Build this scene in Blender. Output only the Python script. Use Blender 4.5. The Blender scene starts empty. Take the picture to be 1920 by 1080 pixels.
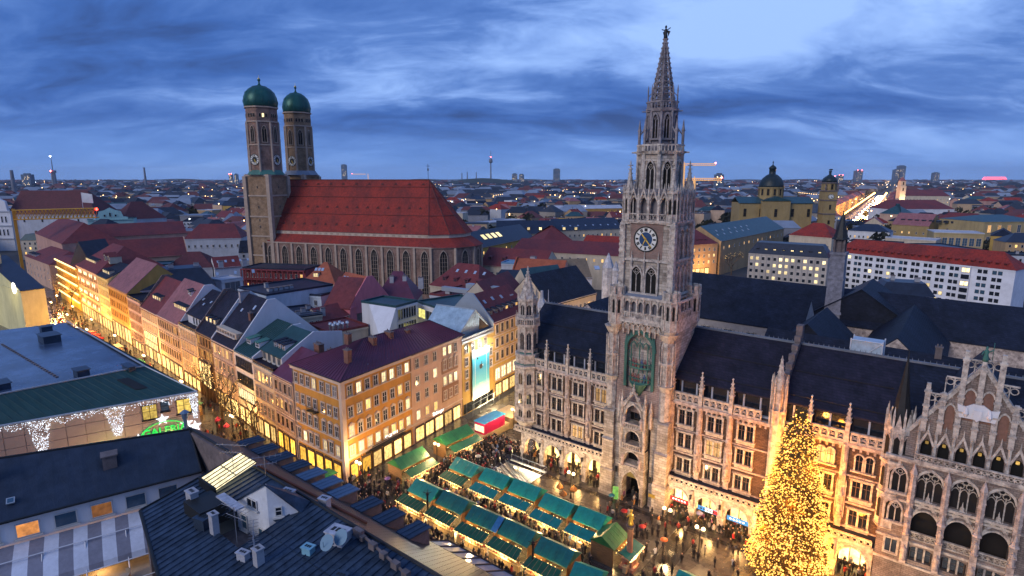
import bpy, random
from math import *
from mathutils import Vector, Matrix
RND = random.Random(11)
HAZE = .000035
SC = bpy.context.scene
COL = SC.collection
# ---------------------------------------------------------------- camera (20.4 mm, 10.75 deg down, 56 m up)
F = 1090.0; PT = atan(207 / F); CH = 56.0
cam = bpy.data.objects.new('camera', bpy.data.cameras.new('camera'))
COL.objects.link(cam); SC.camera = cam
cam.location = (0, 0, CH); cam.rotation_euler = (pi / 2 - PT, 0, 0)
cam.data.sensor_width = 36; cam.data.lens = 36 * F / 1920
cam.data.clip_start = .5; cam.data.clip_end = 40000
# ---------------------------------------------------------------- sky: dusk Nishita blue under a broken cloud deck
W = bpy.data.worlds.new('World'); SC.world = W; W.use_nodes = True
def build_world():
    nt = W.node_tree; N = nt.nodes; L = nt.links; N.clear()
    out = N.new('ShaderNodeOutputWorld'); bg = N.new('ShaderNodeBackground'); bg.inputs[1].default_value = .1
    L.new(bg.outputs[0], out.inputs[0])
    sky = N.new('ShaderNodeTexSky'); sky.sky_type = 'NISHITA'; sky.sun_disc = False
    sky.sun_elevation = radians(2); sky.sun_rotation = radians(-110); sky.air_density = 2.0; sky.ozone_density = 6
    tc = N.new('ShaderNodeTexCoord'); sep = N.new('ShaderNodeSeparateXYZ'); L.new(tc.outputs['Generated'], sep.inputs[0])
    def mathn(op, a, b=None):
        m = N.new('ShaderNodeMath'); m.operation = op
        for i, q in enumerate((a, b)):
            if q is None: continue
            if isinstance(q, (int, float)): m.inputs[i].default_value = q
            else: L.new(q, m.inputs[i])
        return m.outputs[0]
    zz = mathn('ABSOLUTE', sep.outputs[2])
    zc = mathn('ADD', zz, .27)
    u = mathn('DIVIDE', sep.outputs[0], zc); v = mathn('DIVIDE', sep.outputs[1], zc)
    cmb = N.new('ShaderNodeCombineXYZ'); L.new(u, cmb.inputs[0]); L.new(v, cmb.inputs[1])
    mp = N.new('ShaderNodeMapping'); mp.inputs['Rotation'].default_value = (0, 0, radians(-14)); mp.inputs['Location'].default_value = (13.7, 5.9, 0)
    mp.inputs['Scale'].default_value = (.75, 1.35, 1); L.new(cmb.outputs[0], mp.inputs[0])
    def noise(sc, det, ro, dis):
        n = N.new('ShaderNodeTexNoise'); n.inputs['Scale'].default_value = sc; n.inputs['Detail'].default_value = det
        n.inputs['Roughness'].default_value = ro; n.inputs['Distortion'].default_value = dis; L.new(mp.outputs[0], n.inputs[0]); return n.outputs[0]
    n1 = noise(.8, 7, .46, .3); n2 = noise(3.0, 9, .62, .5)
    mix = mathn('ADD', mathn('MULTIPLY', n1, .66), mathn('MULTIPLY', n2, .34))
    cr = N.new('ShaderNodeValToRGB'); e = cr.color_ramp.elements
    e[0].position = .37; e[0].color = (.3, .7, 2.2, 1); e[1].position = .63; e[1].color = (3.0, 4.7, 8.6, 1)
    for p, c in ((.44, (.45, 1.2, 3.8, 1)), (.5, (.85, 1.85, 4.9, 1)), (.56, (1.9, 3.3, 7.0, 1))):
        q = e.new(p); q.color = c
    L.new(mix, cr.inputs[0])
    mx = N.new('ShaderNodeMix'); mx.data_type = 'RGBA'; mx.inputs[0].default_value = .9
    sm = N.new('ShaderNodeMix'); sm.data_type = 'RGBA'; sm.blend_type = 'MULTIPLY'; sm.inputs[0].default_value = 1; L.new(sky.outputs[0], sm.inputs[6]); sm.inputs[7].default_value = (.5, .8, 1.6, 1)
    L.new(sm.outputs[2], mx.inputs[6]); L.new(cr.outputs[0], mx.inputs[7])
    # thicker, bluer air towards the horizon
    hz = N.new('ShaderNodeMapRange'); hz.inputs[1].default_value = 0; hz.inputs[2].default_value = .1; hz.inputs[3].default_value = .75; hz.inputs[4].default_value = 0
    hz.interpolation_type = 'SMOOTHSTEP'; L.new(zz, hz.inputs[0])
    m2 = N.new('ShaderNodeMix'); m2.data_type = 'RGBA'; L.new(hz.outputs[0], m2.inputs[0]); L.new(mx.outputs[2], m2.inputs[6]); m2.inputs[7].default_value = (1.35, 2.75, 6.3, 1)
    L.new(m2.outputs[2], bg.inputs[0])
build_world()
sl = bpy.data.lights.new('sun', 'SUN'); sl.energy = 1.15; sl.angle = radians(30); sl.color = (1, .95, .9)
sun = bpy.data.objects.new('sun', sl); COL.objects.link(sun); sun.rotation_euler = (radians(63), 0, radians(-48))
SC.view_settings.view_transform = 'Standard'; SC.view_settings.look = 'None'; SC.view_settings.exposure = .5; SC.view_settings.gamma = 1
SC.view_settings.use_curve_mapping = False
cy = SC.cycles
cy.max_bounces = 5; cy.diffuse_bounces = 2; cy.glossy_bounces = 2; cy.transmission_bounces = 3; cy.volume_bounces = 0
cy.sample_clamp_indirect = 3; cy.caustics_reflective = False; cy.caustics_refractive = False; cy.use_light_tree = True
try: cy.use_denoising = True
except Exception: pass

# ---------------------------------------------------------------- photo pixel + height -> place on the ground plan
def ray(px, py):
    u = (px - 960) / F; v = (py - 540) / F
    return u, cos(PT) - v * sin(PT), -sin(PT) - v * cos(PT)
def P(px, py, z):
    d = ray(px, py); t = (z - CH) / d[2]; return (d[0] * t, d[1] * t)
def PY(px, py, Y):
    d = ray(px, py); t = Y / d[1]; return (d[0] * t, Y, CH + d[2] * t)
OS = (1.7, 111.7); SS = (.783, -.622); SB = (.622, .783); TH_ROT = atan2(-.622, .783)
def SQ(s, b): return (OS[0] + s * SS[0] + b * SB[0], OS[1] + s * SS[1] + b * SB[1])
def toSQ(x, y):
    x -= OS[0]; y -= OS[1]; return (x * SS[0] + y * SS[1], x * SB[0] + y * SB[1])
# ---------------------------------------------------------------- materials
MATS = {}
def nodes_of(name):
    m = bpy.data.materials.new(name); m.use_nodes = True; nt = m.node_tree
    return m, nt.nodes, nt.links, nt.nodes['Principled BSDF']
def mat(name, col, rough=.7, var=.3, scale=.6, bump=.0, bscale=None, metal=0, col2=None, c2scale=.15, c2amt=.5, stretch=None, spec=.3, coat=0):
    """noise-worn surface: colour varied by two noises (col2 = dirt or soot), optional bump"""
    if name in MATS: return MATS[name]
    m, N, L, b = nodes_of(name)
    tc = N.new('ShaderNodeTexCoord'); src = tc.outputs['Object']
    if stretch:
        mp = N.new('ShaderNodeMapping'); mp.inputs['Scale'].default_value = stretch; L.new(src, mp.inputs[0]); src = mp.outputs[0]
    n = N.new('ShaderNodeTexNoise'); n.inputs['Scale'].default_value = scale; n.inputs['Detail'].default_value = 6; n.inputs['Roughness'].default_value = .65; L.new(src, n.inputs[0])
    r = N.new('ShaderNodeMapRange'); r.inputs[1].default_value = .25; r.inputs[2].default_value = .75; r.inputs[3].default_value = 1 - var; r.inputs[4].default_value = 1 + var; L.new(n.outputs[0], r.inputs[0])
    base = N.new('ShaderNodeMix'); base.data_type = 'RGBA'
    base.inputs[6].default_value = (*col, 1); base.inputs[7].default_value = (*(col2 or [c * .6 for c in col]), 1)
    n2 = N.new('ShaderNodeTexNoise'); n2.inputs['Scale'].default_value = c2scale; n2.inputs['Detail'].default_value = 8; n2.inputs['Roughness'].default_value = .7; L.new(src, n2.inputs[0])
    r2 = N.new('ShaderNodeMapRange'); r2.inputs[1].default_value = .42; r2.inputs[2].default_value = .68; r2.inputs[3].default_value = 0; r2.inputs[4].default_value = c2amt; L.new(n2.outputs[0], r2.inputs[0])
    L.new(r2.outputs[0], base.inputs[0])
    mu = N.new('ShaderNodeVectorMath'); mu.operation = 'SCALE'; L.new(base.outputs[2], mu.inputs[0]); L.new(r.outputs[0], mu.inputs['Scale'])
    L.new(mu.outputs[0], b.inputs['Base Color'])
    b.inputs['Roughness'].default_value = rough; b.inputs['Metallic'].default_value = metal; b.inputs['Specular IOR Level'].default_value = spec; b.inputs['Coat Weight'].default_value = coat
    if bump:
        bn = N.new('ShaderNodeTexNoise'); bn.inputs['Scale'].default_value = bscale or scale * 6; bn.inputs['Detail'].default_value = 3; L.new(src, bn.inputs[0])
        bp = N.new('ShaderNodeBump'); bp.inputs['Strength'].default_value = bump; bp.inputs['Distance'].default_value = .1; L.new(bn.outputs[0], bp.inputs['Height']); L.new(bp.outputs[0], b.inputs['Normal'])
    MATS[name] = m; return m
def brickmat(name, c1, c2, mortar, w, h, rough=.8, off=.5, msize=.02, bump=.3, rot=None, var=.25):
    """coursed stone, brick or tile in the Object XZ plane (walls) or along a rotated plane"""
    if name in MATS: return MATS[name]
    m, N, L, b = nodes_of(name)
    tc = N.new('ShaderNodeTexCoord'); sp = N.new('ShaderNodeSeparateXYZ'); L.new(tc.outputs['Object'], sp.inputs[0])
    ad = N.new('ShaderNodeMath'); ad.operation = 'ADD'; L.new(sp.outputs[0], ad.inputs[0]); L.new(sp.outputs[1], ad.inputs[1])
    cb = N.new('ShaderNodeCombineXYZ'); L.new(ad.outputs[0], cb.inputs[0]); L.new(sp.outputs[2], cb.inputs[1])
    bt = N.new('ShaderNodeTexBrick'); bt.offset = off; bt.inputs['Scale'].default_value = 1; bt.inputs['Brick Width'].default_value = w; bt.inputs['Row Height'].default_value = h
    bt.inputs['Mortar Size'].default_value = msize; bt.inputs['Color1'].default_value = (*c1, 1); bt.inputs['Color2'].default_value = (*c2, 1); bt.inputs['Mortar'].default_value = (*mortar, 1)
    L.new(cb.outputs[0], bt.inputs[0])
    n = N.new('ShaderNodeTexNoise'); n.inputs['Scale'].default_value = .35; n.inputs['Detail'].default_value = 8; n.inputs['Roughness'].default_value = .7; L.new(tc.outputs['Object'], n.inputs[0])
    r = N.new('ShaderNodeMapRange'); r.inputs[1].default_value = .3; r.inputs[2].default_value = .7; r.inputs[3].default_value = 1 - var * 1.6; r.inputs[4].default_value = 1 + var; L.new(n.outputs[0], r.inputs[0])
    mu = N.new('ShaderNodeVectorMath'); mu.operation = 'SCALE'; L.new(bt.outputs[0], mu.inputs[0]); L.new(r.outputs[0], mu.inputs['Scale']); L.new(mu.outputs[0], b.inputs['Base Color'])
    bp = N.new('ShaderNodeBump'); bp.inputs['Strength'].default_value = bump; bp.inputs['Distance'].default_value = .05; bp.invert = True; L.new(bt.outputs['Fac'], bp.inputs['Height']); L.new(bp.outputs[0], b.inputs['Normal'])
    b.inputs['Roughness'].default_value = rough; b.inputs['Specular IOR Level'].default_value = .22; MATS[name] = m; return m
def emit(name, col, s, rnd=.6, samp='NONE', base=(.02, .02, .02)):
    """a lit pane or bulb: brightness differs from object to object and across each pane"""
    if name in MATS: return MATS[name]
    m, N, L, b = nodes_of(name)
    oi = N.new('ShaderNodeObjectInfo'); tc = N.new('ShaderNodeTexCoord'); n = N.new('ShaderNodeTexNoise'); n.inputs['Scale'].default_value = 1.7; n.inputs['Detail'].default_value = 3
    ad = N.new('ShaderNodeVectorMath'); ad.operation = 'ADD'; L.new(tc.outputs['Object'], ad.inputs[0]); L.new(oi.outputs['Random'], ad.inputs[1]); L.new(ad.outputs[0], n.inputs[0])
    r = N.new('ShaderNodeMapRange'); r.inputs[3].default_value = s * (1 - rnd); r.inputs[4].default_value = s * (1 + rnd); L.new(oi.outputs['Random'], r.inputs[0])
    r2 = N.new('ShaderNodeMapRange'); r2.inputs[1].default_value = .3; r2.inputs[2].default_value = .7; r2.inputs[3].default_value = .55; r2.inputs[4].default_value = 1.3; L.new(n.outputs[0], r2.inputs[0])
    mu = N.new('ShaderNodeMath'); mu.operation = 'MULTIPLY'; L.new(r.outputs[0], mu.inputs[0]); L.new(r2.outputs[0], mu.inputs[1])
    b.inputs['Base Color'].default_value = (*base, 1); b.inputs['Emission Color'].default_value = (*col, 1); L.new(mu.outputs[0], b.inputs['Emission Strength'])
    b.inputs['Roughness'].default_value = .2
    m.cycles.emission_sampling = samp; MATS[name] = m; return m
def objcol(name, rough=.8):
    """surface whose colour is the object's own colour (coats, umbrellas, goods)"""
    if name in MATS: return MATS[name]
    m, N, L, b = nodes_of(name); oi = N.new('ShaderNodeObjectInfo'); tc = N.new('ShaderNodeTexCoord'); n = N.new('ShaderNodeTexNoise'); n.inputs['Scale'].default_value = 3; L.new(tc.outputs['Object'], n.inputs[0])
    r = N.new('ShaderNodeMapRange'); r.inputs[3].default_value = .7; r.inputs[4].default_value = 1.3; L.new(n.outputs[0], r.inputs[0])
    mu = N.new('ShaderNodeVectorMath'); mu.operation = 'SCALE'; L.new(oi.outputs['Color'], mu.inputs[0]); L.new(r.outputs[0], mu.inputs['Scale']); L.new(mu.outputs[0], b.inputs['Base Color']); b.inputs['Roughness'].default_value = rough
    MATS[name] = m; return m
STONE = mat('pale_limestone', (.56, .44, .38), .75, .35, 1.3, .35, 5, col2=(.13, .09, .085), c2scale=1.1, c2amt=.95)
STONE2 = mat('clean_limestone', (.6, .51, .43), .75, .3, 1.6, .3, 6, col2=(.13, .095, .09), c2scale=1.3, c2amt=.92)
SOOT = mat('sooty_stone', (.17, .13, .125), .8, .4, 1.2, .3, 6, col2=(.06, .05, .05), c2scale=.5)
THBRICK = brickmat('town_hall_masonry', (.085, .047, .033), (.15, .09, .065), (.05, .036, .03), .55, .24, .8, msize=.025, var=.35)
SLATE = brickmat('blue_slate', (.016, .02, .04), (.01, .013, .026), (.005, .006, .01), .55, .3, .6, msize=.02, bump=.6, var=.4)
SLATE2 = brickmat('purple_slate', (.024, .02, .038), (.015, .013, .026), (.006, .006, .01), .55, .3, .6, msize=.02, bump=.6, var=.4)
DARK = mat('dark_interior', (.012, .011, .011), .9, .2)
IRON = mat('black_iron', (.015, .016, .018), .5, .2)
GLASS = mat('dark_glass', (.012, .016, .025), .08, .3, .8, spec=.8)
CURT = mat('curtained_glass', (.16, .16, .18), .25, .5, 1.2, spec=.7)
GLASS2 = mat('blue_glass', (.04, .09, .14), .08, .3, .8, spec=.8)
WFRAME = mat('white_frame', (.62, .58, .54), .6, .15)
BFRAME = mat('brown_frame', (.09, .055, .04), .6, .2)
COPPER = mat('green_copper', (.07, .2, .155), .55, .4, .6, .15, col2=(.02, .055, .05), c2scale=.3, c2amt=.8)
GOLD = mat('gilded_bronze', (.75, .5, .1), .35, .2, metal=.6)
GOLDP = mat('gold_paint', (.75, .48, .08), .5, .1)
WHITEP = mat('white_plaster', (.66, .64, .66), .8, .12, .3, col2=(.42, .41, .42), c2scale=.12, c2amt=.5, stretch=(1, 1, .3))
REDTILE = mat('red_tile', (.28, .03, .018), .75, .5, 1.6, .4, 8, col2=(.1, .02, .018), c2scale=.14, c2amt=.9, stretch=(1, 1, .45))
MAROON = mat('maroon_tile', (.17, .032, .032), .7, .3, .8, .4, 8, col2=(.075, .024, .034), c2scale=.09, c2amt=.7)
ROSE = mat('weathered_pink_tile', (.3, .115, .115), .7, .3, .8, .3, 8, col2=(.15, .055, .065), c2scale=.12)
LIT = emit('lit_window', (1, .56, .16), 1.15)
LITW = emit('lit_window_pale', (1, .76, .38), 1.3)
SHOP = emit('shop_window', (1, .5, .06), 1.3, .6, 'AUTO')
BULB = emit('warm_bulb', (1, .6, .2), 5, .3)
COOLBULB = emit('cool_bulb', (.75, .85, 1), 2.2, .3)
# ---------------------------------------------------------------- mesh builder and scene tree helpers
class MB:
    def __init__(s): s.v = []; s.f = []; s.mi = []; s.T = None
    def add(s, vs, fs, m=0):
        n = len(s.v)
        if s.T is not None: vs = [tuple(s.T @ Vector(p)) for p in vs]
        s.v += [tuple(p) for p in vs]; s.f += [tuple(i + n for i in f) for f in fs]; s.mi += [m] * len(fs); return s
    def box(s, x0, x1, y0, y1, z0, z1, m=0):
        return s.add([(x0, y0, z0), (x1, y0, z0), (x1, y1, z0), (x0, y1, z0), (x0, y0, z1), (x1, y0, z1), (x1, y1, z1), (x0, y1, z1)],
                     [(3, 2, 1, 0), (4, 5, 6, 7), (0, 1, 5, 4), (1, 2, 6, 5), (2, 3, 7, 6), (3, 0, 4, 7)], m)
    def quad(s, a, b, c, d, m=0): return s.add([a, b, c, d], [(0, 1, 2, 3)], m)
    def slab(s, pts, t, m=0):
        """thick sheet: polygon pts (top side), thickness t downwards"""
        n = len(pts); lo = [(p[0], p[1], p[2] - t) for p in pts]
        return s.add(list(pts) + lo, [tuple(range(n)), tuple(range(2 * n - 1, n - 1, -1))] + [(i, n + i, n + (i + 1) % n, (i + 1) % n) for i in range(n)], m)
    def ext(s, poly, y0, y1, m=0):
        """(x,z) polygon extruded along y"""
        n = len(poly); return s.add([(x, y0, z) for x, z in poly] + [(x, y1, z) for x, z in poly],
            [tuple(range(n)), tuple(range(2 * n - 1, n - 1, -1))] + [(i, n + i, n + (i + 1) % n, (i + 1) % n) for i in range(n)], m)
    def pri(s, poly, z0, z1, m=0):
        """(x,y) polygon extruded upwards"""
        n = len(poly); return s.add([(x, y, z0) for x, y in poly] + [(x, y, z1) for x, y in poly],
            [tuple(range(n - 1, -1, -1)), tuple(range(n, 2 * n))] + [(i, (i + 1) % n, n + (i + 1) % n, n + i) for i in range(n)], m)
    def fr(s, cx, cy, z0, z1, r0, r1, n=8, m=0, a0=None, cap=True):
        a0 = pi / n if a0 is None else a0
        v = []
        for z, r in ((z0, r0), (z1, r1)):
            v += [(cx + r * cos(a0 + 2 * pi * i / n), cy + r * sin(a0 + 2 * pi * i / n), z) for i in range(n)]
        f = [(i, (i + 1) % n, n + (i + 1) % n, n + i) for i in range(n)]
        if cap: f += [tuple(range(n - 1, -1, -1)), tuple(range(n, 2 * n))]
        return s.add(v, f, m)
    def lathe(s, prof, cx=0, cy=0, n=12, m=0, a0=0):
        v = []
        for r, z in prof: v += [(cx + r * cos(a0 + 2 * pi * i / n), cy + r * sin(a0 + 2 * pi * i / n), z) for i in range(n)]
        f = []
        for k in range(len(prof) - 1):
            f += [(k * n + i, k * n + (i + 1) % n, (k + 1) * n + (i + 1) % n, (k + 1) * n + i) for i in range(n)]
        f += [tuple(range(n - 1, -1, -1)), tuple(range((len(prof) - 1) * n, len(prof) * n))]
        return s.add(v, f, m)
    def tube(s, a, b, r, n=5, m=0, r1=None):
        a = Vector(a); b = Vector(b); d = (b - a)
        if d.length < 1e-6: return s
        q = d.to_track_quat('Z', 'Y'); r1 = r if r1 is None else r1
        v = [tuple(a + q @ Vector((r * cos(2 * pi * i / n), r * sin(2 * pi * i / n), 0))) for i in range(n)] + [tuple(b + q @ Vector((r1 * cos(2 * pi * i / n), r1 * sin(2 * pi * i / n), 0))) for i in range(n)]
        return s.add(v, [(i, (i + 1) % n, n + (i + 1) % n, n + i) for i in range(n)] + [tuple(range(n - 1, -1, -1)), tuple(range(n, 2 * n))], m)
    def arch(s, x0, x1, z0, z1, y0, y1, ax0, ax1, zb, zs, zt, kind='point', n=8, m=0, mr=None):
        """wall piece x0..x1, z0..z1 (front at y0, reveal to y1) with an arched opening ax0..ax1, sill zb, spring zs, top zt"""
        mr = m if mr is None else mr
        pts = archpts(ax0, ax1, zs, zt, kind, n)
        if zb > z0 + .01: s.quad((x0, y0, z0), (x1, y0, z0), (x1, y0, zb), (x0, y0, zb), m); s.quad((ax0, y0, zb), (ax1, y0, zb), (ax1, y1, zb), (ax0, y1, zb), mr)
        zl = max(z0, zb)
        s.quad((x0, y0, zl), (ax0, y0, zl), (ax0, y0, zs), (x0, y0, zs), m); s.quad((ax1, y0, zl), (x1, y0, zl), (x1, y0, zs), (ax1, y0, zs), m)
        s.quad((x0, y0, zs), (ax0, y0, zs), (ax0, y0, z1), (x0, y0, z1), m); s.quad((ax1, y0, zs), (x1, y0, zs), (x1, y0, z1), (ax1, y0, z1), m)
        s.quad((ax0, y1, zl), (ax0, y1, zs), (ax0, y0, zs), (ax0, y0, zl), mr); s.quad((ax1, y0, zl), (ax1, y0, zs), (ax1, y1, zs), (ax1, y1, zl), mr)
        for (a, za), (b, zb2) in zip(pts[:-1], pts[1:]):
            s.quad((a, y0, za), (b, y0, zb2), (b, y0, z1), (a, y0, z1), m); s.quad((a, y0, za), (a, y1, za), (b, y1, zb2), (b, y0, zb2), mr)
        return s
    def hood(s, ax0, ax1, zs, zt, y0, y1, w, kind='point', n=8, m=0):
        """raised moulding following an arch"""
        p = archpts(ax0, ax1, zs, zt, kind, n); q = archpts(ax0 - w, ax1 + w, zs, zt + w * (1.5 if kind == 'point' else 1), kind, n)
        for i in range(n):
            a, b, c, d = p[i], p[i + 1], q[i + 1], q[i]
            s.add([(a[0], y0, a[1]), (b[0], y0, b[1]), (c[0], y0, c[1]), (d[0], y0, d[1]), (a[0], y1, a[1]), (b[0], y1, b[1]), (c[0], y1, c[1]), (d[0], y1, d[1])],
                  [(0, 1, 2, 3), (3, 2, 6, 7), (0, 4, 5, 1)], m)
        return s
    def mesh(s, name, mats):
        me = bpy.data.meshes.new(name); me.from_pydata(s.v, [], s.f)
        for q in (mats if isinstance(mats, (list, tuple)) else [mats]): me.materials.append(q)
        if any(s.mi): me.polygons.foreach_set('material_index', s.mi)
        me.update(); return me
    def obj(s, name, mats, parent=None, smooth=False, label=None, kind=None, loc=None, rz=0, color=None):
        me = s.mesh(name, mats)
        if smooth: me.polygons.foreach_set('use_smooth', [True] * len(me.polygons))
        return inst(name, me, parent, loc or (0, 0, 0), rz, label=label, kind=kind, color=color)
def archpts(a, b, zs, zt, kind, n):
    w = (b - a) / 2; c = (a + b) / 2; h = zt - zs; out = []
    for i in range(n + 1):
        t = i / n
        if kind == 'round': out.append((c - w * cos(pi * t), zs + h * sin(pi * t)))
        else:
            u = -1 + 2 * t; k = 1 - abs(u)      # equilateral pointed arch squeezed to height h
            z = sqrt(max(0, 4 - (2 - k) ** 2)) / sqrt(3); out.append((c + u * w, zs + h * z))
    return out
def inst(name, me, parent=None, loc=(0, 0, 0), rz=0, label=None, kind=None, scale=None, color=None):
    o = bpy.data.objects.new(name, me); COL.objects.link(o); o.location = loc
    if rz: o.rotation_euler = (0, 0, rz)
    if scale is not None: o.scale = (scale,) * 3 if isinstance(scale, (int, float)) else scale
    if parent is not None: o.parent = parent
    if label: o['label'] = label
    if kind: o['kind'] = kind
    if color: o.color = (*color, 1)
    return o
def thing(name, label, cat, loc=(0, 0, 0), rz=0, group=None):
    o = bpy.data.objects.new(name, None); COL.objects.link(o); o.location = loc if len(loc) == 3 else (*loc, 0); o.rotation_euler = (0, 0, rz)
    o.empty_display_size = .1; tag(o, label, cat, group); return o
def tag(o, label, cat, group=None):
    o['label'] = label; o['category'] = cat
    if group: o['group'] = group
    return o
def lamp_light(loc, e, col=(1, .62, .25), r=.3, parent=None, name='lamp_light'):
    l = bpy.data.lights.new(name, 'POINT'); l.energy = e; l.color = col; l.shadow_soft_size = r
    o = bpy.data.objects.new(name, l); COL.objects.link(o); o.location = loc
    if parent is not None: o.parent = parent
    return o
WIN = {}
def win(w, h, frame=WFRAME, pane=GLASS, nx=2, ny=2, sur=None, sw=.18, sill=True, top=None, fr=.07):
    """shared window mesh, origin at the middle of its sill on the wall face (wall at y=0, outwards -y)"""
    k = (w, h, frame.name, pane.name, nx, ny, sur and sur.name, sw, sill, top, fr)
    if k in WIN: return WIN[k]
    b = MB(); mats = [frame, pane, sur or frame]; a = w / 2
    b.quad((-a, -.03, 0), (a, -.03, 0), (a, -.03, h), (-a, -.03, h), 1)
    b.box(-a, -a + fr, -.1, 0, 0, h); b.box(a - fr, a, -.1, 0, 0, h); b.box(-a + fr, a - fr, -.1, 0, h - fr, h); b.box(-a + fr, a - fr, -.1, 0, 0, fr)
    for i in range(1, nx): x = -a + w * i / nx; b.box(x - fr * .6, x + fr * .6, -.09, 0, fr, h - fr)
    for j in range(1, ny): z = h * (j + .25) / (ny + .25) if ny == 2 else h * j / ny; b.box(-a + fr, a - fr, -.08, 0, z - fr * .4, z + fr * .4)
    if sur:
        b.box(-a - sw, -a - .002, -.16, 0, -.05, h + .002, 2); b.box(a + .002, a + sw, -.16, 0, -.05, h + .002, 2); b.box(-a - sw, a + sw, -.18, 0, h + .004, h + sw, 2)
        if top == 'ped': b.ext([(-a - sw * 1.6, h + sw), (a + sw * 1.6, h + sw), (0, h + sw + w * .42)], -.28, 0, 2)
        if top == 'cor': b.box(-a - sw * 1.7, a + sw * 1.7, -.34, 0, h + sw + .12, h + sw + .28, 2)
    if sill: b.box(-a - sw, a + sw, -.26, 0, -.2, -.05, 2)
    WIN[k] = b.mesh('window', mats); return WIN[k]
def put(parent, me, pts, name='window', rz=0):
    return [inst(name, me, parent, p, rz) for p in pts]
# ---------------------------------------------------------------- ground
def wet_paving(name, c1, c2, w, h, rough):
    m, N, L, b = nodes_of(name); tc = N.new('ShaderNodeTexCoord'); bt = N.new('ShaderNodeTexBrick'); bt.inputs['Scale'].default_value = 1
    bt.inputs['Brick Width'].default_value = w; bt.inputs['Row Height'].default_value = h; bt.inputs['Mortar Size'].default_value = .012
    bt.inputs['Color1'].default_value = (*c1, 1); bt.inputs['Color2'].default_value = (*c2, 1); bt.inputs['Mortar'].default_value = (.02, .018, .018, 1); L.new(tc.outputs['Object'], bt.inputs[0])
    n = N.new('ShaderNodeTexNoise'); n.inputs['Scale'].default_value = .22; n.inputs['Detail'].default_value = 7; L.new(tc.outputs['Object'], n.inputs[0])
    r = N.new('ShaderNodeMapRange'); r.inputs[1].default_value = .35; r.inputs[2].default_value = .65; r.inputs[3].default_value = rough * .45; r.inputs[4].default_value = rough * 1.6; L.new(n.outputs[0], r.inputs[0]); L.new(r.outputs[0], b.inputs['Roughness'])
    r2 = N.new('ShaderNodeMapRange'); r2.inputs[1].default_value = .3; r2.inputs[2].default_value = .7; r2.inputs[3].default_value = .6; r2.inputs[4].default_value = 1.3; L.new(n.outputs[0], r2.inputs[0])
    mu = N.new('ShaderNodeVectorMath'); mu.operation = 'SCALE'; L.new(bt.outputs[0], mu.inputs[0]); L.new(r2.outputs[0], mu.inputs['Scale']); L.new(mu.outputs[0], b.inputs['Base Color'])
    bp = N.new('ShaderNodeBump'); bp.inputs['Strength'].default_value = .25; bp.inputs['Distance'].default_value = .02; L.new(bt.outputs['Fac'], bp.inputs['Height']); bp.invert = True; L.new(bp.outputs[0], b.inputs['Normal'])
    b.inputs['Specular IOR Level'].default_value = .6; return m
CITYGROUND = mat('city_ground', (.05, .05, .055), .8, .4, .02, col2=(.03, .035, .03), c2scale=.005)
PIT = [(.2, -9.4), (8.8, -9.4), (8.8, -3.2), (.2, -3.2)]      # opening of the underground station stairs
b = MB(); oc = [(-16000, -3000, 0), (16000, -3000, 0), (16000, 16000, 0), (-16000, 16000, 0)]; ic = [(*SQ(*p), 0) for p in PIT]
for i in range(4): j = (i + 1) % 4; b.quad(oc[i], oc[j], ic[j], ic[i])
b.obj('ground', CITYGROUND, kind='structure')
def sheet(name, m, pts, z, rot=0, loc=(0, 0)):
    b = MB(); b.add([(x, y, 0) for x, y in pts], [tuple(range(len(pts)))]); o = b.obj(name, m, kind='structure', loc=(*loc, z), rz=rot); return o
PAVE = wet_paving('wet_granite_paving', (.075, .068, .066), (.05, .046, .046), 1.1, .8, .22)
b = MB(); oc = [(-34, -60, 0), (95, -60, 0), (95, 6, 0), (-34, 6, 0)]; ic = [(*p, 0) for p in PIT]
for i in range(4): j = (i + 1) % 4; b.quad(oc[i], oc[j], ic[j], ic[i])
b.obj('square_pavement', PAVE, kind='structure', loc=(*OS, .006), rz=TH_ROT)
sheet('street_pavement', PAVE, [(-330, -52), (-34, -52), (-34, -20), (-330, 12)], .006, TH_ROT, OS)
sheet('side_street_pavement', PAVE, [(-20, 6), (4, 6), (-8, 90), (-32, 90)], .006, TH_ROT, OS)
DPAVE = wet_paving('wet_dark_setts', (.03, .028, .028), (.022, .02, .02), .5, .35, .16)
for x0, x1, y0, y1 in ((-6, 62, -4.6, -3.6), (36, 39.5, -28, -4.7), (-6, 32, -31.6, -31)):
    sheet('paving_band', DPAVE, [(x0, y0), (x1, y0), (x1, y1), (x0, y1)], .011, TH_ROT, OS)
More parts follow.
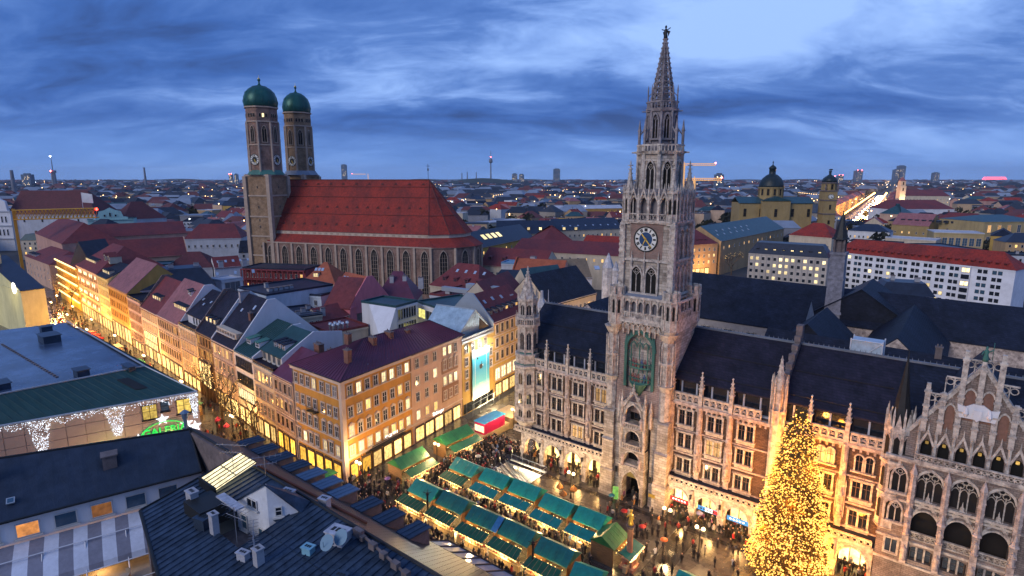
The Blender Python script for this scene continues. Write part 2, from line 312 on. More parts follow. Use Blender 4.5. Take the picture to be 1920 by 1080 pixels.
# ---------------------------------------------------------------- town hall (local x along the facade, -y out to the square)
TH = thing('town_hall', 'Gothic revival town hall with pinnacled clock tower and arcades facing the market square', 'town hall', OS, TH_ROT)
def strip_windows(b, x0, x1, y, z0, z1, n):
    for i in range(n):
        a = x0 + (x1 - x0) * i / n; b.box(a - .12, a + .12, y - .25, y, z0, z1, 0)
def pinnacle(parent, x, y, z0, z1, r=.42, m=STONE2, name='pinnacle'):
    b = MB(); h = z1 - z0; s = z0 + h * .52
    b.fr(0, 0, 0, s - z0, r, r * .92, 4); b.fr(0, 0, s - z0, s - z0 + .15, r * 1.35, r * 1.35, 4)
    for k in range(4):
        a = k * pi / 2; cx, cy = cos(a) * r * .72, sin(a) * r * .72
        b.add([(cx - sin(a) * r * .6, cy + cos(a) * r * .6, s - z0 - .1), (cx + sin(a) * r * .6, cy - cos(a) * r * .6, s - z0 - .1), (cx * 1.15, cy * 1.15, s - z0 + r * 1.5)], [(0, 1, 2)])
    b.fr(0, 0, s - z0 + .15, h - .25, r * .85, .06, 4)
    for k in range(4):
        for j in range(3):
            t = .15 + j * .27; rr = r * .85 * (1 - t) + .06; a = pi / 4 + k * pi / 2; z = s - z0 + .15 + (h - s + z0 - .4) * t
            b.fr(cos(a) * (rr + .06), sin(a) * (rr + .06), z, z + .22, .1, .02, 4)
    b.fr(0, 0, h - .45, h - .2, .06, .2, 4); b.fr(0, 0, h - .2, h, .2, .02, 4)
    return b.obj(name, m, parent, loc=(x, y, z0))
def statue_mesh():
    b = MB(); b.fr(0, 0, 0, .3, .36, .32, 8)
    b.lathe([(.3, .3), (.27, .8), (.2, 1.2), (.27, 1.5), (.22, 1.68), (.09, 1.74)], n=8); b.lathe([(.05, 1.72), (.13, 1.82), (.12, 1.95), (.03, 2.03)], n=8)
    b.tube((.24, 0, 1.55), (.34, -.16, 1.15), .08, 5); b.tube((.34, -.16, 1.15), (.12, -.28, 1.25), .06, 5); b.tube((-.24, 0, 1.55), (-.34, -.05, 1.1), .08, 5)
    return b.mesh('statue', STONE)
STATUE = statue_mesh()
def canopy(b, x, y, z, w, m=0):
    b.fr(x, y, z, z + .25, w * .6, w * .55, 6, m); b.fr(x, y, z + .25, z + 1.6, w * .42, .04, 6, m)
    b.fr(x, y, z - 2.6, z - 2.3, w * .3, w * .55, 6, m)
def balus(x0, x1, y, z0, z1, n, parent, m=STONE2, name='balustrade'):
    """pierced Gothic balustrade: rails, posts and a quatrefoil ring in every panel"""
    b = MB(); h = z1 - z0; w = (x1 - x0) / n
    b.box(x0, x1, y - .14, y + .14, z0, z0 + h * .14); b.box(x0, x1, y - .17, y + .17, z1 - h * .16, z1)
    for i in range(n + 1): x = x0 + w * i; b.box(x - w * .09, x + w * .09, y - .1, y + .1, z0 + h * .14, z1 - h * .16)
    for i in range(n):
        cx = x0 + w * (i + .5); cz = z0 + h * .49; r = min(w * .42, h * .36)
        for k in range(8):
            a, c = 2 * pi * k / 8, 2 * pi * (k + 1) / 8; q = .72 if k % 2 else .5; q2 = .5 if k % 2 else .72
            b.add([(cx + r * cos(a), y - .07, cz + r * sin(a)), (cx + r * cos(c), y - .07, cz + r * sin(c)), (cx + r * q2 * cos(c), y - .07, cz + r * q2 * sin(c)), (cx + r * q * cos(a), y - .07, cz + r * q * sin(a))], [(0, 1, 2, 3)])
    return b.obj(name, m, parent)
def merlon_mesh():
    b = MB(); b.box(-.5, .5, -.16, .16, 0, .35); b.box(-.5, -.34, -.16, .16, .35, 1.5); b.box(.34, .5, -.16, .16, .35, 1.5); b.box(-.34, .34, -.16, .16, 1.25, 1.5); b.box(-.56, .56, -.22, .22, 1.5, 1.66)
    for k in range(4):
        a = k * pi / 2 + pi / 4; b.tube((0, 0, .8), (.4 * cos(a), 0, .8 + .46 * sin(a)), .055, 4)
    b.fr(0, 0, .72, .88, .1, .1, 4)
    return b.mesh('merlon', STONE2)
MERLON = merlon_mesh()
def th_window(w=2.5, h=2.6, pane=GLASS, arched=False):
    k = ('th', w, h, pane.name, arched)
    if k in WIN: return WIN[k]
    b = MB(); a = w / 2; mats = [STONE2, pane, BFRAME]
    if arched:
        for c in (-a / 2, a / 2):
            p = archpts(c - a * .4, c + a * .4, h - .7, h - .1, 'round', 6); b.add([(x, -.03, z) for x, z in p] + [(c + a * .4, -.03, 0), (c - a * .4, -.03, 0)], [tuple(range(len(p) + 1, -1, -1))], 1)
            b.hood(c - a * .4, c + a * .4, h - .7, h - .1, -.28, 0, .18, 'round', 6, 0)
            for q in (-1, 1): b.box(c + q * a * .4 - .1, c + q * a * .4 + .1, -.26, 0, 0, h - .7)
            b.box(c - .04, c + .04, -.09, -.03, 0, h - .2, 2); b.box(c - a * .38, c + a * .38, -.09, -.03, h * .55, h * .55 + .08, 2)
    else:
        b.quad((-a, -.03, 0), (a, -.03, 0), (a, -.03, h), (-a, -.03, h), 1)
        for c in (-a, 0, a): b.box(c - .13, c + .13, -.3, 0, 0, h)
        b.box(-a - .13, a + .13, -.32, 0, h + .002, h + .24); b.box(-a - .3, a + .3, -.42, 0, h + .24, h + .36)
        for c in (-a / 2, a / 2):
            b.box(c - .04, c + .04, -.1, -.03, 0, h, 2); b.box(c - a / 2 + .13, c + a / 2 - .13, -.1, -.03, h * .62, h * .62 + .09, 2)
    b.box(-a - .28, a + .28, -.45, 0, -.2, -.003)
    if not arched:
        b.box(-a - .13, a + .13, -.14, 0, -.75, -.2)
        for i in range(4): x = -a + w * (i + .5) / 4; b.box(x - .2, x + .2, -.2, -.14, -.66, -.3)
    WIN[k] = b.mesh('window', mats); return WIN[k]
PW = 4.8
def th_wing(x0, x1, centers, piers, left_rows):
    # masonry body above the arcade, attic strip and roof
    b = MB(); b.box(x0, x1, 0, 17.5, 5.6, 20); b.box(x0, x1, 5.2, 17.5, 0, 5.6); b.obj('wall', THBRICK, TH)
    b = MB(); b.box(x0, x1, -.22, 0, 10.75, 11.0); b.box(x0, x1, -.22, 0, 14.85, 15.05); b.box(x0, x1, -.5, 0, 19.2, 19.45); b.box(x0, x1, -.65, .3, 19.45, 19.8); b.box(x0, x1, -.12, 0, 7, 7.2)
    n = int((x1 - x0) / .8)
    for i in range(n): x = x0 + (i + .5) * (x1 - x0) / n; b.box(x - .14, x + .14, -.42, 0, 18.75, 19.2)
    b.obj('cornice', STONE, TH)
    # arcade
    b = MB(); d = MB()
    for c in centers:
        b.arch(c - PW / 2, c + PW / 2, 0, 5.7, -1.45, -.55, c - 1.9, c + 1.9, 0, 2.5, 5.0, 'round', 12)
        b.hood(c - 1.9, c + 1.9, 2.5, 5.0, -1.56, -1.45, .24, 'round', 12)
    for p in piers: b.box(p - .5, p + .5, -1.75, -1.45, 0, 2.5); b.box(p - .62, p + .62, -1.85, -1.45, 2.4, 2.6); b.fr(p, -1.6, 2.6, 5.6, .3, .26, 6)
    b.box(x0, x1, -1.7, -.0, 5.7, 5.95); b.obj('arcade', STONE2, TH)
    d.box(x0, x1, -.6, 5.2, 5.5, 5.62); d.obj('arcade_ceiling', mat('arcade_plaster', (.6, .45, .28), .8), TH)
    d = MB(); d.add([(x0, -1.5, 6.0), (x1, -1.5, 6.0), (x1, 0, 6.9), (x0, 0, 6.9)], [(0, 1, 2, 3)]); d.obj('ledge_roof', SLATE, TH)
    balus(x0 + .3, x1 - .3, -1.55, 5.95, 6.95, int((x1 - x0 - .6) / .8), TH)
    # attic: recessed dark glazing between pale posts, roof above
    b = MB(); b.box(x0, x1, .9, 1.2, 20, 23.5, 0); b.obj('attic_glazing', GLASS, TH)
    b = MB(); strip_windows(b, x0 + 1.5, x1, .9, 20, 23.3, int((x1 - x0) / 2.4)); b.box(x0, x1, .62, .9, 23.1, 23.45); b.box(x0, x1, .5, .9, 20, 20.3)
    b.obj('attic_post', mat('grey_paint', (.45, .45, .5), .6), TH)
    b = MB(); b.slab([(x0, .2, 23.5), (x1, .2, 23.5), (x1, 9, 30.3), (x0, 9, 30.3)], .25); b.slab([(x0, 9, 30.3), (x1, 9, 30.3), (x1, 17.8, 23.5), (x0, 17.8, 23.5)], .25)
    b.obj('roof', SLATE2 if x0 > 30 else SLATE, TH)
    for f in (.12, .52): b = MB(); y = .2 + 8.8 * f; b.tube((x0 + .4, y, 23.6 + 6.8 * f), (x1 - .4, y, 23.6 + 6.8 * f), .06, 3); b.obj('snow_guard', IRON, TH)
    b = MB(); b.box(x0, x1, 8.8, 9.2, 30.2, 30.5)
    for i in range(int((x1 - x0) / .7)): x = x0 + .35 + i * .7; b.fr(x, 9, 30.5, 30.85, .09, .02, 4)
    b.obj('ridge_cresting', mat('lead_grey', (.16, .17, .2), .5), TH)
    # buttress strips with niche statues and pinnacles
    for p in piers:
        b = MB(); b.box(-.42, .42, -.45, 0, 7.0, 19.2); b.box(-.5, .5, -.6, 0, 8.2, 8.5); b.box(-.3, .3, -.55, 0, 15.1, 18.7)
        for q in (-.55, .55): b.fr(q, -.3, 8.5, 13.2, .1, .1, 5); b.fr(q, -.3, 13.2, 14.2, .16, .02, 5)
        b.fr(0, -.7, 8.1, 9.0, .1, .5, 6); canopy(b, 0, -.7, 11.7, .85)
        b.fr(0, -.5, 15, 15.6, .45, .2, 6); b.fr(0, -.55, 17, 19.6, .3, .35, 6)
        b.obj('buttress', STONE, TH, loc=(p, 0, 0))
        inst('statue', STATUE, TH, (p, -.75, 9.0))
        pinnacle(TH, p, -.3, 19.5, 25.6, .42)
        for i in range(4): inst('merlon', MERLON, TH, (p + .95 + i * 1.03 if i < 4 else 0, -.35, 19.8)) if p + .95 + i * 1.03 < x1 - .3 else None
litr = random.Random(5)
LC = [4.2, 9.0, 13.8, 18.6]; LP = [1.8, 6.6, 11.4, 16.2, 21.0]
RC = [34.5, 39.3, 44.1]; RP = [32.1, 36.9, 41.7, 46.5]
YC = [50.4, 55.2, 60.0]; YP = [52.8, 57.6]
th_wing(-.5, 21.2, LC, LP, 3); th_wing(31.8, 48.2, RC, RP[:3], 3); th_wing(48.9, 62.4, YC, YP, 3)
ROOMLIT = emit('room_dim_light', (1, .55, .2), .5)
for c in LC + RC + YC:
    for z, h in ((7.55, 2.4), (11.85, 2.5), (15.9, 2.5)):
        yel = c in YC; lit = litr.random() < .12
        inst('window', th_window(2.5, h, ROOMLIT if lit else GLASS, yel and z > 15), TH, (c, 0, z))
# shop fronts inside the arcades: glowing panes and coloured awning boards
SHOPBACK = emit('arcade_shop_glow', (1, .66, .22), 2.2, .5, 'AUTO')
SIGNC = {3: (.55, .03, .03), 4: (.07, .25, .45), 5: (.05, .3, .5)}
for i, c in enumerate(LC + RC + YC):
    b = MB(); b.box(c - 2.1, c + 2.1, 2.4, 2.5, .4, 3.1); b.obj('shop_window', SHOPBACK, TH)
    b = MB(); b.box(c - 2.4, c + 2.4, 2.2, 2.6, 3.1, 3.5); b.box(c - 2.4, c + 2.4, 2.5, 2.6, 3.5, 5.5)
    for q in (-2.1, -.7, .7, 2.1): b.box(c + q - .06, c + q + .06, 2.25, 2.4, 0, 3.1)
    b.obj('shop_frame', BFRAME, TH)
    lamp_light((c, .7, 4.6), 900, (1, .56, .18), .5, TH)
def text_mesh(name, s, size, m, ext=.03, align='CENTER', bold=0):
    cu = bpy.data.curves.new(name, 'FONT'); cu.body = s; cu.size = size; cu.extrude = ext; cu.align_x = align; cu.align_y = 'CENTER'; cu.offset = bold
    o = bpy.data.objects.new(name, cu); COL.objects.link(o); dg = bpy.context.evaluated_depsgraph_get(); dg.update()
    me = bpy.data.meshes.new_from_object(o.evaluated_get(dg)); bpy.data.objects.remove(o); me.materials.clear(); me.materials.append(m); me.name = name
    me.transform(Matrix.Rotation(pi / 2, 4, 'X')); return me
WHITE_GLOW = emit('white_glow', (1, .95, .85), 2.0, .1)
for c, col, tx in ((RC[0], (.6, .02, .02), 1), (RC[1], (.06, .28, .55), 2), (RC[2], (.05, .33, .6), 1)):
    b = MB(); b.box(c - 1.75, c + 1.75, -.5, -.42, 2.0, 2.75)
    s = b.obj('shop_sign', emit('sign_%d' % int(col[0] * 100 + col[2] * 10), col, 1.4, .1), TH)
    if tx == 2:
        b = MB(); b.box(c - .5, c + .7, -.53, -.505, 2.06, 2.69); b.obj('sign_panel', WHITE_GLOW, s); b = MB(); b.box(c + .75, c + 1.72, -.53, -.505, 2.06, 2.69); b.obj('sign_panel', emit('sign_red', (.7, .03, .03), 1.2), s)
    b = MB()
    for k in range(5): b.box(c - 1.3 + k * .5, c - 1.0 + k * .5, -.56, -.535, 2.25, 2.5)
    b.obj('sign_lettering', WHITE_GLOW if tx != 2 else IRON, s)
    b = MB(); p = archpts(c - 1.6, c + 1.6, 2.9, 4.6, 'round', 10); b.add([(x, 2.35, z) for x, z in p], [tuple(range(len(p) - 1, -1, -1))]); b.obj('lunette_light', emit('lunette_yellow', (1, .75, .08), 2.6, .2), TH)
for p in (LP[1:4] + RP[:3] + YP):
    b = MB(); b.tube((0, 0, 0), (0, -.5, .1), .03); b.fr(0, -.5, -.55, .1, .17, .2, 6); b.fr(0, -.5, .1, .3, .24, .03, 6); b.obj('lantern', IRON, TH, loc=(p, -1.85, 4.9))
# left corner oriel and turret
b = MB(); tx, ty = 1.6, .2
b.fr(tx, ty, 5.6, 8.2, 1.0, 2.5, 8); b.fr(tx, ty, 8.2, 22, 2.45, 2.45, 8)
b.fr(tx, ty, 22.4, 28.0, 1.9, 1.9, 8); b.fr(tx, ty, 29.4, 33, 1.75, 1.75, 8)
b.obj('oriel_wall', STONE2, TH)
b = MB()
for z0, z1, r in ((8.2, 8.6, 2.75), (11, 11.3, 2.6), (15.2, 15.5, 2.6), (19.3, 19.8, 2.85), (21.6, 22.1, 2.6), (27.6, 28.1, 2.5), (29.2, 29.4, 2.45), (32.6, 33.1, 2.1)): b.fr(tx, ty, z0, z1, r, r, 8)
for k in range(8):
    a = pi / 8 + k * pi / 4
    for zz0, zz1, r in ((8.6, 19.3, 2.45), (22.1, 27.6, 1.9), (29.4, 32.6, 1.75)): b.fr(tx + r * cos(a), ty + r * sin(a), zz0, zz1, .2, .2, 5)
    b.fr(tx + 2.3 * cos(a), ty + 2.3 * sin(a), 28.1, 30.4, .18, .04, 4); b.fr(tx + 1.95 * cos(a), ty + 1.95 * sin(a), 33, 34.8, .2, .03, 4)
    a2 = a + pi / 8
    for j in range(3): aa = a + pi / 16 + j * pi / 16; b.fr(tx + 2.3 * cos(aa), ty + 2.3 * sin(aa), 28.1, 29.1, .09, .09, 4)
b.fr(tx, ty, 29.0, 29.2, 2.42, 2.42, 8)
b.obj('oriel_moulding', STONE2, TH)
b = MB()
b.fr(tx, ty, 33.1, 34.3, 1.7, 1.2, 8); b.fr(tx, ty, 34.3, 38.4, 1.15, .12, 8)
for k in range(8):
    a = pi / 8 + k * pi / 4
    for j in range(6): t = (j + .5) / 6; r = 1.15 * (1 - t) + .12; b.fr(tx + r * cos(a), ty + r * sin(a), 34.3 + 4.1 * t, 34.55 + 4.1 * t, .13, .02, 4)
b.fr(tx, ty, 38.3, 38.7, .1, .22, 6); b.fr(tx, ty, 38.7, 39.3, .2, .02, 6)
b.obj('oriel_spire', STONE2, TH)
b = MB(); b.fr(tx, ty, 20, 22.3, 2.5, 1.95, 8); b.obj('oriel_roof', COPPER, TH)
for k in (4, 5, 6, 7, 3, 0):
    a = k * pi / 4 + pi / 4 + pi / 4 * 0
    for z, h, r in ((9.2, 1.6, 2.27), (12, 2.2, 2.27), (16, 2.3, 2.27), (23, 3.4, 1.76), (29.9, 2, 1.63)):
        q = MB(); p = archpts(-.42, .42, h - .45, h, 'point', 6); q.add([(x, 0, z_) for x, z_ in p] + [(.42, 0, 0), (-.42, 0, 0)], [tuple(range(len(p) + 1, -1, -1))], 0); q.hood(-.42, .42, h - .45, h, -.08, 0, .1, 'point', 6, 1); q.box(-.03, .03, -.06, 0, 0, h - .1, 1); q.box(-.5, .5, -.12, 0, -.12, -.002, 1)
        kk = ('orw', h)
        if kk not in WIN: WIN[kk] = q.mesh('window', [GLASS, STONE2])
        inst('window', WIN[kk], TH, (tx + (r + .02) * cos(a), ty + (r + .02) * sin(a), z), a + pi / 2)
# gable firewall between the roofs
b = MB(); b.ext([(0, 0), (17.5, 0), (17.5, 5.6), (9, 11.6), (0, 5.0)], 48.2, 48.9)
for i in range(len(b.v)): x, y, z = b.v[i]; b.v[i] = (y, x, z + 20)
b.box(48.1, 49, 8.4, 9.6, 31.2, 33.3)
for k in range(6): y = 1 + k * 1.4; z = 25.2 + k * 1.12; b.box(48.1, 49, y - .35, y + .35, z, z + .9)
b.obj('fire_wall', SOOT, TH)
b = MB()
for px_, py_, r in ((48.5, -.6, .9),):
    b.fr(px_, py_, 6.9, 22, r, r, 8); b.fr(px_, py_, 22, 22.4, 1.2, 1.2, 8); b.fr(px_, py_, 22.4, 25.6, .75, .7, 8)
    for k in range(8): a = pi / 8 + k * pi / 4; b.fr(px_ + 1.05 * cos(a), py_ + 1.05 * sin(a), 20, 26.6, .16, .14, 4); b.fr(px_ + 1.05 * cos(a), py_ + 1.05 * sin(a), 26.6, 27.8, .2, .02, 4)
    b.fr(px_, py_, 25.6, 30.6, .75, .05, 8)
    for k in range(8):
        for j in range(5): t = (j + .5) / 5; a = k * pi / 4 + pi / 8; rr = .75 * (1 - t) + .05; b.fr(px_ + rr * cos(a), py_ + rr * sin(a), 25.6 + 4.8 * t, 25.85 + 4.8 * t, .12, .02, 4)
b.obj('stair_pinnacle', STONE2, TH)
# ---------------------------------------------------------------- clock tower of the town hall
TB = brickmat('tower_masonry', (.36, .26, .22), (.42, .32, .28), (.22, .16, .14), .9, .42, .8, msize=.03, var=.3)
TS = brickmat('tower_limestone', (.58, .49, .41), (.34, .27, .22), (.15, .12, .1), 1.1, .46, .8, msize=.02, var=.35)
b = MB()
b.box(21.2, 24.2, -1.9, 8, 0, 16.3); b.box(29.3, 32.2, -1.9, 8, 0, 16.3); b.box(24.2, 29.3, 1.5, 8, 0, 16.3)
b.box(21.2, 32.0, -1.2, 8, 16.3, 31)
b.obj('tower_base', TS, TH)
# corner buttresses of the base, stepped, with weathered slopes
for x0, x1 in ((20.4, 22.8), (30.4, 32.8)):
    b = MB()
    for z0, z1, d in ((0, 5.2, 3.0), (5.2, 10.9, 2.75), (10.9, 16.2, 2.5)):
        e = (3.0 - d) * .5
        b.box(x0 + e, x1 - e, -d, -1.2, z0, z1 - .35); b.add([(x0 + e - .08, -d - .1, z1 - .35), (x1 - e + .08, -d - .1, z1 - .35), (x1 - e, -d + .3, z1), (x0 + e, -d + .3, z1), (x0 + e, -1.2, z1), (x1 - e, -1.2, z1), (x0 + e - .08, -1.2, z1 - .35), (x1 - e + .08, -1.2, z1 - .35)], [(0, 1, 2, 3), (3, 2, 5, 4), (0, 3, 4, 6), (1, 7, 5, 2)])
    b.box(x0 - .15, x1 + .15, -3.15, -1.2, 0, .9)
    b.obj('tower_buttress', TS, TH)
# portal bay: gate, lunette, two loggias and a gablet, in front of a dark recess
b = MB(); cx = 26.5; px0, px1 = 24.2, 28.8; fy = -3.0
b.arch(px0, px1, 0, 6.9, fy, -1.2, cx - 1.65, cx + 1.65, 0, 3.4, 6.1, 'point', 10)
b.arch(px0, px1, 6.9, 10.1, fy, -1.2, cx - 1.45, cx + 1.45, 7.4, 8.1, 9.7, 'round', 10)
b.arch(px0 + .2, px1 - .2, 10.1, 14.0, fy, -1.0, cx - 1.3, cx + 1.3, 10.9, 12.1, 13.5, 'round', 10)
b.arch(px0 + .2, px1 - .2, 14.0, 18.7, fy, -1.0, cx - 1.4, cx + 1.4, 14.7, 16.4, 18.2, 'point', 10)
for z0, z1, w in ((0, 10.1, 0), (10.1, 18.7, .2)):
    b.quad((px1 - w, fy, z0), (px1 - w, -1.2, z0), (px1 - w, -1.2, z1), (px1 - w, fy, z1)); b.quad((px0 + w, -1.2, z0), (px0 + w, fy, z0), (px0 + w, fy, z1), (px0 + w, -1.2, z1))
b.obj('portal_wall', TS, TH)
b = MB()
for (w, zs, zt, k) in ((1.65, 3.4, 6.1, 'point'), (1.45, 8.1, 9.7, 'round'), (1.3, 12.1, 13.5, 'round'), (1.4, 16.4, 18.2, 'point')):
    b.hood(cx - w, cx + w, zs, zt, fy - .22, fy, .26, k, 10)
b.hood(cx - 1.95, cx + 1.95, 3.4, 6.6, fy - .12, fy, .2, 'point', 10)
for z in (6.8, 10.0, 14.0): b.box(px0 - .1, px1 + .1, fy - .3, fy, z, z + .28)
for z in (10.9, 14.7):
    b.box(cx - 1.7, cx + 1.7, fy - .5, fy, z - .75, z - .55); b.box(cx - 1.7, cx + 1.7, fy - .5, fy - .3, z + .1, z + .3)
    for i in range(9): x = cx - 1.6 + i * .4; b.box(x - .07, x + .07, fy - .46, fy - .34, z - .55, z + .1)
b.ext([(cx - 2, 17.6), (cx - 1.6, 17.6), (cx, 20.4), (cx + 1.6, 17.6), (cx + 2, 17.6), (cx, 21.1)], fy - .3, fy)
for s in (-1, 1):
    for j in range(5): t = (j + .5) / 5; b.fr(cx + s * 2 * (1 - t), fy - .15, 17.6 + 3.5 * t + .1, 17.6 + 3.5 * t + .5, .18, .04, 4)
b.fr(cx, fy - .15, 21, 22.2, .2, .03, 4)
for x in (px0 + .2, px1 - .2): b.fr(x, fy - .1, 10, 18, .28, .26, 6); b.fr(x, fy - .1, 18, 20.6, .32, .03, 6)
for x in (px0 - .6, px1 + .6): b.fr(x, fy + .5, 14.5, 17.2, .3, .3, 6); b.fr(x, fy + .5, 17.2, 19.4, .36, .03, 6)
b.obj('portal_moulding', STONE2, TH)
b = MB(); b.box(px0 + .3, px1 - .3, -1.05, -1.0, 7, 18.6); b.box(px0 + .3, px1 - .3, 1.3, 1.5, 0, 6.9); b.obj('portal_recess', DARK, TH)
b = MB(); b.ext([(cx - 1.5, 4.1), (cx + 1.5, 4.1), (cx + 1.2, 5.1), (cx, 6), (cx - 1.2, 5.1)], -1.5, -1.4); b.obj('gate_tracery', emit('gate_lit_tracery', (1, .6, .15), .35), TH)
for z, h in ((11.2, 1.6), (15, 2.2)): inst('window', win(1.5, h, BFRAME, GLASS, 2, 2, None, sill=False), TH, (cx, -1.06, z))
for x in (24.9, 28.1): inst('statue', STATUE, TH, (x, fy - .3, 7.0)); inst('statue', STATUE, TH, (x, fy - .3, 14.3))
for x in (23.4, 29.8):
    b = MB(); b.tube((0, 0, 0), (0, -.6, .15), .035); b.fr(0, -.6, -.7, .1, .2, .25, 6); b.fr(0, -.6, .1, .4, .3, .03, 6); b.obj('lantern', IRON, TH, loc=(x, -2.0, 5.6))
b = MB(); b.box(29.9, 31.1, -3.08, -3.0, 2.6, 3.2); b.obj('brass_plaque', GOLD, TH)
# carillon storey
b = MB(); b.arch(22.3, 30.7, 16.4, 31, -1.75, -.75, 24.3, 29.1, 20.6, 27.6, 31.0 - .2, 'point', 10); b.quad((30.7, -1.75, 16.4), (30.7, -1.2, 16.4), (30.7, -1.2, 31), (30.7, -1.75, 31)); b.quad((22.3, -1.2, 16.4), (22.3, -1.75, 16.4), (22.3, -1.75, 31), (22.3, -1.2, 31))
b.obj('carillon_wall', brickmat('carillon_masonry', (.33, .22, .19), (.40, .29, .25), (.2, .14, .12), .8, .34, .8, msize=.03, var=.3), TH)
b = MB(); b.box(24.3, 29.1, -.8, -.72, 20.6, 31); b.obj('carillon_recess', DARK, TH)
car = MB(); fig_x = random.Random(8)
car.hood(24.25, 29.15, 27.6, 30.6, -2.1, -1.75, .4, 'point', 12)
for x in (24.2, 29.2):
    car.fr(x, -2.0, 21, 28.4, .28, .26, 6); car.fr(x, -2.0, 28.4, 30.2, .34, .03, 6)
for x in (25.2, 26.7, 28.2): car.fr(x, -2.05, 22, 28.6, .1, .1, 5)
for k in range(12):
    t = k / 11; p = archpts(24.0, 29.4, 27.8, 31.2, 'point', 11)[k]; car.fr(p[0], -1.95, p[1], p[1] + .75, .22, .03, 5)
for z, w in ((24.5, 2.1), (21.9, 2.0)):
    poly = [(26.7 + w * cos(a), -1.5 + 1.05 * sin(a)) for a in [pi + pi * i / 10 for i in range(11)]]
    car.pri(poly, z, z + .25); 
    for i in range(11):
        x, y = poly[i]; car.fr(x, y, z + .25, z + .8, .05, .05, 4)
    car.pri([(26.7 + (x - 26.7) * 1.02, y) for x, y in poly], z + .8, z + .9)
for x in (25.6, 26.7, 27.8):
    car.hood(x - .5, x + .5, 28.0, 28.9, -2.05, -1.9, .14, 'point', 6)
car.fr(26.7, -1.9, 30.9, 32.3, .3, .03, 6)
car.fr(26.7, -1.7, 19.6, 21.9, .3, 1.6, 8)
for i in range(46):
    a_ = fig_x.uniform(24.3, 29.1); z_ = fig_x.uniform(25.6, 31.0); car.fr(a_, -1.85, z_, z_ + .5, .12, .02, 4) if abs(a_ - 26.7) > 1.4 or z_ > 28.4 else car.fr(a_, -1.4, z_ - 3.6, z_ - 3.0, .1, .04, 4)
CAR = car.obj('carillon_canopy', COPPER, TH)
fig_r = random.Random(3)
FIG = MB(); FIG.lathe([(.25, 0), (.2, .5), (.13, .8), (.2, 1.0), (.12, 1.15), (.06, 1.2), (.12, 1.32), (.03, 1.46)], n=7); FIG.tube((.15, 0, 1.0), (.3, -.15, .7), .05, 4); FIG.tube((-.15, 0, 1.0), (-.3, -.12, .8), .05, 4)
FIGM = FIG.mesh('carillon_figure', objcol('painted_figure', .5))
for z in (24.75, 22.15):
    for i in range(7):
        x = 25.1 + i * .53; col = fig_r.choice([(.3, .1, .06), (.4, .28, .18), (.06, .1, .2), (.4, .33, .26), (.25, .08, .07)])
        inst('carillon_figure', FIGM, CAR, (x, -1.75 - .5 * sin(pi * (i + .5) / 7) * .8, z), color=col)
# octagonal corner turrets of the carillon storey, corbel table and gallery
b = MB()
for x in (21.6, 31.4):
    b.fr(x, -1.6, 16.3, 22.2, .95, .95, 8); b.fr(x, -1.6, 21.4, 22.4, .95, 1.35, 8); b.fr(x, -1.6, 22.4, 30.6, .9, .9, 8); b.fr(x, -1.6, 26.0, 26.4, 1.25, 1.25, 8); b.fr(x, -1.6, 29.8, 31.2, .95, 1.7, 8)
    for k in range(8):
        a = pi / 8 + k * pi / 4; b.fr(x + 1.2 * cos(a), -1.6 + 1.2 * sin(a), 22.6, 29, .13, .13, 5); b.fr(x + 1.2 * cos(a), -1.6 + 1.2 * sin(a), 29, 29.8, .18, .02, 4)
b.obj('corner_turret', STONE2, TH)
b = MB(); b.box(21.5, 32.4, -2.7, 7.4, 32.6, 33.2); b.box(21.7, 32.2, -2.1, 7.0, 31, 32.6)
for i in range(9):
    x = 22.7 + i * .95; b.fr(x, -2.2, 30.2, 31.6, .12, .25, 5)
    if i < 8: b.hood(x + .08, x + .87, 31.4, 32.1, -2.55, -2.1, .16, 'round', 6)
b.box(21.5, 32.4, -2.75, -2.1, 32.3, 32.6)
b.obj('gallery_floor', STONE2, TH)
b = MB(); n = 7; w = (31.0 - 22.4) / n
for i in range(n):
    x = 22.4 + i * w; b.arch(x, x + w, 33.2, 36.4, -2.4, -2.0, x + .2, x + w - .2, 34.1, 35.2, 35.9, 'round', 8); b.box(x - .12, x + .12, -2.65, -2.4, 33.2, 36.4)
b.box(22.2, 31.2, -2.7, -1.9, 36.4, 36.75); b.box(22.2, 31.2, -2.6, -2.4, 33.9, 34.1)
for i in range(14): x = 22.4 + (i + .5) * 8.6 / 14; b.box(x - .1, x + .1, -2.6, -2.4, 33.2, 33.9)
b.obj('gallery_arcade', STONE2, TH)
b = MB(); b.add([(22.2, -2.4, 36.7), (31.2, -2.4, 36.7), (31.2, -.8, 37.3), (22.2, -.8, 37.3)], [(0, 1, 2, 3)]); b.obj('gallery_roof', mat('lead_roof', (.2, .22, .27), .5, .25), TH)
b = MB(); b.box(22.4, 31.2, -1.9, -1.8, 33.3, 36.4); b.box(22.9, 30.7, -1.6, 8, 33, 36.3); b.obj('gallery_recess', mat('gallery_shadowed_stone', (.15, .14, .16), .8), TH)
b = MB(); n = 5; 
for i in range(n):    # right-hand gallery, open balustrade
    y = -1.2 + i * 1.5
    b.box(32.2, 32.5, y - .12, y + .12, 33.2, 36.3)
b.box(32.15, 32.55, -1.3, 6.8, 36.0, 36.35); b.box(32.2, 32.5, -1.3, 6.8, 34.3, 34.5)
for i in range(24): y = -1.2 + i * .33; b.box(32.28, 32.42, y - .06, y + .06, 33.2, 34.3)
b.obj('gallery_rail', STONE2, TH)
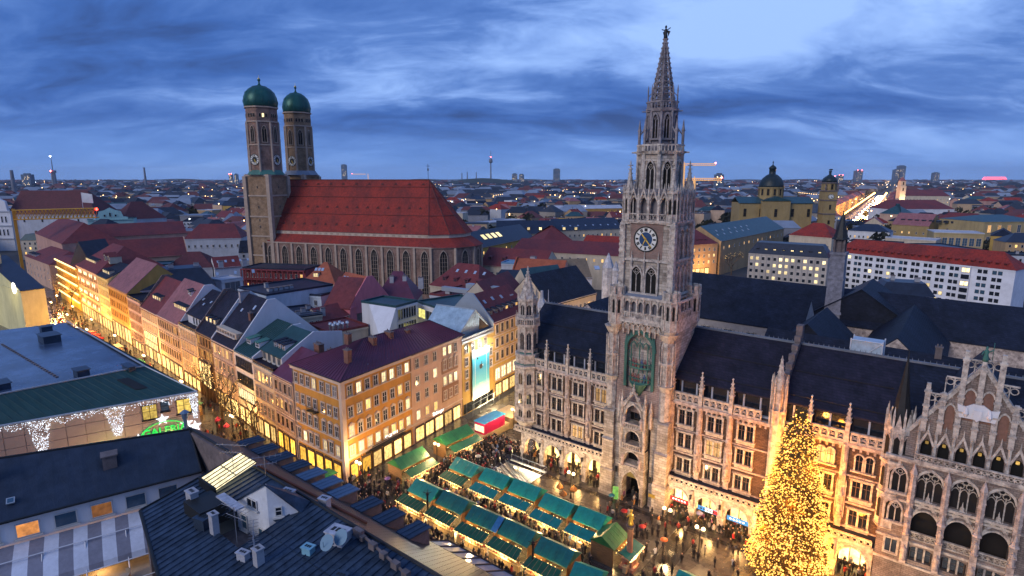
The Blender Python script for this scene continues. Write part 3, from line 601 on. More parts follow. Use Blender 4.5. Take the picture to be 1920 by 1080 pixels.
for x, y in ((22.2, -2.1), (31.8, -2.1), (31.8, 6.7), (22.2, 6.7)):
    b = MB(); b.fr(0, 0, -3.2, -1.4, .3, 1.3, 8); b.fr(0, 0, -1.4, 3.6, 1.25, 1.25, 8); b.fr(0, 0, 3.3, 3.7, 1.5, 1.5, 8)
    for k in range(8):
        a = k * pi / 4; T = Matrix.Rotation(a, 4, 'Z'); b.T = T; b.box(1.1, 1.4, -.34, .34, 3.7, 5.0); b.T = None
        b.fr(1.3 * cos(a + pi / 8), 1.3 * sin(a + pi / 8), -1.2, 3.5, .12, .12, 4)
    t = b.obj('gallery_turret', STONE2, TH, loc=(x, y, 33.2))
    for k in range(8):
        a = k * pi / 4; q = MB(); q.box(-.2, .2, -.02, 0, 0, 2.0); q.hood(-.2, .2, 2.0, 2.4, -.06, 0, .1, 'point', 4, 1); q.quad((-.2, -.02, 2), (.2, -.02, 2), (0, -.02, 2.4), (0, -.02, 2.4))
        if ('slit',) not in WIN: WIN[('slit',)] = q.mesh('slit', [DARK, STONE])
        inst('slit', WIN[('slit',)], t, (1.17 * cos(a), 1.17 * sin(a), .5), a + pi / 2)
# clock storeys
UX0, UX1, UY0, UY1 = 22.4, 31.1, -1.0, 6.3
b = MB(); b.box(UX0, UX1, UY0, UY1, 36.2, 49.0); b.obj('tower_shaft', TS, TH)
b = MB(); b.box(UX0 + 1.35, UX1 - 1.7, UY0 - .06, UY0, 43.0, 48.7); b.obj('clock_wall', brickmat('clock_brick', (.27, .165, .13), (.33, .21, .17), (.24, .18, .16), .5, .16, .8, msize=.02), TH)
b = MB()
for z, e in ((42.5, .3), (36.3, .35), (48.7, .35)): b.box(UX0 - e, UX1 + e, UY0 - e, UY1 + e, z, z + .35)
for x in (UX0, UX1):
    for y in (UY0, UY1): b.box(x - .45, x + .45, y - .45, y + .45, 36.6, 48.7)
for i in range(12):   # quoins on the corner strips
    for x in (UX0, UX1): b.box(x - .52, x + .52, UY0 - .53, UY0 + .3, 37 + i * .98, 37.5 + i * .98)
for x in (24.2, 26.45, 28.9): b.fr(x, UY0 - .3, 37, 42.2, .2, .18, 5); b.fr(x, UY0 - .3, 42.2, 44.2, .22, .02, 5)
b.obj('quoin', STONE2, TH)
def gothic_window(name, w, h, zs, parent, loc, rz=0, m=STONE2, pane=DARK):
    k = ('goth', w, h, zs, m.name, pane.name)
    if k not in WIN:
        q = MB(); a = w / 2; p = archpts(-a, a, zs, h, 'point', 8); q.add([(x, -.04, z) for x, z in p] + [(a, -.04, 0), (-a, -.04, 0)], [tuple(range(len(p) + 1, -1, -1))], 1)
        q.hood(-a, a, zs, h, -.35, 0, .22, 'point', 8); q.box(-a - .22, -a, -.3, 0, 0, zs); q.box(a, a + .22, -.3, 0, 0, zs); q.box(-.06, .06, -.2, -.04, 0, zs + .1); q.box(-a - .35, a + .35, -.5, 0, -.3, 0)
        q.tube((0, -.12, zs), (-a * .7, -.12, zs + (h - zs) * .45), .06, 4); q.tube((0, -.12, zs), (a * .7, -.12, zs + (h - zs) * .45), .06, 4)
        for j in range(8):
            c, d = 2 * pi * j / 8, 2 * pi * (j + 1) / 8; r = a * .33; zc = zs + (h - zs) * .5; q.tube((r * cos(c), -.12, zc + r * sin(c)), (r * cos(d), -.12, zc + r * sin(d)), .05, 4)
        WIN[k] = q.mesh(name, [m, pane])
    return inst(name, WIN[k], parent, loc, rz)
for x in (25.1, 27.75): gothic_window('belfry_window', 1.85, 4.3, 2.9, TH, (x, UY0 - .02, 37.3))
for y in (1.1, 2.7, 4.3): gothic_window('belfry_window', 1.2, 4.6, 3.4, TH, (UX1 + .02, y, 37.3), pi / 2)
for y in (1.7, 3.7): gothic_window('belfry_window', 1.5, 4.9, 3.5, TH, (UX1 + .02, y, 43.0), pi / 2)
# clock: white ring with black strokes, blue centre, gilt hands
CLK = MB(); CX, CZ, CR = 26.5, 46.15, 1.98
def disc(bb, r0, r1, y, m, n=40):
    for i in range(n):
        a, c = 2 * pi * i / n, 2 * pi * (i + 1) / n
        bb.quad((r0 * sin(a), y, r0 * cos(a)), (r0 * sin(c), y, r0 * cos(c)), (r1 * sin(c), y, r1 * cos(c)), (r1 * sin(a), y, r1 * cos(a)), m)
def clock(parent, loc, R_, rz, hands, white, blue, gilt, black, numcol):
    q = MB(); disc(q, R_ * .96, R_ * 1.06, -.16, 2); 
    for i in range(40):
        a, c = 2 * pi * i / 40, 2 * pi * (i + 1) / 40; q.quad((R_ * 1.06 * sin(a), -.16, R_ * 1.06 * cos(a)), (R_ * 1.06 * sin(c), -.16, R_ * 1.06 * cos(c)), (R_ * 1.06 * sin(c), 0, R_ * 1.06 * cos(c)), (R_ * 1.06 * sin(a), 0, R_ * 1.06 * cos(a)), 2)
    disc(q, R_ * .58, R_ * .96, -.1, 0); disc(q, 0, R_ * .58, -.08, 1)
    o = q.obj('clock_face', [white, blue, black], parent, loc=loc, rz=rz)
    q = MB()
    for h in range(12):
        a = 2 * pi * h / 12; r0, r1, w = R_ * .64, R_ * .9, R_ * (.05 if h % 3 else .075)
        for off in ((-.1, .1) if h in (2, 5, 8, 11, 0) else (0,)):
            cx_, cz_ = off * R_ * .6 * cos(a), -off * R_ * .6 * sin(a)
            q.quad((r0 * sin(a) - w * cos(a) + cx_, -.13, r0 * cos(a) + w * sin(a) + cz_), (r0 * sin(a) + w * cos(a) + cx_, -.13, r0 * cos(a) - w * sin(a) + cz_), (r1 * sin(a) + w * cos(a) + cx_, -.13, r1 * cos(a) - w * sin(a) + cz_), (r1 * sin(a) - w * cos(a) + cx_, -.13, r1 * cos(a) + w * sin(a) + cz_))
    q.obj('hour_marks', numcol, o)
    for nm, ang, ln, w in hands:
        q = MB(); a = ang; tip = (ln * sin(a), ln * cos(a)); q.add([(-w * cos(a), -.2, w * sin(a)), (w * cos(a), -.2, -w * sin(a)), (tip[0] + w * .4 * cos(a), -.2, tip[1] - w * .4 * sin(a)), (tip[0], -.2, tip[1] + .0), (tip[0] - w * .4 * cos(a), -.2, tip[1] + w * .4 * sin(a)), (-ln * .25 * sin(a), -.2, -ln * .25 * cos(a))], [(0, 1, 2, 3, 4), (0, 5, 1)])
        q.obj(nm, gilt, o)
    return o
CW = mat('clock_white', (.75, .72, .66), .5, .1); CB = mat('clock_blue', (.02, .06, .15), .5, .2); BLK = mat('black_paint', (.02, .02, .02), .5, .1)
clock(TH, (CX, UY0 - .06, CZ), CR, 0, (('minute_hand', radians(140), 1.7, .12), ('hour_hand', radians(-40), 1.15, .16), ('moon_hand', radians(205), 1.2, .09)), CW, CB, GOLDP, BLK, BLK)
# belvedere: open arches with gablets and corner pinnacles
def belv_side(L):
    q = MB(); n = 4; w = L / n
    q.box(0, L, -.1, .3, 0, .35); q.box(0, L, -.05, .25, 1.25, 1.4)
    for i in range(n):
        x = i * w; q.arch(x, x + w, 1.4, 4.3, 0, .5, x + .28, x + w - .28, 1.4, 2.9, 4.0, 'point', 8)
        q.box(x - .2, x + .2, -.2, 0, .35, 4.3); q.ext([(x + .15, 3.6), (x + .4, 3.6), (x + w / 2, 4.9), (x + w - .4, 3.6), (x + w - .15, 3.6), (x + w / 2, 5.6)], -.25, 0); q.fr(x + w / 2, -.1, 5.4, 6.2, .12, .02, 4); q.fr(x, -.1, 4.3, 6.0, .22, .03, 4)
        for k in range(3): xx = x + w * (k + .5) / 3; q.tube((xx - .2, .05, .4), (xx + .2, .05, 1.2), .05, 4); q.tube((xx + .2, .05, .4), (xx - .2, .05, 1.2), .05, 4)
    return q.mesh('belvedere_arcade', STONE2)
BW, BD = 9.3, 8.2
inst('belvedere_arcade', belv_side(7.0), TH, (UX0 + .95, UY0 - .35, 48.9)); bsd = belv_side(5.6)
inst('belvedere_arcade', bsd, TH, (UX1 + .35, UY0 + .95, 48.9), pi / 2); inst('belvedere_arcade', bsd, TH, (UX0 - .35, UY1 - .9, 48.9), -pi / 2)
b = MB(); b.box(UX0 + .6, UX1 - .6, UY0 + .6, UY1 - .6, 48.9, 54.2); b.obj('belvedere_core', mat('belvedere_inner_stone', (.22, .19, .2), .8, .3), TH)
b = MB(); b.box(UX0 - .1, UX1 + .1, UY0 - .1, UY1 + .1, 53.0, 53.4); b.obj('belvedere_roof', MATS['lead_roof'], TH)
for x, y in ((UX0 + .6, UY0 + .5), (UX1 - .6, UY0 + .5), (UX1 - .6, UY1 - .5), (UX0 + .6, UY1 - .5)):
    q = MB(); q.fr(0, 0, -.4, 5.2, .95, .92, 8); q.fr(0, 0, 0, .3, 1.12, 1.12, 8); q.fr(0, 0, 4.6, 5.0, 1.1, 1.1, 8)
    for k in range(8): a = pi / 8 + k * pi / 4; q.fr(cos(a), sin(a), .3, 4.6, .12, .12, 4); q.fr(1.05 * cos(a), 1.05 * sin(a), 5, 6.2, .15, .02, 4)
    q.fr(0, 0, 5.0, 6.6, .7, .45, 8); q.fr(0, 0, 6.6, 9.3, .42, .06, 8)
    for z in (7.0, 7.7, 8.4, 9.0): q.fr(0, 0, z, z + .15, .42, .42, 4)
    q.fr(0, 0, 9.3, 9.9, .16, .02, 4)
    t = q.obj('belvedere_turret', STONE2, TH, loc=(x, y, 48.9))
    for k in range(8):
        a = k * pi / 4; inst('slit', WIN[('slit',)], t, (.9 * cos(a), .9 * sin(a), 1.4), a + pi / 2)
# octagon lantern storeys and openwork spire
AX, AY = 26.35, 3.2
def octa(z0, z1, r, nm, m=STONE2):
    q = MB(); q.fr(0, 0, 0, z1 - z0, r, r, 8); return q.obj(nm, m, TH, loc=(AX, AY, z0))
octa(53, 60.2, 3.45, 'octagon_shaft', TS)
q = MB()
for k in range(8):
    a = pi / 8 + k * pi / 4; q.fr(3.45 * cos(a), 3.45 * sin(a), 0, 7, .36, .34, 6); q.fr(3.55 * cos(a), 3.55 * sin(a), 7, 8.6, .34, .04, 4); q.fr(3.9 * cos(a), 3.9 * sin(a), 6.9, 7.2, .1, .35, 4)
    q.tube((3.6 * cos(a), 3.6 * sin(a), 7.0), (4.6 * cos(a), 4.6 * sin(a), 7.05), .12, 4)
q.fr(0, 0, 6.7, 7.2, 3.8, 4.0, 8); q.fr(0, 0, 8.0, 8.25, 3.85, 3.85, 8, cap=False); q.fr(0, 0, 5.6, 5.8, 3.6, 3.6, 8)
for k in range(8):
    a0, a1 = pi / 8 + k * pi / 4, pi / 8 + (k + 1) * pi / 4
    for j in range(5):
        t = (j + .5) / 5; x = 3.75 * (cos(a0) * (1 - t) + cos(a1) * t); y = 3.75 * (sin(a0) * (1 - t) + sin(a1) * t); q.fr(x, y, 7.2, 8.0, .1, .1, 4)
q.obj('octagon_gallery', STONE2, TH, loc=(AX, AY, 53))
for k in range(8):
    a = k * pi / 4; r = 3.45 * cos(pi / 8); gothic_window('lantern_window', 1.35, 4.9, 3.4, TH, (AX + (r + .02) * cos(a), AY + (r + .02) * sin(a), 53.7), a + pi / 2)
octa(60.2, 66.6, 2.25, 'lantern_shaft', mat('weathered_grey_stone', (.3, .26, .27), .8, .4, 1.2, .3, 6, col2=(.08, .07, .08), c2scale=.7, c2amt=.8))
GST = MATS['weathered_grey_stone']
q = MB()
for k in range(8):
    a = pi / 8 + k * pi / 4; q.fr(2.3 * cos(a), 2.3 * sin(a), 1.2, 6.4, .26, .24, 5)
    q.fr(3.45 * cos(a), 3.45 * sin(a), 1.0, 3.2, .24, .24, 4); q.fr(3.45 * cos(a), 3.45 * sin(a), 3.2, 5.0, .28, .04, 4); q.fr(3.45 * cos(a), 3.45 * sin(a), 3.2, 3.4, .34, .34, 4)
    q.tube((3.35 * cos(a), 3.35 * sin(a), 2.6), (2.3 * cos(a), 2.3 * sin(a), 4.0), .1, 4); q.tube((2.4 * cos(a), 2.4 * sin(a), 6.3), (3.2 * cos(a), 3.2 * sin(a), 6.35), .09, 4)
    q.fr(2.3 * cos(a), 2.3 * sin(a), 6.8, 9.4, .12, .1, 4); q.fr(2.3 * cos(a), 2.3 * sin(a), 9.4, 10.4, .14, .02, 4)
    q.tube((2.3 * cos(a), 2.3 * sin(a), 8.6), (1.75 * cos(a), 1.75 * sin(a), 9.2), .06, 4)
    a1 = a + pi / 4
    for j in range(4):
        t = (j + .5) / 4; x = 2.45 * (cos(a) * (1 - t) + cos(a1) * t); y = 2.45 * (sin(a) * (1 - t) + sin(a1) * t); q.fr(x, y, 6.7, 7.6, .08, .08, 4)
q.fr(0, 0, 6.2, 6.7, 2.5, 2.65, 8); q.fr(0, 0, 7.6, 7.8, 2.6, 2.6, 8, cap=False)
q.obj('lantern_gallery', GST, TH, loc=(AX, AY, 60.2))
for k in range(8):
    a = k * pi / 4; r = 2.25 * cos(pi / 8); gothic_window('lantern_window', .85, 3.7, 2.7, TH, (AX + (r + .02) * cos(a), AY + (r + .02) * sin(a), 62.2), a + pi / 2, GST)
q = MB(); z0, z1, r0, r1 = 67.4, 77.3, 1.95, .22
for k in range(8):
    a = pi / 8 + k * pi / 4; q.tube((r0 * cos(a), r0 * sin(a), 0), (r1 * cos(a), r1 * sin(a), z1 - z0), .15, 4, r1=.08)
    for j in range(13): t = (j + .4) / 13; r = r0 + (r1 - r0) * t; q.fr((r + .12) * cos(a), (r + .12) * sin(a), (z1 - z0) * t, (z1 - z0) * t + .28, .12, .03, 4)
for j in range(11):
    t = j / 11; r = r0 + (r1 - r0) * t; h = (z1 - z0) * t
    for k in range(8):
        a, c = pi / 8 + k * pi / 4, pi / 8 + (k + 1) * pi / 4; q.tube((r * cos(a), r * sin(a), h), (r * cos(c), r * sin(c), h), .09, 4)
        r2 = r0 + (r1 - r0) * (t + 1 / 11); q.tube((r * cos(a), r * sin(a), h), (r2 * cos(c), r2 * sin(c), h + (z1 - z0) / 11), .06, 3); q.tube((r * cos(c), r * sin(c), h), (r2 * cos(a), r2 * sin(a), h + (z1 - z0) / 11), .06, 3)
q.fr(0, 0, 0, z1 - z0, 1.0, .1, 8)
q.fr(0, 0, z1 - z0 - .1, z1 - z0 + .3, .25, .5, 6)
q.obj('openwork_spire', GST, TH, loc=(AX, AY, z0))
q = MB(); q.lathe([(.3, 0), (.34, .4), (.24, .9), (.3, 1.3), (.16, 1.55), (.08, 1.62), (.18, 1.78), (.17, 1.95), (.05, 2.1)], n=8)
q.tube((.26, 0, 1.4), (.75, 0, 1.65), .08, 5); q.tube((-.26, 0, 1.4), (-.7, 0, 1.55), .08, 5); q.add([(.1, .15, 1.4), (.65, .3, 1.2), (.35, .2, .4)], [(0, 1, 2)]); q.add([(-.1, .15, 1.4), (-.65, .3, 1.2), (-.35, .2, .4)], [(0, 2, 1)])
q.obj('spire_figure', IRON, TH, loc=(AX, AY, 77.5), smooth=True)
# ---------------------------------------------------------------- gabled east block of the facade
GX0, GX1, GF, GC = 62.6, 79.4, -3.0, 71.0
GB = brickmat('gable_masonry', (.23, .165, .14), (.31, .235, .2), (.13, .1, .085), .6, .28, .8, msize=.025, var=.35)
BAYS = [67.5, 70.95, 74.4]; bw = 3.45
b = MB(); b.box(GX0, 65.75, GF, 14, 0, 21); b.box(76.15, GX1, GF, 14, 0, 21); b.box(65.75, 76.15, GF + 2, 14, 0, 21)
for c in BAYS:
    b.arch(c - bw / 2, c + bw / 2, 0, 6.4, GF, GF + .9, c - 1.1, c + 1.1, 0, 2.4, 3.9, 'round', 10)
    b.arch(c - bw / 2, c + bw / 2, 6.4, 9.9, GF, GF + .5, c - 1.25, c + 1.25, 7.0, 8.7, 9.0, 'round', 8)
    b.arch(c - bw / 2, c + bw / 2, 9.9, 15.0, GF, GF + 2, c - 1.4, c + 1.4, 9.9, 12.3, 14.2, 'round', 10)
    b.arch(c - bw / 2, c + bw / 2, 15.0, 21, GF, GF + .5, c - 1.3, c + 1.3, 15.6, 18.2, 19.7, 'point', 10)
b.obj('gable_block_wall', GB, TH)
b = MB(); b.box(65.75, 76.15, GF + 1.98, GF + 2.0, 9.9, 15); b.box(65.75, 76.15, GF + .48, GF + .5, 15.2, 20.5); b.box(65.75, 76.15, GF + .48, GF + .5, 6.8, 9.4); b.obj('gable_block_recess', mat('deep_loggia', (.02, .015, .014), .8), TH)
for c in BAYS:
    q = MB()  # tracery window
    q.hood(-1.3, 1.3, 2.6, 4.1, -.3, 0, .25, 'point', 10)
    for x in (-.87, 0, .87) if False else (-.43, .43): q.box(x - .07, x + .07, .25, .4, 0, 3.0)
    for x in (-.86, 0, .86): q.hood(x - .36, x + .36, 2.2, 2.7, .25, .4, .07, 'point', 6)
    for cx_, cz_, r in ((-.45, 3.15, .36), (.45, 3.15, .36), (0, 3.65, .3)):
        for j in range(8): a, d = 2 * pi * j / 8, 2 * pi * (j + 1) / 8; q.tube((cx_ + r * cos(a), .32, cz_ + r * sin(a)), (cx_ + r * cos(d), .32, cz_ + r * sin(d)), .06, 4)
    q.box(-1.6, 1.6, -.5, 0, -.35, 0)
    if ('trac',) not in WIN: WIN[('trac',)] = q.mesh('tracery_window', STONE2)
    inst('tracery_window', WIN[('trac',)], TH, (c, GF, 15.6))
    q = MB(); q.hood(-1.4, 1.4, 2.4, 4.3, -.25, 0, .25, 'round', 10); q.ext([(-1.75, 3.2), (-1.4, 3.2), (0, 5.6), (1.4, 3.2), (1.75, 3.2), (0, 6.3)], -.3, -.02)
    for s in (-1, 1):
        for j in range(6): t = (j + .5) / 6; q.fr(s * 1.75 * (1 - t), -.16, 3.25 + 3.05 * t, 3.55 + 3.05 * t, .14, .03, 4)
    q.fr(0, -.16, 6.2, 7, .16, .02, 4)
    if ('logg',) not in WIN: WIN[('logg',)] = q.mesh('loggia_gablet', STONE2)
    inst('loggia_gablet', WIN[('logg',)], TH, (c, GF, 9.9)); balus(c - 1.4, c + 1.4, GF + .15, 9.95, 10.95, 5, TH)
    for x in (-.8, 0, .8): inst('window', win(.66, 2.0, BFRAME, GLASS, 1, 2, None, sill=False), TH, (c + x, GF + .47, 7.0))
    b = MB()
    for x in (-.42, .42): b.box(c + x - .1, c + x + .1, GF + .1, GF + .5, 7, 8.9)
    b.obj('mullion', STONE2, TH)
    b = MB(); b.box(c - 1.1, c + 1.1, GF + .85, GF + .9, 0, 3.9); b.obj('shop_window', SHOP, TH); b = MB(); b.hood(c - 1.1, c + 1.1, 2.4, 3.9, GF - .15, GF, .25, 'round', 10); b.obj('door_moulding', STONE2, TH)
for x in (65.75, 69.2, 72.7, 76.15):
    b = MB(); b.box(-.35, .35, -.7, 0, 6.4, 15.2); b.fr(0, -.6, 15.2, 19.2, .42, .36, 6); b.fr(0, -.6, 19.2, 20.4, .45, .05, 6); canopy(b, 0, -.9, 13.4, .9)
    for j in range(7): b.fr(-.3 if j % 2 else .3, -.75, 15 + j * .65, 15.4 + j * .65, .14, .03, 4)
    b.obj('buttress', STONE, TH, loc=(x, GF, 0)); inst('statue', STATUE, TH, (x, GF - .95, 10.8)); inst('statue', STATUE, TH, (x, GF - .85, 7.2))
for x in (64.3,):
    gothic_window('tracery_window', 1.5, 3.4, 2.2, TH, (x, GF - .02, 16.0)); gothic_window('tracery_window', 1.3, 2.7, 1.8, TH, (x, GF - .02, 11.8)); inst('window', win(1.4, 2.0, STONE2, GLASS, 2, 1, STONE2), TH, (x, GF, 7.2))
    b = MB(); b.hood(x - .55, x + .55, 1.9, 2.6, GF - .15, GF, .2, 'round', 8); b.obj('door_moulding', STONE2, TH); b = MB(); b.box(x - .55, x + .55, GF - .03, GF - .01, .2, 2.4); b.obj('shop_window', SHOP, TH)
b = MB()
for z, e in ((6.4, .25), (9.6, .2), (15.0, .25), (20.6, .4), (20.9, .6)): b.box(GX0 - .1, GX1, GF - e, GF, z - .3, z)
b.obj('cornice', STONE2, TH)
balus(65.6, 76.4, GF - .45, 20.9, 21.9, 18, TH)
# gallery of six arches under the stepped gable
b = MB(); n = 6; w = (76.2 - 65.7) / n
for i in range(n):
    x = 65.7 + i * w; b.arch(x, x + w, 21, 24.6, GF + .3, GF + 1.2, x + .3, x + w - .3, 21, 22.7, 23.7, 'point', 8)
zsl = lambda x: 24.6 + 9.6 * (1 - abs(x - GC) / 6.4)
b.add([(GC - 6.4, GF + .3, 24.6), (GC + 6.4, GF + .3, 24.6), (GC, GF + .3, 34.2), (GC - 6.4, GF + 1.1, 24.6), (GC + 6.4, GF + 1.1, 24.6), (GC, GF + 1.1, 34.2)], [(0, 1, 2), (5, 4, 3), (1, 4, 5, 2), (0, 2, 5, 3)])
b.box(GX0, 65.7, GF + .3, GF + 1, 21, 24.6); b.box(76.2, GX1, GF + .3, GF + 1, 21, 24.6)
b.obj('gable_wall', GB, TH)
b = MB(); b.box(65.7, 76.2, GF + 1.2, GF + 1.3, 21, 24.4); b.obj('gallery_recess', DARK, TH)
for i in range(n):
    x = 65.7 + (i + .5) * w; b = MB(); b.fr(x, GF + .95, 22.9, 23.2, .2, .2, 6); b.obj('gallery_lamp', emit('gallery_lamp_glow', (1, .6, .15), .45, .5), TH)
    b = MB(); b.ext([(x - .85, 23.0), (x - .6, 23.0), (x, 24.6), (x + .6, 23), (x + .85, 23), (x, 25.3)], GF, GF + .28); b.fr(x, GF + .1, 25.2, 25.9, .12, .02, 4); b.fr(x - w / 2, GF + .15, 21, 24.6, .2, .18, 5); b.fr(x - w / 2, GF + .15, 24.6, 26.2, .22, .02, 5); b.obj('gallery_gablet', STONE2, TH)
b = MB()
for s in (-1, 1): b.add([(GC + s * 6.7, GF + .1, 24.4), (GC + s * 6.2, GF + .1, 24.4), (GC, GF + .1, 33.8), (GC, GF + .1, 34.6), (GC + s * 6.7, GF + 1.3, 24.4), (GC + s * 6.2, GF + 1.3, 24.4), (GC, GF + 1.3, 33.8), (GC, GF + 1.3, 34.6)], [(0, 1, 2, 3) if s < 0 else (3, 2, 1, 0), (0, 3, 7, 4) if s < 0 else (4, 7, 3, 0)])
b.obj('gable_coping', STONE2, TH)
for x, zt in ((66.0, 31.1), (67.6, 30.2), (69.25, 35.8), (70.95, 34.8), (72.65, 35.9), (74.4, 30.2), (76.0, 31)):
    z0 = 24.8; b = MB(); b.box(-.28, .28, -.32, .2, 0, zt - z0 - 1.2); b.box(-.36, .36, -.4, .28, zt - z0 - 1.2, zt - z0 - .95); b.fr(0, -.06, zt - z0 - .95, zt - z0, .36, .3, 4)
    for j in range(3): b.box(-.38, .38, -.42, .0, 1.5 + j * 1.8, 1.7 + j * 1.8)
    b.obj('gable_pier', STONE2, TH, loc=(x, GF + .2, z0))
b = MB()
for (a, c) in ((66.0, 67.6), (67.6, 69.25), (69.25, 70.95), (70.95, 72.65), (72.65, 74.4), (74.4, 76.0)):
    z = (zsl((a + c) / 2)) + .5; b.box(a, c, GF + .25, GF + .4, z + 1.3, z + 1.5)
    for k in range(2):
        x0 = a + (c - a) * k / 2; x1 = a + (c - a) * (k + 1) / 2
        for j in range(8): t, d = 2 * pi * j / 8, 2 * pi * (j + 1) / 8; r = .38; b.tube(((x0 + x1) / 2 + r * cos(t), GF + .32, z + .8 + r * sin(t)), ((x0 + x1) / 2 + r * cos(d), GF + .32, z + .8 + r * sin(d)), .06, 4)
        b.box(x0 - .06, x0 + .06, GF + .25, GF + .4, z - 1.2, z + 1.3)
b.obj('gable_tracery', STONE2, TH)
for x, z, ww, h in ((70.1, 27.2, 1.0, 3.9), (71.8, 27.2, 1.0, 3.9), (68.4, 25.6, .9, 3.2), (73.5, 25.6, .9, 3.2)): 
    q = MB(); p = archpts(-ww / 2, ww / 2, h - .7, h, 'point', 8); q.add([(x_, -.03, z_) for x_, z_ in p] + [(ww / 2, -.03, 0), (-ww / 2, -.03, 0)], [tuple(range(len(p) + 1, -1, -1))], 1); q.hood(-ww / 2, ww / 2, h - .7, h, -.2, 0, .16, 'point', 8); q.obj('blind_arch', [STONE2, mat('blind_arch_brick', (.24, .12, .085), .8, .3, 2)], TH, loc=(x, GF + .28, z))
b = MB(); b.ext([(GC - 1.7, 27.6), (GC + 1.7, 27.6), (GC + 2, 29.2), (GC + 1.2, 29.0), (GC + .5, 29.5), (GC - .5, 29.5), (GC - 1.2, 29.0), (GC - 2, 29.2)], GF - .15, GF + .1); b.ext([(GC - .4, 27.9), (GC, 27.4), (GC + .4, 27.9), (GC + .4, 28.8), (GC - .4, 28.8)], GF - .3, GF - .15)
for s in (-1, 1): b.lathe([(.1, 0), (.32, .4), (.2, .9), (.12, 1.2)], GC + s * 1.1, GF - .2, 6)
for i in range(len(b.v) - 48, len(b.v)): x, y, z = b.v[i]; b.v[i] = (x, y, z + 27.8)
b.obj('coat_of_arms', mat('white_relief', (.7, .66, .66), .6, .2), TH)
q = MB(); q.lathe([(.28, 0), (.3, .4), (.2, .9), (.26, 1.25), (.1, 1.5), (.15, 1.7), (.04, 1.85)], n=8); q.tube((.24, 0, 1.2), (.6, -.1, 1.5), .07, 5); q.tube((-.24, 0, 1.2), (-.4, -.2, .8), .07, 5); q.tube((.6, -.1, .3), (.6, -.1, 2.4), .035, 4); q.obj('gable_figure', COPPER, TH, loc=(70.95, GF + .2, 34.8), smooth=True)
b = MB(); b.slab([(GC - 8, GF + 1, 22.5), (GC, GF + 1, 33.4), (GC, 9, 33.4), (GC - 8, 9, 22.5)], .2); b.slab([(GC, GF + 1, 33.4), (GC + 8, GF + 1, 22.5), (GC + 8, 9, 22.5), (GC, 9, 33.4)], .2); b.slab([(62.4, .2, 23.5), (95, .2, 23.5), (95, 9, 30.3), (62.4, 9, 30.3)], .25); b.slab([(62.4, 9, 30.3), (95, 9, 30.3), (95, 17.8, 23.5), (62.4, 17.8, 23.5)], .25); b.obj('roof', SLATE, TH)
b = MB(); b.box(62.4, 95, 8.8, 9.2, 30.2, 30.5)
for i in range(46): b.fr(62.7 + i * .7, 9, 30.5, 30.85, .09, .02, 4)
b.obj('ridge_cresting', MATS['lead_grey'], TH)
b = MB(); b.box(79.4, 95, .1, 17.5, 0, 23.5); b.box(62.4, 79.4, 14, 17.5, 0, 23.4); b.obj('wall', THBRICK, TH)
# stair turret with a dark slated spire beside the gable block
b = MB(); tx, ty = 63.5, -1.6
b.fr(tx, ty, 19.6, 24.4, 1.5, 1.5, 8); b.fr(tx, ty, 19.4, 19.8, 1.8, 1.8, 8); b.fr(tx, ty, 24.2, 24.5, 1.75, 1.75, 8); b.fr(tx, ty, 10.2, 19.4, 1.55, 1.55, 8); b.fr(tx, ty, 15, 15.3, 1.75, 1.75, 8); b.fr(tx, ty, 9.4, 10.4, .8, 1.7, 8)
for k in range(8):
    a = pi / 8 + k * pi / 4; b.fr(tx + 1.55 * cos(a), ty + 1.55 * sin(a), 19.8, 25.8, .2, .18, 4); b.fr(tx + 1.55 * cos(a), ty + 1.55 * sin(a), 25.8, 27.2, .22, .02, 4)
    c = a + pi / 8; T = Matrix.Translation((tx + 1.5 * cos(c), ty + 1.5 * sin(c), 0)) @ Matrix.Rotation(c + pi / 2, 4, 'Z'); b.T = T; b.ext([(-.55, 23.6), (.55, 23.6), (0, 26.4)], -.12, .1); b.T = None
t = b.obj('stair_turret', STONE2, TH)
for k in range(8):
    a = k * pi / 4
    for z in (20.4, 16, 11.5): inst('slit', WIN[('slit',)], t, (tx + 1.46 * cos(a), ty + 1.46 * sin(a), z), a + pi / 2, scale=(1.6, 1, 1.2))
b = MB(); b.fr(tx, ty, 24.4, 33.8, 1.25, .05, 8); b.fr(tx, ty, 33.6, 34.6, .08, .02, 4); b.obj('turret_spire', mat('black_slate', (.02, .019, .02), .5, .3, 1.5, .3), TH)
# ---------------------------------------------------------------- generic house: local x along the street front, y back
def dormer_mesh(w, h, dep, wallm, roofm, pane, gable=False):
    k = ('dorm', w, h, dep, wallm.name, roofm.name, pane.name, gable)
    if k in WIN: return WIN[k]
    b = MB(); a = w / 2; b.box(-a, a, 0, dep, -.6, h)
    b.quad((-a * .72, -.03, .2), (a * .72, -.03, .2), (a * .72, -.03, h - .15), (-a * .72, -.03, h - .15), 2); b.box(-.04, .04, -.07, -.03, .2, h - .15); b.box(-a * .72, a * .72, -.07, -.03, h * .55, h * .55 + .07)
    if gable: b.add([(-a - .15, -.2, h), (a + .15, -.2, h), (0, -.2, h + a * .9), (-a - .15, dep, h), (a + .15, dep, h), (0, dep, h + a * .9)], [(0, 2, 5, 3), (1, 4, 5, 2)], 1); b.add([(-a, -.02, h), (a, -.02, h), (0, -.02, h + a * .8)], [(0, 1, 2)])
    else: b.slab([(-a - .15, -.25, h + .02), (a + .15, -.25, h + .02), (a + .15, dep + .3, h + .35), (-a - .15, dep + .3, h + .35)], .12, 1)
    WIN[k] = b.mesh('dormer', [wallm, roofm, pane]); return WIN[k]
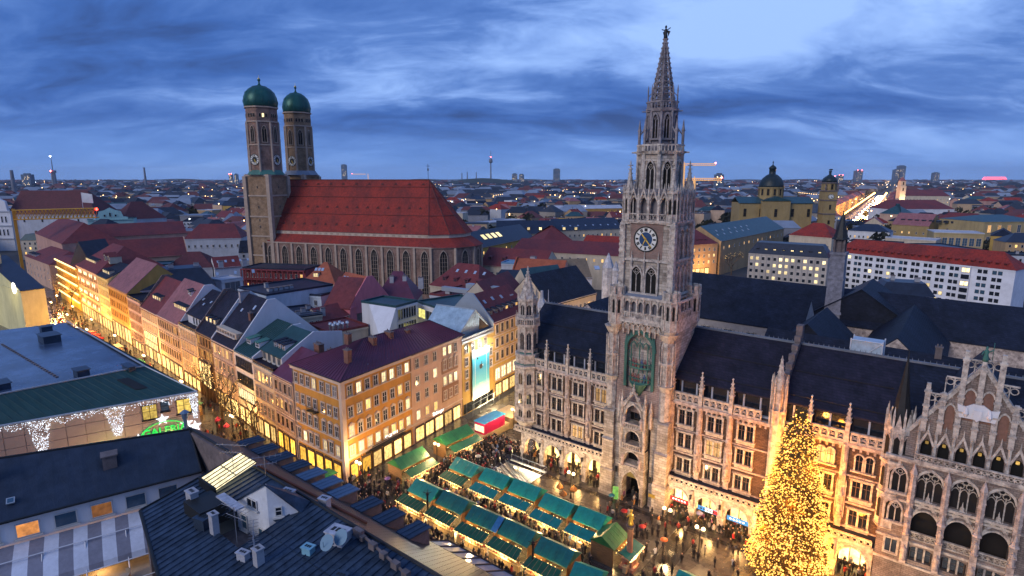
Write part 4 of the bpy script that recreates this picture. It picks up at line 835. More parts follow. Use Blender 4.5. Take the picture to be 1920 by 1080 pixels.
def chimney_mesh(w, d, h, m, pots=2):
    k = ('chim', w, d, h, m.name, pots)
    if k in WIN: return WIN[k]
    b = MB(); b.box(-w / 2, w / 2, -d / 2, d / 2, -1.2, h); b.box(-w / 2 - .1, w / 2 + .1, -d / 2 - .1, d / 2 + .1, h, h + .15, 1)
    for i in range(pots): x = (i + .5 - pots / 2) * w / max(1, pots); b.fr(x, 0, h + .15, h + .55, .14, .11, 6, 1)
    WIN[k] = b.mesh('chimney', [m, SOOT]); return WIN[k]
CHB = mat('chimney_brick', (.22, .1, .07), .8, .4, 1.5, .3, col2=(.05, .035, .03), c2scale=.7)
CHW = mat('chimney_render', (.36, .35, .38), .8, .25, 1.2, col2=(.2, .19, .19), c2scale=.5)
SKYL = emit('skylight_lit', (1, .8, .35), 1.1, .4)
def skylight_mesh(w, h, pane):
    k = ('skyl', w, h, pane.name)
    if k in WIN: return WIN[k]
    b = MB(); a = w / 2; b.box(-a, a, 0, h, -.05, .12, 0); b.quad((-a + .1, .1, .13), (a - .1, .1, .13), (a - .1, h - .1, .13), (-a + .1, h - .1, .13), 1); WIN[k] = b.mesh('roof_window', [mat('zinc_frame', (.35, .38, .42), .45, .15, metal=.3), pane]); return WIN[k]
ROOFGLASS = mat('skylight_glass', (.35, .42, .55), .12, .2, spec=.8)
def roofz(T, w, d, e, r, y, x=0, ry=None, hx=0):
    ry = d / 2 if ry is None else ry
    return e + (r - e) * (y / ry if y < ry else (d - y) / (d - ry))
def house(name, label, cat, p0, p1, d, e, r, roof='par', wall=None, rm=None, rows=(), rrows=(), lrows=(), shop=None, ov=.35, ry=None, group=None, dorm=(), chim=(), sky=(), fire=(), firem=None, hx=None, hx0=None, hx1=None, z0=0, cor=None, bands=(), seams=0, bandm=None):
    w = hypot(p1[0] - p0[0], p1[1] - p0[1]); rz = atan2(p1[1] - p0[1], p1[0] - p0[0])
    t = thing(name, label, cat, (*p0, z0), rz, group); wall = wall or WHITEP; rm = rm or MAROON; ry = d / 2 if ry is None else ry
    b = MB(); b.box(0, w, 0, d, 0, e)
    if roof == 'par': b.add([(0, 0, e), (0, d, e), (0, ry, r - .12)], [(0, 2, 1)]); b.add([(w, 0, e), (w, d, e), (w, ry, r - .12)], [(0, 1, 2)])
    if roof == 'perp': b.add([(0, 0, e), (w, 0, e), (w / 2, 0, r - .12)], [(0, 1, 2)]); b.add([(0, d, e), (w, d, e), (w / 2, d, r - .12)], [(0, 2, 1)])
    b.obj('wall', wall, t)
    b = MB(); th = .2
    hx = min(w, d) / 2 if hx is None else hx; h0 = hx if hx0 is None else hx0; h1 = hx if hx1 is None else hx1
    if roof == 'par':
        k = (r - e) / ry * ov; k2 = (r - e) / (d - ry) * ov
        b.slab([(-.02, -ov, e - k), (w + .02, -ov, e - k), (w + .02, ry, r), (-.02, ry, r)], th); b.slab([(-.02, ry, r), (w + .02, ry, r), (w + .02, d + ov, e - k2), (-.02, d + ov, e - k2)], th)
        if seams:
            for i in range(1, int(w / seams)): x = i * seams; b.add([(x - .04, -ov, e - k + .01), (x + .04, -ov, e - k + .01), (x + .04, ry, r + .01), (x - .04, ry, r + .01), (x, -ov, e - k + .1), (x, ry, r + .1)], [(0, 4, 5, 3), (4, 1, 2, 5)])
    elif roof == 'perp':
        k = (r - e) / (w / 2) * ov
        b.slab([(-ov, -.02, e - k), (w / 2, -.02, r), (w / 2, d + .02, r), (-ov, d + .02, e - k)], th); b.slab([(w / 2, -.02, r), (w + ov, -.02, e - k), (w + ov, d + .02, e - k), (w / 2, d + .02, r)], th)
    elif roof == 'hip':
        q = [(-ov, -ov, e - .1), (w + ov, -ov, e - .1), (w + ov, d + ov, e - .1), (-ov, d + ov, e - .1)]
        ra, rb = ((h0, ry, r), (w - h1, ry, r)) if w >= d * .8 or hx0 is not None else ((w / 2, hx, r), (w / 2, d - hx, r))
        if ra[0] != rb[0]: b.add(q + [ra, rb], [(0, 1, 5, 4), (1, 2, 5), (2, 3, 4, 5), (3, 0, 4), (3, 2, 1, 0)])
        else: b.add(q + [ra, rb], [(0, 1, 4), (1, 2, 5, 4), (2, 3, 5), (3, 0, 4, 5), (3, 2, 1, 0)])
    elif roof == 'mans':   # steep skirt then flat top
        q = [(-ov, -ov, e), (w + ov, -ov, e), (w + ov, d + ov, e), (-ov, d + ov, e)]; i = hx
        b.add(q + [(i, i, r), (w - i, i, r), (w - i, d - i, r), (i, d - i, r)], [(0, 1, 5, 4), (1, 2, 6, 5), (2, 3, 7, 6), (3, 0, 4, 7), (4, 5, 6, 7), (3, 2, 1, 0)])
    elif roof == 'shed': b.slab([(-.02, -ov, e), (w + .02, -ov, e), (w + .02, d, r), (-.02, d, r)], th)
    else:
        b.box(-.1, w + .1, -.1, d + .1, e, e + .15); 
        for x0, x1, y0, y1 in ((-.1, w + .1, -.1, .2), (-.1, w + .1, d - .2, d + .1), (-.1, .2, .2, d - .2), (w - .2, w + .1, .2, d - .2)): b.box(x0, x1, y0, y1, e + .15, e + .6)
    b.obj('roof', rm, t)
    if cor is not False and e > 4:
        b = MB(); b.box(-.05, w + .05, -.3, -.0, e - .45, e - .12); b.box(-.05, w + .05, -.18, 0, e - .75, e - .45)
        for z in bands: b.box(0, w, -.14, 0, z, z + .25)
        b.obj('cornice', bandm or cor or wall, t)
    for z, n, me, x0, x1 in rows:
        for i in range(n):
            m_ = me(RND) if callable(me) else me; inst('window', m_, t, (x0 + (x1 - x0) * (i + .5) / n, -.01, z))
    for z, n, me, x0, x1 in rrows:
        for i in range(n):
            m_ = me(RND) if callable(me) else me; inst('window', m_, t, (w + .01, x0 + (x1 - x0) * (i + .5) / n, z), pi / 2)
    for z, n, me, x0, x1 in lrows:
        for i in range(n):
            m_ = me(RND) if callable(me) else me; inst('window', m_, t, (-.01, x0 + (x1 - x0) * (i + .5) / n, z), -pi / 2)
    if shop:
        n, x0, x1, h, m_ = shop
        for i in range(n):
            a = x0 + (x1 - x0) * i / n + .3; c = x0 + (x1 - x0) * (i + 1) / n - .3
            b = MB(); b.quad((a, -.04, .3), (c, -.04, .3), (c, -.04, h), (a, -.04, h), 1); b.box(a - .12, a, -.2, 0, 0, h + .1); b.box(c, c + .12, -.2, 0, 0, h + .1); b.box(a, c, -.22, 0, h, h + .35); b.box((a + c) / 2 - .04, (a + c) / 2 + .04, -.1, -.04, .3, h); b.obj('shop_window', [BFRAME, m_], t)
    for x, y, me in dorm: inst('dormer', me, t, (x, y, e + (r - e) * y / ry + .05))
    for x, y, me in chim:
        z = e + (r - e) * (y / ry if y < ry else (d - y) / (d - ry)) if roof in ('par',) else (e if roof in ('flat', 'mans') else (e + r) / 2)
        if roof == 'mans': z = r
        inst('chimney', me, t, (x, y, z))
    for x, y, me in sky:
        if roof in ('par', 'hip'):
            o = inst('roof_window', me, t, (x, y, e + (r - e) * y / ry + .04)); o.rotation_euler = (atan2(r - e, ry), 0, 0)
        else: inst('roof_window', me, t, (x, y, e + .2))
    for side, rise in fire:
        b = MB(); x0, x1 = (-.25, .15) if side == 'l' else (w - .15, w + .25)
        p = [(-.1, e - 2), (d + .1, e - 2), (d + .1, e + rise), (ry + 1, r + rise), (ry - 1, r + rise), (-.1, e + rise * .6)]
        n = len(p); b.add([(x0, y, z) for y, z in p] + [(x1, y, z) for y, z in p], [tuple(range(n - 1, -1, -1)), tuple(range(n, 2 * n))] + [(i, (i + 1) % n, n + (i + 1) % n, n + i) for i in range(n)]); b.obj('fire_wall', firem or WHITEP, t)
    t['wd'] = w
    return t
def mix(dark, lit, p, cur=None): return lambda r: lit if r.random() < p else (cur if cur and r.random() < .3 else dark)
def plaster(name, c, dirt=None): return mat('plaster_' + name, c, .8, .14, .5, .15, 6, col2=dirt or tuple(x * .6 for x in c), c2scale=.2, c2amt=.55, stretch=(1, 1, .35))
# ---------------------------------------------------------------- the ochre corner house and its pink neighbour
OCHRE = plaster('ochre', (.50, .23, .045)); PINK = plaster('pink_beige', (.52, .33, .24)); PALE = plaster('pale_trim', (.56, .42, .33))
PURPLE = mat('purple_sheet_roof', (.13, .03, .055), .45, .45, .5, .15, 3, col2=(.06, .022, .045), c2scale=.25, c2amt=.8, stretch=(1, .3, 1))
CB0 = SQ(-33.8, -29.7); CB1 = SQ(-18.0, -29.4)
wcu = win(1.15, 2.0, WFRAME, CURT, 2, 2, PALE, .16); wd_ = win(1.15, 2.0, WFRAME, GLASS, 2, 2, PALE, .16); wl_ = win(1.15, 2.0, WFRAME, LITW, 2, 2, PALE, .16); wl2_ = win(1.15, 2.0, WFRAME, LIT, 2, 2, PALE, .16)
wp_ = win(1.15, 2.2, WFRAME, GLASS, 2, 2, PALE, .16, top='ped'); wpl = win(1.15, 2.2, WFRAME, LITW, 2, 2, PALE, .16, top='ped'); wc_ = win(1.15, 2.2, WFRAME, GLASS, 2, 2, PALE, .16, top='cor')
t = thing('corner_house', 'five storey ochre corner house with purple sheet metal hip roof and rows of white windows', 'building', CB0, TH_ROT)
CW_, CD_, CE = 15.8, 36.0, 20.0
def cside(y): return CW_ - y * .122      # the side street front leans back a little
b = MB(); b.pri([(0, 0), (CW_, 0), (cside(18.6), 18.6), (1.5, 18.6)], 0, CE); b.obj('wall', OCHRE, t)
b = MB()
b.box(CW_ - .75, CW_ + .1, -.1, .75, 0, CE - .3); b.box(-.05, .5, -.1, 0, 0, CE)
for z, h in ((CE - .4, .4), (CE - .7, .3), (4.2, .35), (8.2, .25), (16.2, .15)):
    p = .35 if z > 18 else .18; b.pri([(-p, -p), (CW_ + p, -p), (cside(18.6) + p, 18.6), (cside(18.6), 18.6), (CW_, 0), (0, 0)], z, z + h)
b.obj('cornice', PALE, t)
ANG = pi / 2 + atan(.122)
for z, me, m2 in ((16.7, mix(wd_, wl_, .2, wcu), mix(wd_, wl_, .5, wcu)), (12.6, mix(wd_, wl_, .1, wcu), mix(wd_, wl2_, .2, wcu)), (8.7, mix(wp_, wpl, .05), mix(wp_, wpl, .1)), (5.0, mix(wc_, wl_, .25), mix(wl2_, wl_, .5))):
    for i in range(7):
        x = 1.3 + i * 2.02 + (.5 if i > 3 else 0) - (.1 if i < 4 else 0)
        if x < CW_ - 1: inst('window', me(RND), t, (x, -.01, z - .1))
    for i in range(8): y = 1.9 + i * 2.2; inst('window', m2(RND), t, (cside(y) + .01, y, z - .1), ANG)
    if z == 12.6: 
        for i in range(8): pass
for i in range(8): y = 1.9 + i * 2.2
rowz = 14.75
b = MB(); b.box(5.7, 8.3, -1.1, 0, 12.0, 12.2)
for k in range(10): b.box(5.7 + k * .28, 5.76 + k * .28, -1.1, -1.05, 12.2, 13.1)
b.box(5.7, 8.3, -1.12, -1.04, 13.1, 13.2); b.obj('balcony', IRON, t)
b = MB(); b.T = Matrix.Translation((cside(6), 6, 0)) @ Matrix.Rotation(ANG, 4, 'Z'); b.box(0, 9.5, -1.0, 0, 4.05, 4.25)
for k in range(32): b.box(k * .3, k * .3 + .06, -1.0, -.95, 4.25, 5.0)
b.box(0, 9.5, -1.02, -.94, 5.0, 5.1); b.obj('balcony', IRON, t)
SHOPB = emit('shop_bright', (1, .62, .2), 1.5, .6, 'AUTO')
for i in range(5):
    b = MB(); x = .8 + i * 2.9; b.quad((x, -.05, .2), (x + 2.2, -.05, .2), (x + 2.2, -.05, 3.2), (x, -.05, 3.2), 1); b.box(x - .15, x, -.2, 0, 0, 3.4); b.box(x + 2.2, x + 2.35, -.2, 0, 0, 3.4); b.box(x, x + 2.2, -.25, 0, 3.2, 3.7); b.obj('shop_window', [BFRAME, SHOP], t)
for i in range(6):
    b = MB(); b.T = Matrix.Translation((cside(1.2 + i * 2.9), 1.2 + i * 2.9, 0)) @ Matrix.Rotation(ANG, 4, 'Z'); b.quad((0, -.05, .2), (2.2, -.05, .2), (2.2, -.05, 3.2), (0, -.05, 3.2), 1); b.box(-.15, 0, -.2, 0, 0, 3.4); b.box(2.2, 2.35, -.2, 0, 0, 3.4); b.box(0, 2.2, -.25, 0, 3.2, 3.7); b.obj('shop_window', [BFRAME, SHOP if i < 2 else SHOPB], t)
for s_, y0, lit in (('CONEN', 5.5, 0), ('CONEN', 12.2, 1)):
    o = inst('shop_sign', text_mesh('shop_sign', s_, 1.0, WHITE_GLOW if lit else IRON, .04), t, (cside(y0) + .1, y0, 3.85 if not lit else 4.9), ANG)
# roof panels: sheet strips with standing seams, one object each
def sheet_roof(parent, quad_fn, n, m, name='roof_panel'):
    for i in range(n):
        pts = quad_fn(i / n, (i + 1) / n); b = MB(); b.slab(pts, .12)
        a, d = Vector(pts[0]), Vector(pts[-1]); nrm = (Vector(pts[1]) - a).cross(d - a).normalized() * .12
        if nrm.z < 0: nrm = -nrm
        e_ = (Vector(pts[1]) - a).normalized() * .07
        b.add([tuple(a - e_), tuple(a + e_), tuple(d + e_), tuple(d - e_), tuple(a + nrm), tuple(d + nrm)], [(0, 4, 5, 3), (4, 1, 2, 5)])
        b.obj(name, m, parent)
def lerp(a, b_, t): return tuple(a[i] + (b_[i] - a[i]) * t for i in range(3))
RZ = 24.0
E0, E1, E2, E3 = (-.4, -.4, CE), (CW_ + .4, -.4, CE), (cside(37) + .4, 37, CE), (2.4, 37, CE)
K0, K1 = (7.6, 11.5, RZ), (6.9, 30.5, RZ)
sheet_roof(t, lambda a, c: [lerp(E1, E2, a), lerp(E1, E2, c), lerp(K0, K1, c), lerp(K0, K1, a)], 40, PURPLE)
sheet_roof(t, lambda a, c: [lerp(E3, E0, a), lerp(E3, E0, c), lerp(K1, K0, c), lerp(K1, K0, a)], 12, PURPLE)
sheet_roof(t, lambda a, c: [lerp(E0, E1, a), lerp(E0, E1, c), lerp(K0, K0, c), lerp(K0, K0, a)][:3], 18, PURPLE)
b = MB(); b.add([E2, E3, K1], [(0, 1, 2)]); b.obj('roof_end', PURPLE, t)
b = MB(); b.tube(K0, K1, .12, 6); b.tube(E0, K0, .1, 5); b.tube(E1, K0, .1, 5); b.tube(E2, K1, .1, 5); b.tube(E1, E2, .13, 6); b.tube(E0, E1, .13, 6); b.obj('ridge_cap', mat('dark_sheet', (.04, .02, .03), .5), t)
for x, y, w, h in ((12, 4.5, 1.3, 2.4), (9.3, 12.5, 1.6, 1.8), (8.4, 17.5, 1.9, 1.6), (8.5, 22.5, .9, 1.3), (6, 9, 1.3, 1.8)):
    zz = CE + (RZ - CE) * min(1, (cside(y) - x) / (CW_ / 2), (y + .4) / 11); inst('chimney', chimney_mesh(w, .9, h, CHB, 2), t, (x, y, zz))
for x, y in ((13.5, 7), (13.2, 12), (12.5, 18), (12, 24), (11.5, 29)):
    zz = CE + (RZ - CE) * min(1, (cside(y) - x) / (CW_ / 2)) + .1; o = inst('roof_hatch', skylight_mesh(.7, .8, ROOFGLASS), t, (x, y, zz)); o.rotation_euler = (0, .42, 0)
b = MB()
for z in (0,): b.tube((CW_ - .2 - 18.6 * .122, 18.5, 0), (cside(18.6) + .1, 18.6, CE), .1, 6); b.tube((.2, -.15, 0), (.2, -.15, CE), .1, 6)
b.obj('drain_pipe', SOOT, t)
CORNER = t
def CS(x, y):  # local corner-house coordinates -> world
    return (CB0[0] + x * SS[0] + y * SB[0], CB0[1] + x * SS[1] + y * SB[1])
sx = lambda y: CW_ - y * .122
t = house('narrow_house', 'pink beige house with brown painted bays joined to the ochre corner house', 'building', CS(sx(18.65), 18.65), CS(sx(36.2), 36.2), 13.5, 19.9, 20.0, 'shed', PINK, PURPLE,
    rows=[(z - .1, 3, m_, .4, 9.2) for z, m_ in ((16.7, mix(wd_, wl_, .2)), (12.9, mix(wd_, wl_, .3)), (9.3, mix(wd_, wl_, .2)), (5.2, mix(wl_, wl2_, .5)))] + [(z - .1, 3, m_, 10.2, 16.2) for z, m_ in ((16.9, mix(wd_, wl_, .2)), (13.6, mix(wp_, wpl, .5)), (10.0, mix(wl_, wd_, .2)), (6.6, mix(wl_, wl2_, .3)))], bands=(4.3,), bandm=PALE, shop=(5, .5, 17, 3.3, SHOPB), cor=PALE)
b = MB(); b.box(10.1, 16.3, -.06, 0, 6.0, 9.6); b.box(10.1, 16.3, -.05, 0, 12.6, 15.6); b.obj('painted_bay', plaster('brown_bay', (.26, .13, .08)), t)
inst('shop_sign', text_mesh('shop_sign', 'Sickinger', 1.1, WHITE_GLOW, .05), t, (8.5, -.15, 4.4))
# ---------------------------------------------------------------- wrapped house with the lit blue poster, and the yellow house beyond
YEL = plaster('amber', (.48, .3, .08)); BB0, BB1 = CS(sx(36.4), 36.4), CS(sx(49.5), 49.5)
t = house('scaffolded_house', 'amber fronted house with floodlit blue poster and glazed grey roof gable', 'building', BB0, BB1, 14, 18.4, 19, 'flat', YEL, MATS['zinc_frame'], rows=[(z, 1, wd_, .5, 2.8) for z in (15.2, 12, 9, 6)] + [(15.2, 3, wd_, 3, 11), (12, 1, wd_, 11.2, 13), (9, 1, wd_, 11.2, 13)], cor=MATS['zinc_frame'])
b = MB(); b.pri([(1, 2), (12, 1.0), (12, 12), (1, 12)], 18.6, 20.0); b.add([(.6, 1.6, 19.2), (12.4, .6, 19.2), (12.4, 12.4, 19.2), (.6, 12.4, 19.2), (6.5, .8, 24.6), (6.5, 12.6, 24.6)], [(0, 1, 4), (1, 2, 5, 4), (2, 3, 5), (3, 0, 4, 5)])
b.obj('glazed_gable', mat('pale_sheet_gable', (.32, .42, .5), .35, .3, .8, col2=(.2, .28, .35)), t)
b = MB(); b.add([(8.2, .75, 19.3), (12.3, .55, 19.3), (8.2, .7, 22.4)], [(0, 1, 2)]); b.obj('gable_glass', GLASS, t)
b = MB()
for k in range(14): x = .7 + k * .85; zt = 19.3 + 5.3 * (1 - abs(x - 6.5) / 5.9); b.tube((x, .8 + .0, 19.2), (x, .8, zt), .04, 4)
b.tube((.6, 1.5, 19.3), (6.5, .7, 24.7), .12, 5); b.tube((6.5, .7, 24.7), (12.4, .5, 19.3), .12, 5); b.tube((6.5, .8, 24.7), (6.5, 12.6, 24.7), .12, 5); b.obj('gable_rib', MATS['zinc_frame'], t)
def poster_mat():
    m, N, L, bs = nodes_of('poster_print'); tc = N.new('ShaderNodeTexCoord'); sp = N.new('ShaderNodeSeparateXYZ'); L.new(tc.outputs['Object'], sp.inputs[0])
    r = N.new('ShaderNodeValToRGB'); mr = N.new('ShaderNodeMapRange'); mr.inputs[1].default_value = 2.5; mr.inputs[2].default_value = 15.5; L.new(sp.outputs[2], mr.inputs[0]); L.new(mr.outputs[0], r.inputs[0])
    e = r.color_ramp.elements; e[0].position = .1; e[0].color = (.85, .87, .88, 1); e[1].position = .92; e[1].color = (.75, .9, .92, 1)
    for p, c in ((.32, (.12, .5, .66, 1)), (.6, (.008, .28, .48, 1)), (.8, (.012, .34, .52, 1))): q = e.new(p); q.color = c
    L.new(r.outputs[0], bs.inputs['Base Color']); bs.inputs['Roughness'].default_value = .5; return m
b = MB(); b.box(3.4, 10.7, -.5, -.35, 2.8, 15.0); pst = b.obj('poster', poster_mat(), t)
PLINE = mat('poster_line', (.75, .88, .92), .5, .05)
b = MB()
for x0, x1, z0, z1 in ((4.5, 4.58, 5.0, 13.4), (9.4, 9.48, 5.0, 13.4), (5.0, 9.0, 13.8, 13.88), (5.0, 9.0, 4.5, 4.58)): b.box(x0, x1, -.53, -.505, z0, z1)
b.tube((4.54, -.52, 13.4), (5.0, -.52, 13.84), .04, 4); b.tube((9.44, -.52, 13.4), (9.0, -.52, 13.84), .04, 4); b.tube((4.54, -.52, 5), (5, -.52, 4.54), .04, 4); b.tube((9.44, -.52, 5), (9, -.52, 4.54), .04, 4)
b.obj('phone_outline', PLINE, pst)
b = MB(); pts = [(0, -.62), (.3, -.7), (.6, -.35), (.68, .05), (.5, .25), (.58, .5), (.3, .62), (0, .5), (-.3, .62), (-.62, .4), (-.7, 0), (-.55, -.45), (-.3, -.7)]
b.add([(7 + x, -.53, 10.6 + z) for x, z in pts], [tuple(range(len(pts)))]); b.add([(7.0, -.53, 11.25), (7.12, -.53, 11.2), (7.4, -.53, 11.55), (7.38, -.53, 11.8), (7.1, -.53, 11.6)], [(0, 1, 2, 3, 4)])
b.add([(7.52, -.535, 10.7), (7.9, -.535, 10.4), (7.9, -.535, 11.0)], [(0, 1, 2)], 1); b.obj('fruit_logo', [BLK, PLINE], pst)
b = MB(); b.fr(0, 0, 0, .06, .28, .28, 10); o = b.obj('camera_lens', BLK, pst, loc=(5.6, -.5, 12.9)); o.rotation_euler = (pi / 2, 0, 0)
inst('poster_title', text_mesh('poster_title', 'iPhone 6', 1.1, PLINE, .01), pst, (7.0, -.53, 14.4)); inst('poster_text', text_mesh('poster_text', 'iPhone', .6, PLINE, .01), pst, (7.0, -.53, 6.3))
b = MB()
for x in (4.2, 6.2, 8.2, 10.0): b.tube((x, -.3, 15.6), (x, -1.9, 15.9), .04, 4); b.box(x - .25, x + .25, -2.1, -1.7, 15.75, 15.95)
for x in (3.6, 7, 10.4): b.tube((x, -.3, 2.3), (x, -2.1, 2.0), .04, 4); b.box(x - .25, x + .25, -2.2, -1.9, 1.95, 2.15)
b.obj('poster_floodlight', IRON, t)
for x in (4.6, 7.2, 9.8): lamp_light((x, -2.6, 15.4), 800, (1, .95, .85), .3, t); lamp_light((x, -2.6, 2.2), 600, (1, .78, .4), .3, t)
b = MB()
for x in (1, 4, 7, 10, 12.5):
    for y in (-.4, -2.2): b.tube((x, y, 0), (x, y, 3), .05, 4)
for z in (1.5, 3): b.tube((1, -2.2, z), (12.5, -2.2, z), .05, 4)
b.obj('scaffold_pole', MATS['zinc_frame'], t)
b = MB(); b.box(.3, 12.8, -.1, -.02, .2, 2.6); b.obj('shop_window', GLASS, t)
YD0, YD1 = CS(sx(49.6), 49.6), CS(sx(68), 68)
dm = dormer_mesh(1.3, 1.1, 1.6, plaster('grey_dormer', (.2, .2, .25)), SLATE2, GLASS); dml = dormer_mesh(1.3, 1.1, 1.6, MATS['plaster_grey_dormer'], SLATE2, LIT)
t = house('amber_house', 'amber yellow house with slate dormer band and maroon roof behind the floodlit poster', 'building', YD0, YD1, 14, 20.2, 26.5, 'par', YEL, MAROON, rows=[(z, 7, mix(win(1.2, 2.2, BFRAME, GLASS, 2, 2, PALE), wl_, .05), .5, 17.5) for z in (17, 13.4, 9.8)] + [(4.6, 6, win(2.1, 3.0, BFRAME, LITW, 2, 2, PALE), .5, 17.5)], bands=(8.8, 12.4, 16.2), bandm=PALE, shop=(5, .5, 17.5, 3.4, SHOPB), dorm=[(1.5 + i * 2.5, 1.6, dml if i in (3, 5) else dm) for i in range(7)], sky=[(3, 4.2, skylight_mesh(.8, 1.1, ROOFGLASS)), (7, 4.4, skylight_mesh(.8, 1.1, ROOFGLASS)), (11, 4.2, skylight_mesh(.8, 1.1, ROOFGLASS))], fire=[('l', .5)], firem=MATS['zinc_frame'])
# ---------------------------------------------------------------- terrace along the shopping street
RA = (-43.3, 109.4); RS = (.727, -.687)
def RW(s, back=0): return (RA[0] - RS[0] * s + .687 * back, RA[1] - RS[1] * s + .727 * back)
def wset(w, h, frame, sur, nx=2, top=None, lit=.1, litm=LIT):
    a = win(w, h, frame, GLASS, nx, 2, sur, .14, top=top); l = win(w, h, frame, litm, nx, 2, sur, .14, top=top); return mix(a, l, lit, win(w, h, frame, CURT, nx, 2, sur, .14, top=top))
TERR = plaster('brown_ornate', (.36, .24, .17)); CREAM = plaster('cream', (.55, .45, .34)); PEACH = plaster('peach', (.52, .36, .26)); ROSEP = plaster('rose', (.5, .32, .27)); ORN = plaster('orange', (.5, .27, .07)); LEM = plaster('lemon', (.52, .44, .2)); TAN = plaster('tan', (.42, .27, .14))
g = 'town houses along the shopping street'
dw = dormer_mesh(1.3, 1.3, 1.8, WHITEP, SLATE, GLASS); dwl = dormer_mesh(1.3, 1.3, 1.8, CREAM, SLATE, LITW); dgr = dormer_mesh(2.0, 1.3, 2.4, WHITEP, COPPER, GLASS)
def terr(s1, s0, **k):
    nm, lb = k.pop('nm'), k.pop('lb'); w = s1 - s0
    return house(nm, lb, 'building', RW(s1), RW(s0), k.pop('d', 14), k.pop('e'), k.pop('r'), k.pop('roof', 'par'), group=None, **k)
GREENM = mat('green_sheet_roof', (.018, .058, .056), .45, .3, .6, .1, col2=(.02, .045, .05), c2scale=.3)
terr(8.8, .2, nm='ornate_house', lb='brown ornate narrow house with dark purple roof left of the ochre corner house', e=16.2, r=20.5, d=13, wall=TERR, rm=PURPLE, rows=[(z, 4, wset(1.1, 2, BFRAME, PALE, 2, tp, .05), .3, 8.3) for z, tp in ((13, None), (9.2, 'ped'), (5.6, 'cor'))], shop=(3, .3, 8.3, 3.6, SHOP), bands=(4.4, 8.2, 12.2), bandm=PALE, chim=[(3, 9, chimney_mesh(2.2, 1.2, 2.2, CHB, 3)), (7, 9.5, chimney_mesh(1, 1, 2, CHB, 1))])
t = terr(18.5, 8.9, nm='gabled_house', lb='cream house with set back attic terrace and dark green dormered roof', e=16.4, r=16.6, d=16, roof='flat', wall=CREAM, rm=SLATE2, rows=[(z, 5, wset(1.25, 2.4, WFRAME, PALE, 2, None, .3), .3, 9.2) for z in (12.6, 8.8, 5.2)], shop=(3, .3, 9.2, 3.6, SHOPB), bands=(8.2, 4.5))
b = MB(); b.box(0, 9.6, 2.2, 16, 16.5, 18.8); b.obj('attic_wall', CREAM, t)
for i in range(4): inst('window', win(1.2, 1.7, WFRAME, GLASS, 2, 1), t, (1.2 + i * 2.3, 2.19, 16.8))
b = MB(); b.slab([(-.1, 1.8, 18.8), (9.7, 1.8, 18.8), (9.7, 9.5, 22.9), (-.1, 9.5, 22.9)], .2); b.slab([(-.1, 9.5, 22.9), (9.7, 9.5, 22.9), (9.7, 16.2, 18.8), (-.1, 16.2, 18.8)], .2); b.obj('attic_roof', GREENM, t)
b = MB(); b.box(9.6, 9.9, 2, 16.4, 12, 18.8); b.add([(9.6, 1.9, 18.8), (9.9, 1.9, 18.8), (9.6, 9.5, 23.2), (9.9, 9.5, 23.2), (9.6, 16.3, 22), (9.9, 16.3, 22), (9.6, 16.3, 18.8), (9.9, 16.3, 18.8)], [(0, 2, 3, 1), (2, 4, 5, 3), (1, 3, 5, 7), (0, 6, 4, 2)]); b.obj('fire_wall', WHITEP, t)
for x in (3.6, 5.6, 7.6): inst('dormer', dormer_mesh(1.1, 1.5, 2.6, WHITEP, SLATE, GLASS), t, (x, 3.6, 19.5))
terr(28.4, 18.6, nm='green_roofed_house', lb='white banded house with copper green mansard and two broad dormers', e=17.2, r=22.6, d=20, ry=10.5, wall=WHITEP, rm=GREENM, rows=[(z, 1, win(8.6, 2.3, IRON, GLASS, 9, 1), .3, 9.5) for z in (13.6, 9.8)] + [(6, 1, win(8.6, 2.4, IRON, LITW, 7, 1), .3, 9.5)], shop=(3, .3, 9.5, 3.8, SHOPB), dorm=[(2.4, 2.4, dgr), (7, 2.4, dgr)], fire=[('r', .3)], seams=.9)
arcw = win(1.3, 2.1, WFRAME, LIT, 2, 1, PALE, .2, top='cor'); arcd = win(1.3, 2.1, WFRAME, GLASS, 2, 1, PALE, .2, top='cor')
t = terr(42.2, 28.5, nm='big_slate_house', lb='pale pink house with large purple slate roof and white gable wall, ribbon of attic windows', e=17, r=27.2, d=21, ry=9.5, wall=plaster('blush', (.55, .42, .36)), rm=SLATE2, rows=[(z, 5, mix(arcd, arcw, .6), .4, 13.2) for z in (13.8, 10.2, 6.4)], shop=(3, .3, 13.4, 4, SHOPB), bands=(9.4, 13.1, 5.3), fire=[('r', .35), ('l', .3)], sky=[(4, 6, skylight_mesh(.8, .9, ROOFGLASS)), (9, 7, skylight_mesh(.9, 1.2, ROOFGLASS))], chim=[(11, 5.5, chimney_mesh(1.2, .8, 1.4, CHB)), (.5, 8.5, chimney_mesh(1, 2.4, 1.6, CHW, 0))])
b = MB(); b.T = Matrix.Translation((.3, 1.6, 18.75)); b.box(0, 11.8, -.3, 1.5, 0, 1.35); b.T = None; b.obj('attic_band', CREAM, t)
for i in range(7): inst('window', win(1.2, .95, WFRAME, GLASS, 2, 1), t, (1.2 + i * 1.6, 1.28, 18.95))
t = terr(52.9, 42.3, nm='bay_house', lb='dark ornate narrow house with tall glowing glass bay above the street', e=17.2, r=26.6, d=20, ry=8.8, wall=plaster('umber', (.27, .17, .1)), rm=SLATE2, rows=[(14, 5, wset(1.1, 2.2, BFRAME, TAN, 2, None, .1), .3, 10.2), (10.6, 5, wset(1.1, 2.2, BFRAME, TAN, 2, 'cor', .3), .3, 10.2)], bands=(13.4, 10, 16.4), fire=[('l', .4)], firem=SOOT, dorm=[(2, 2.2, dwl), (4.6, 2.2, dwl), (7.2, 2.2, dwl)])
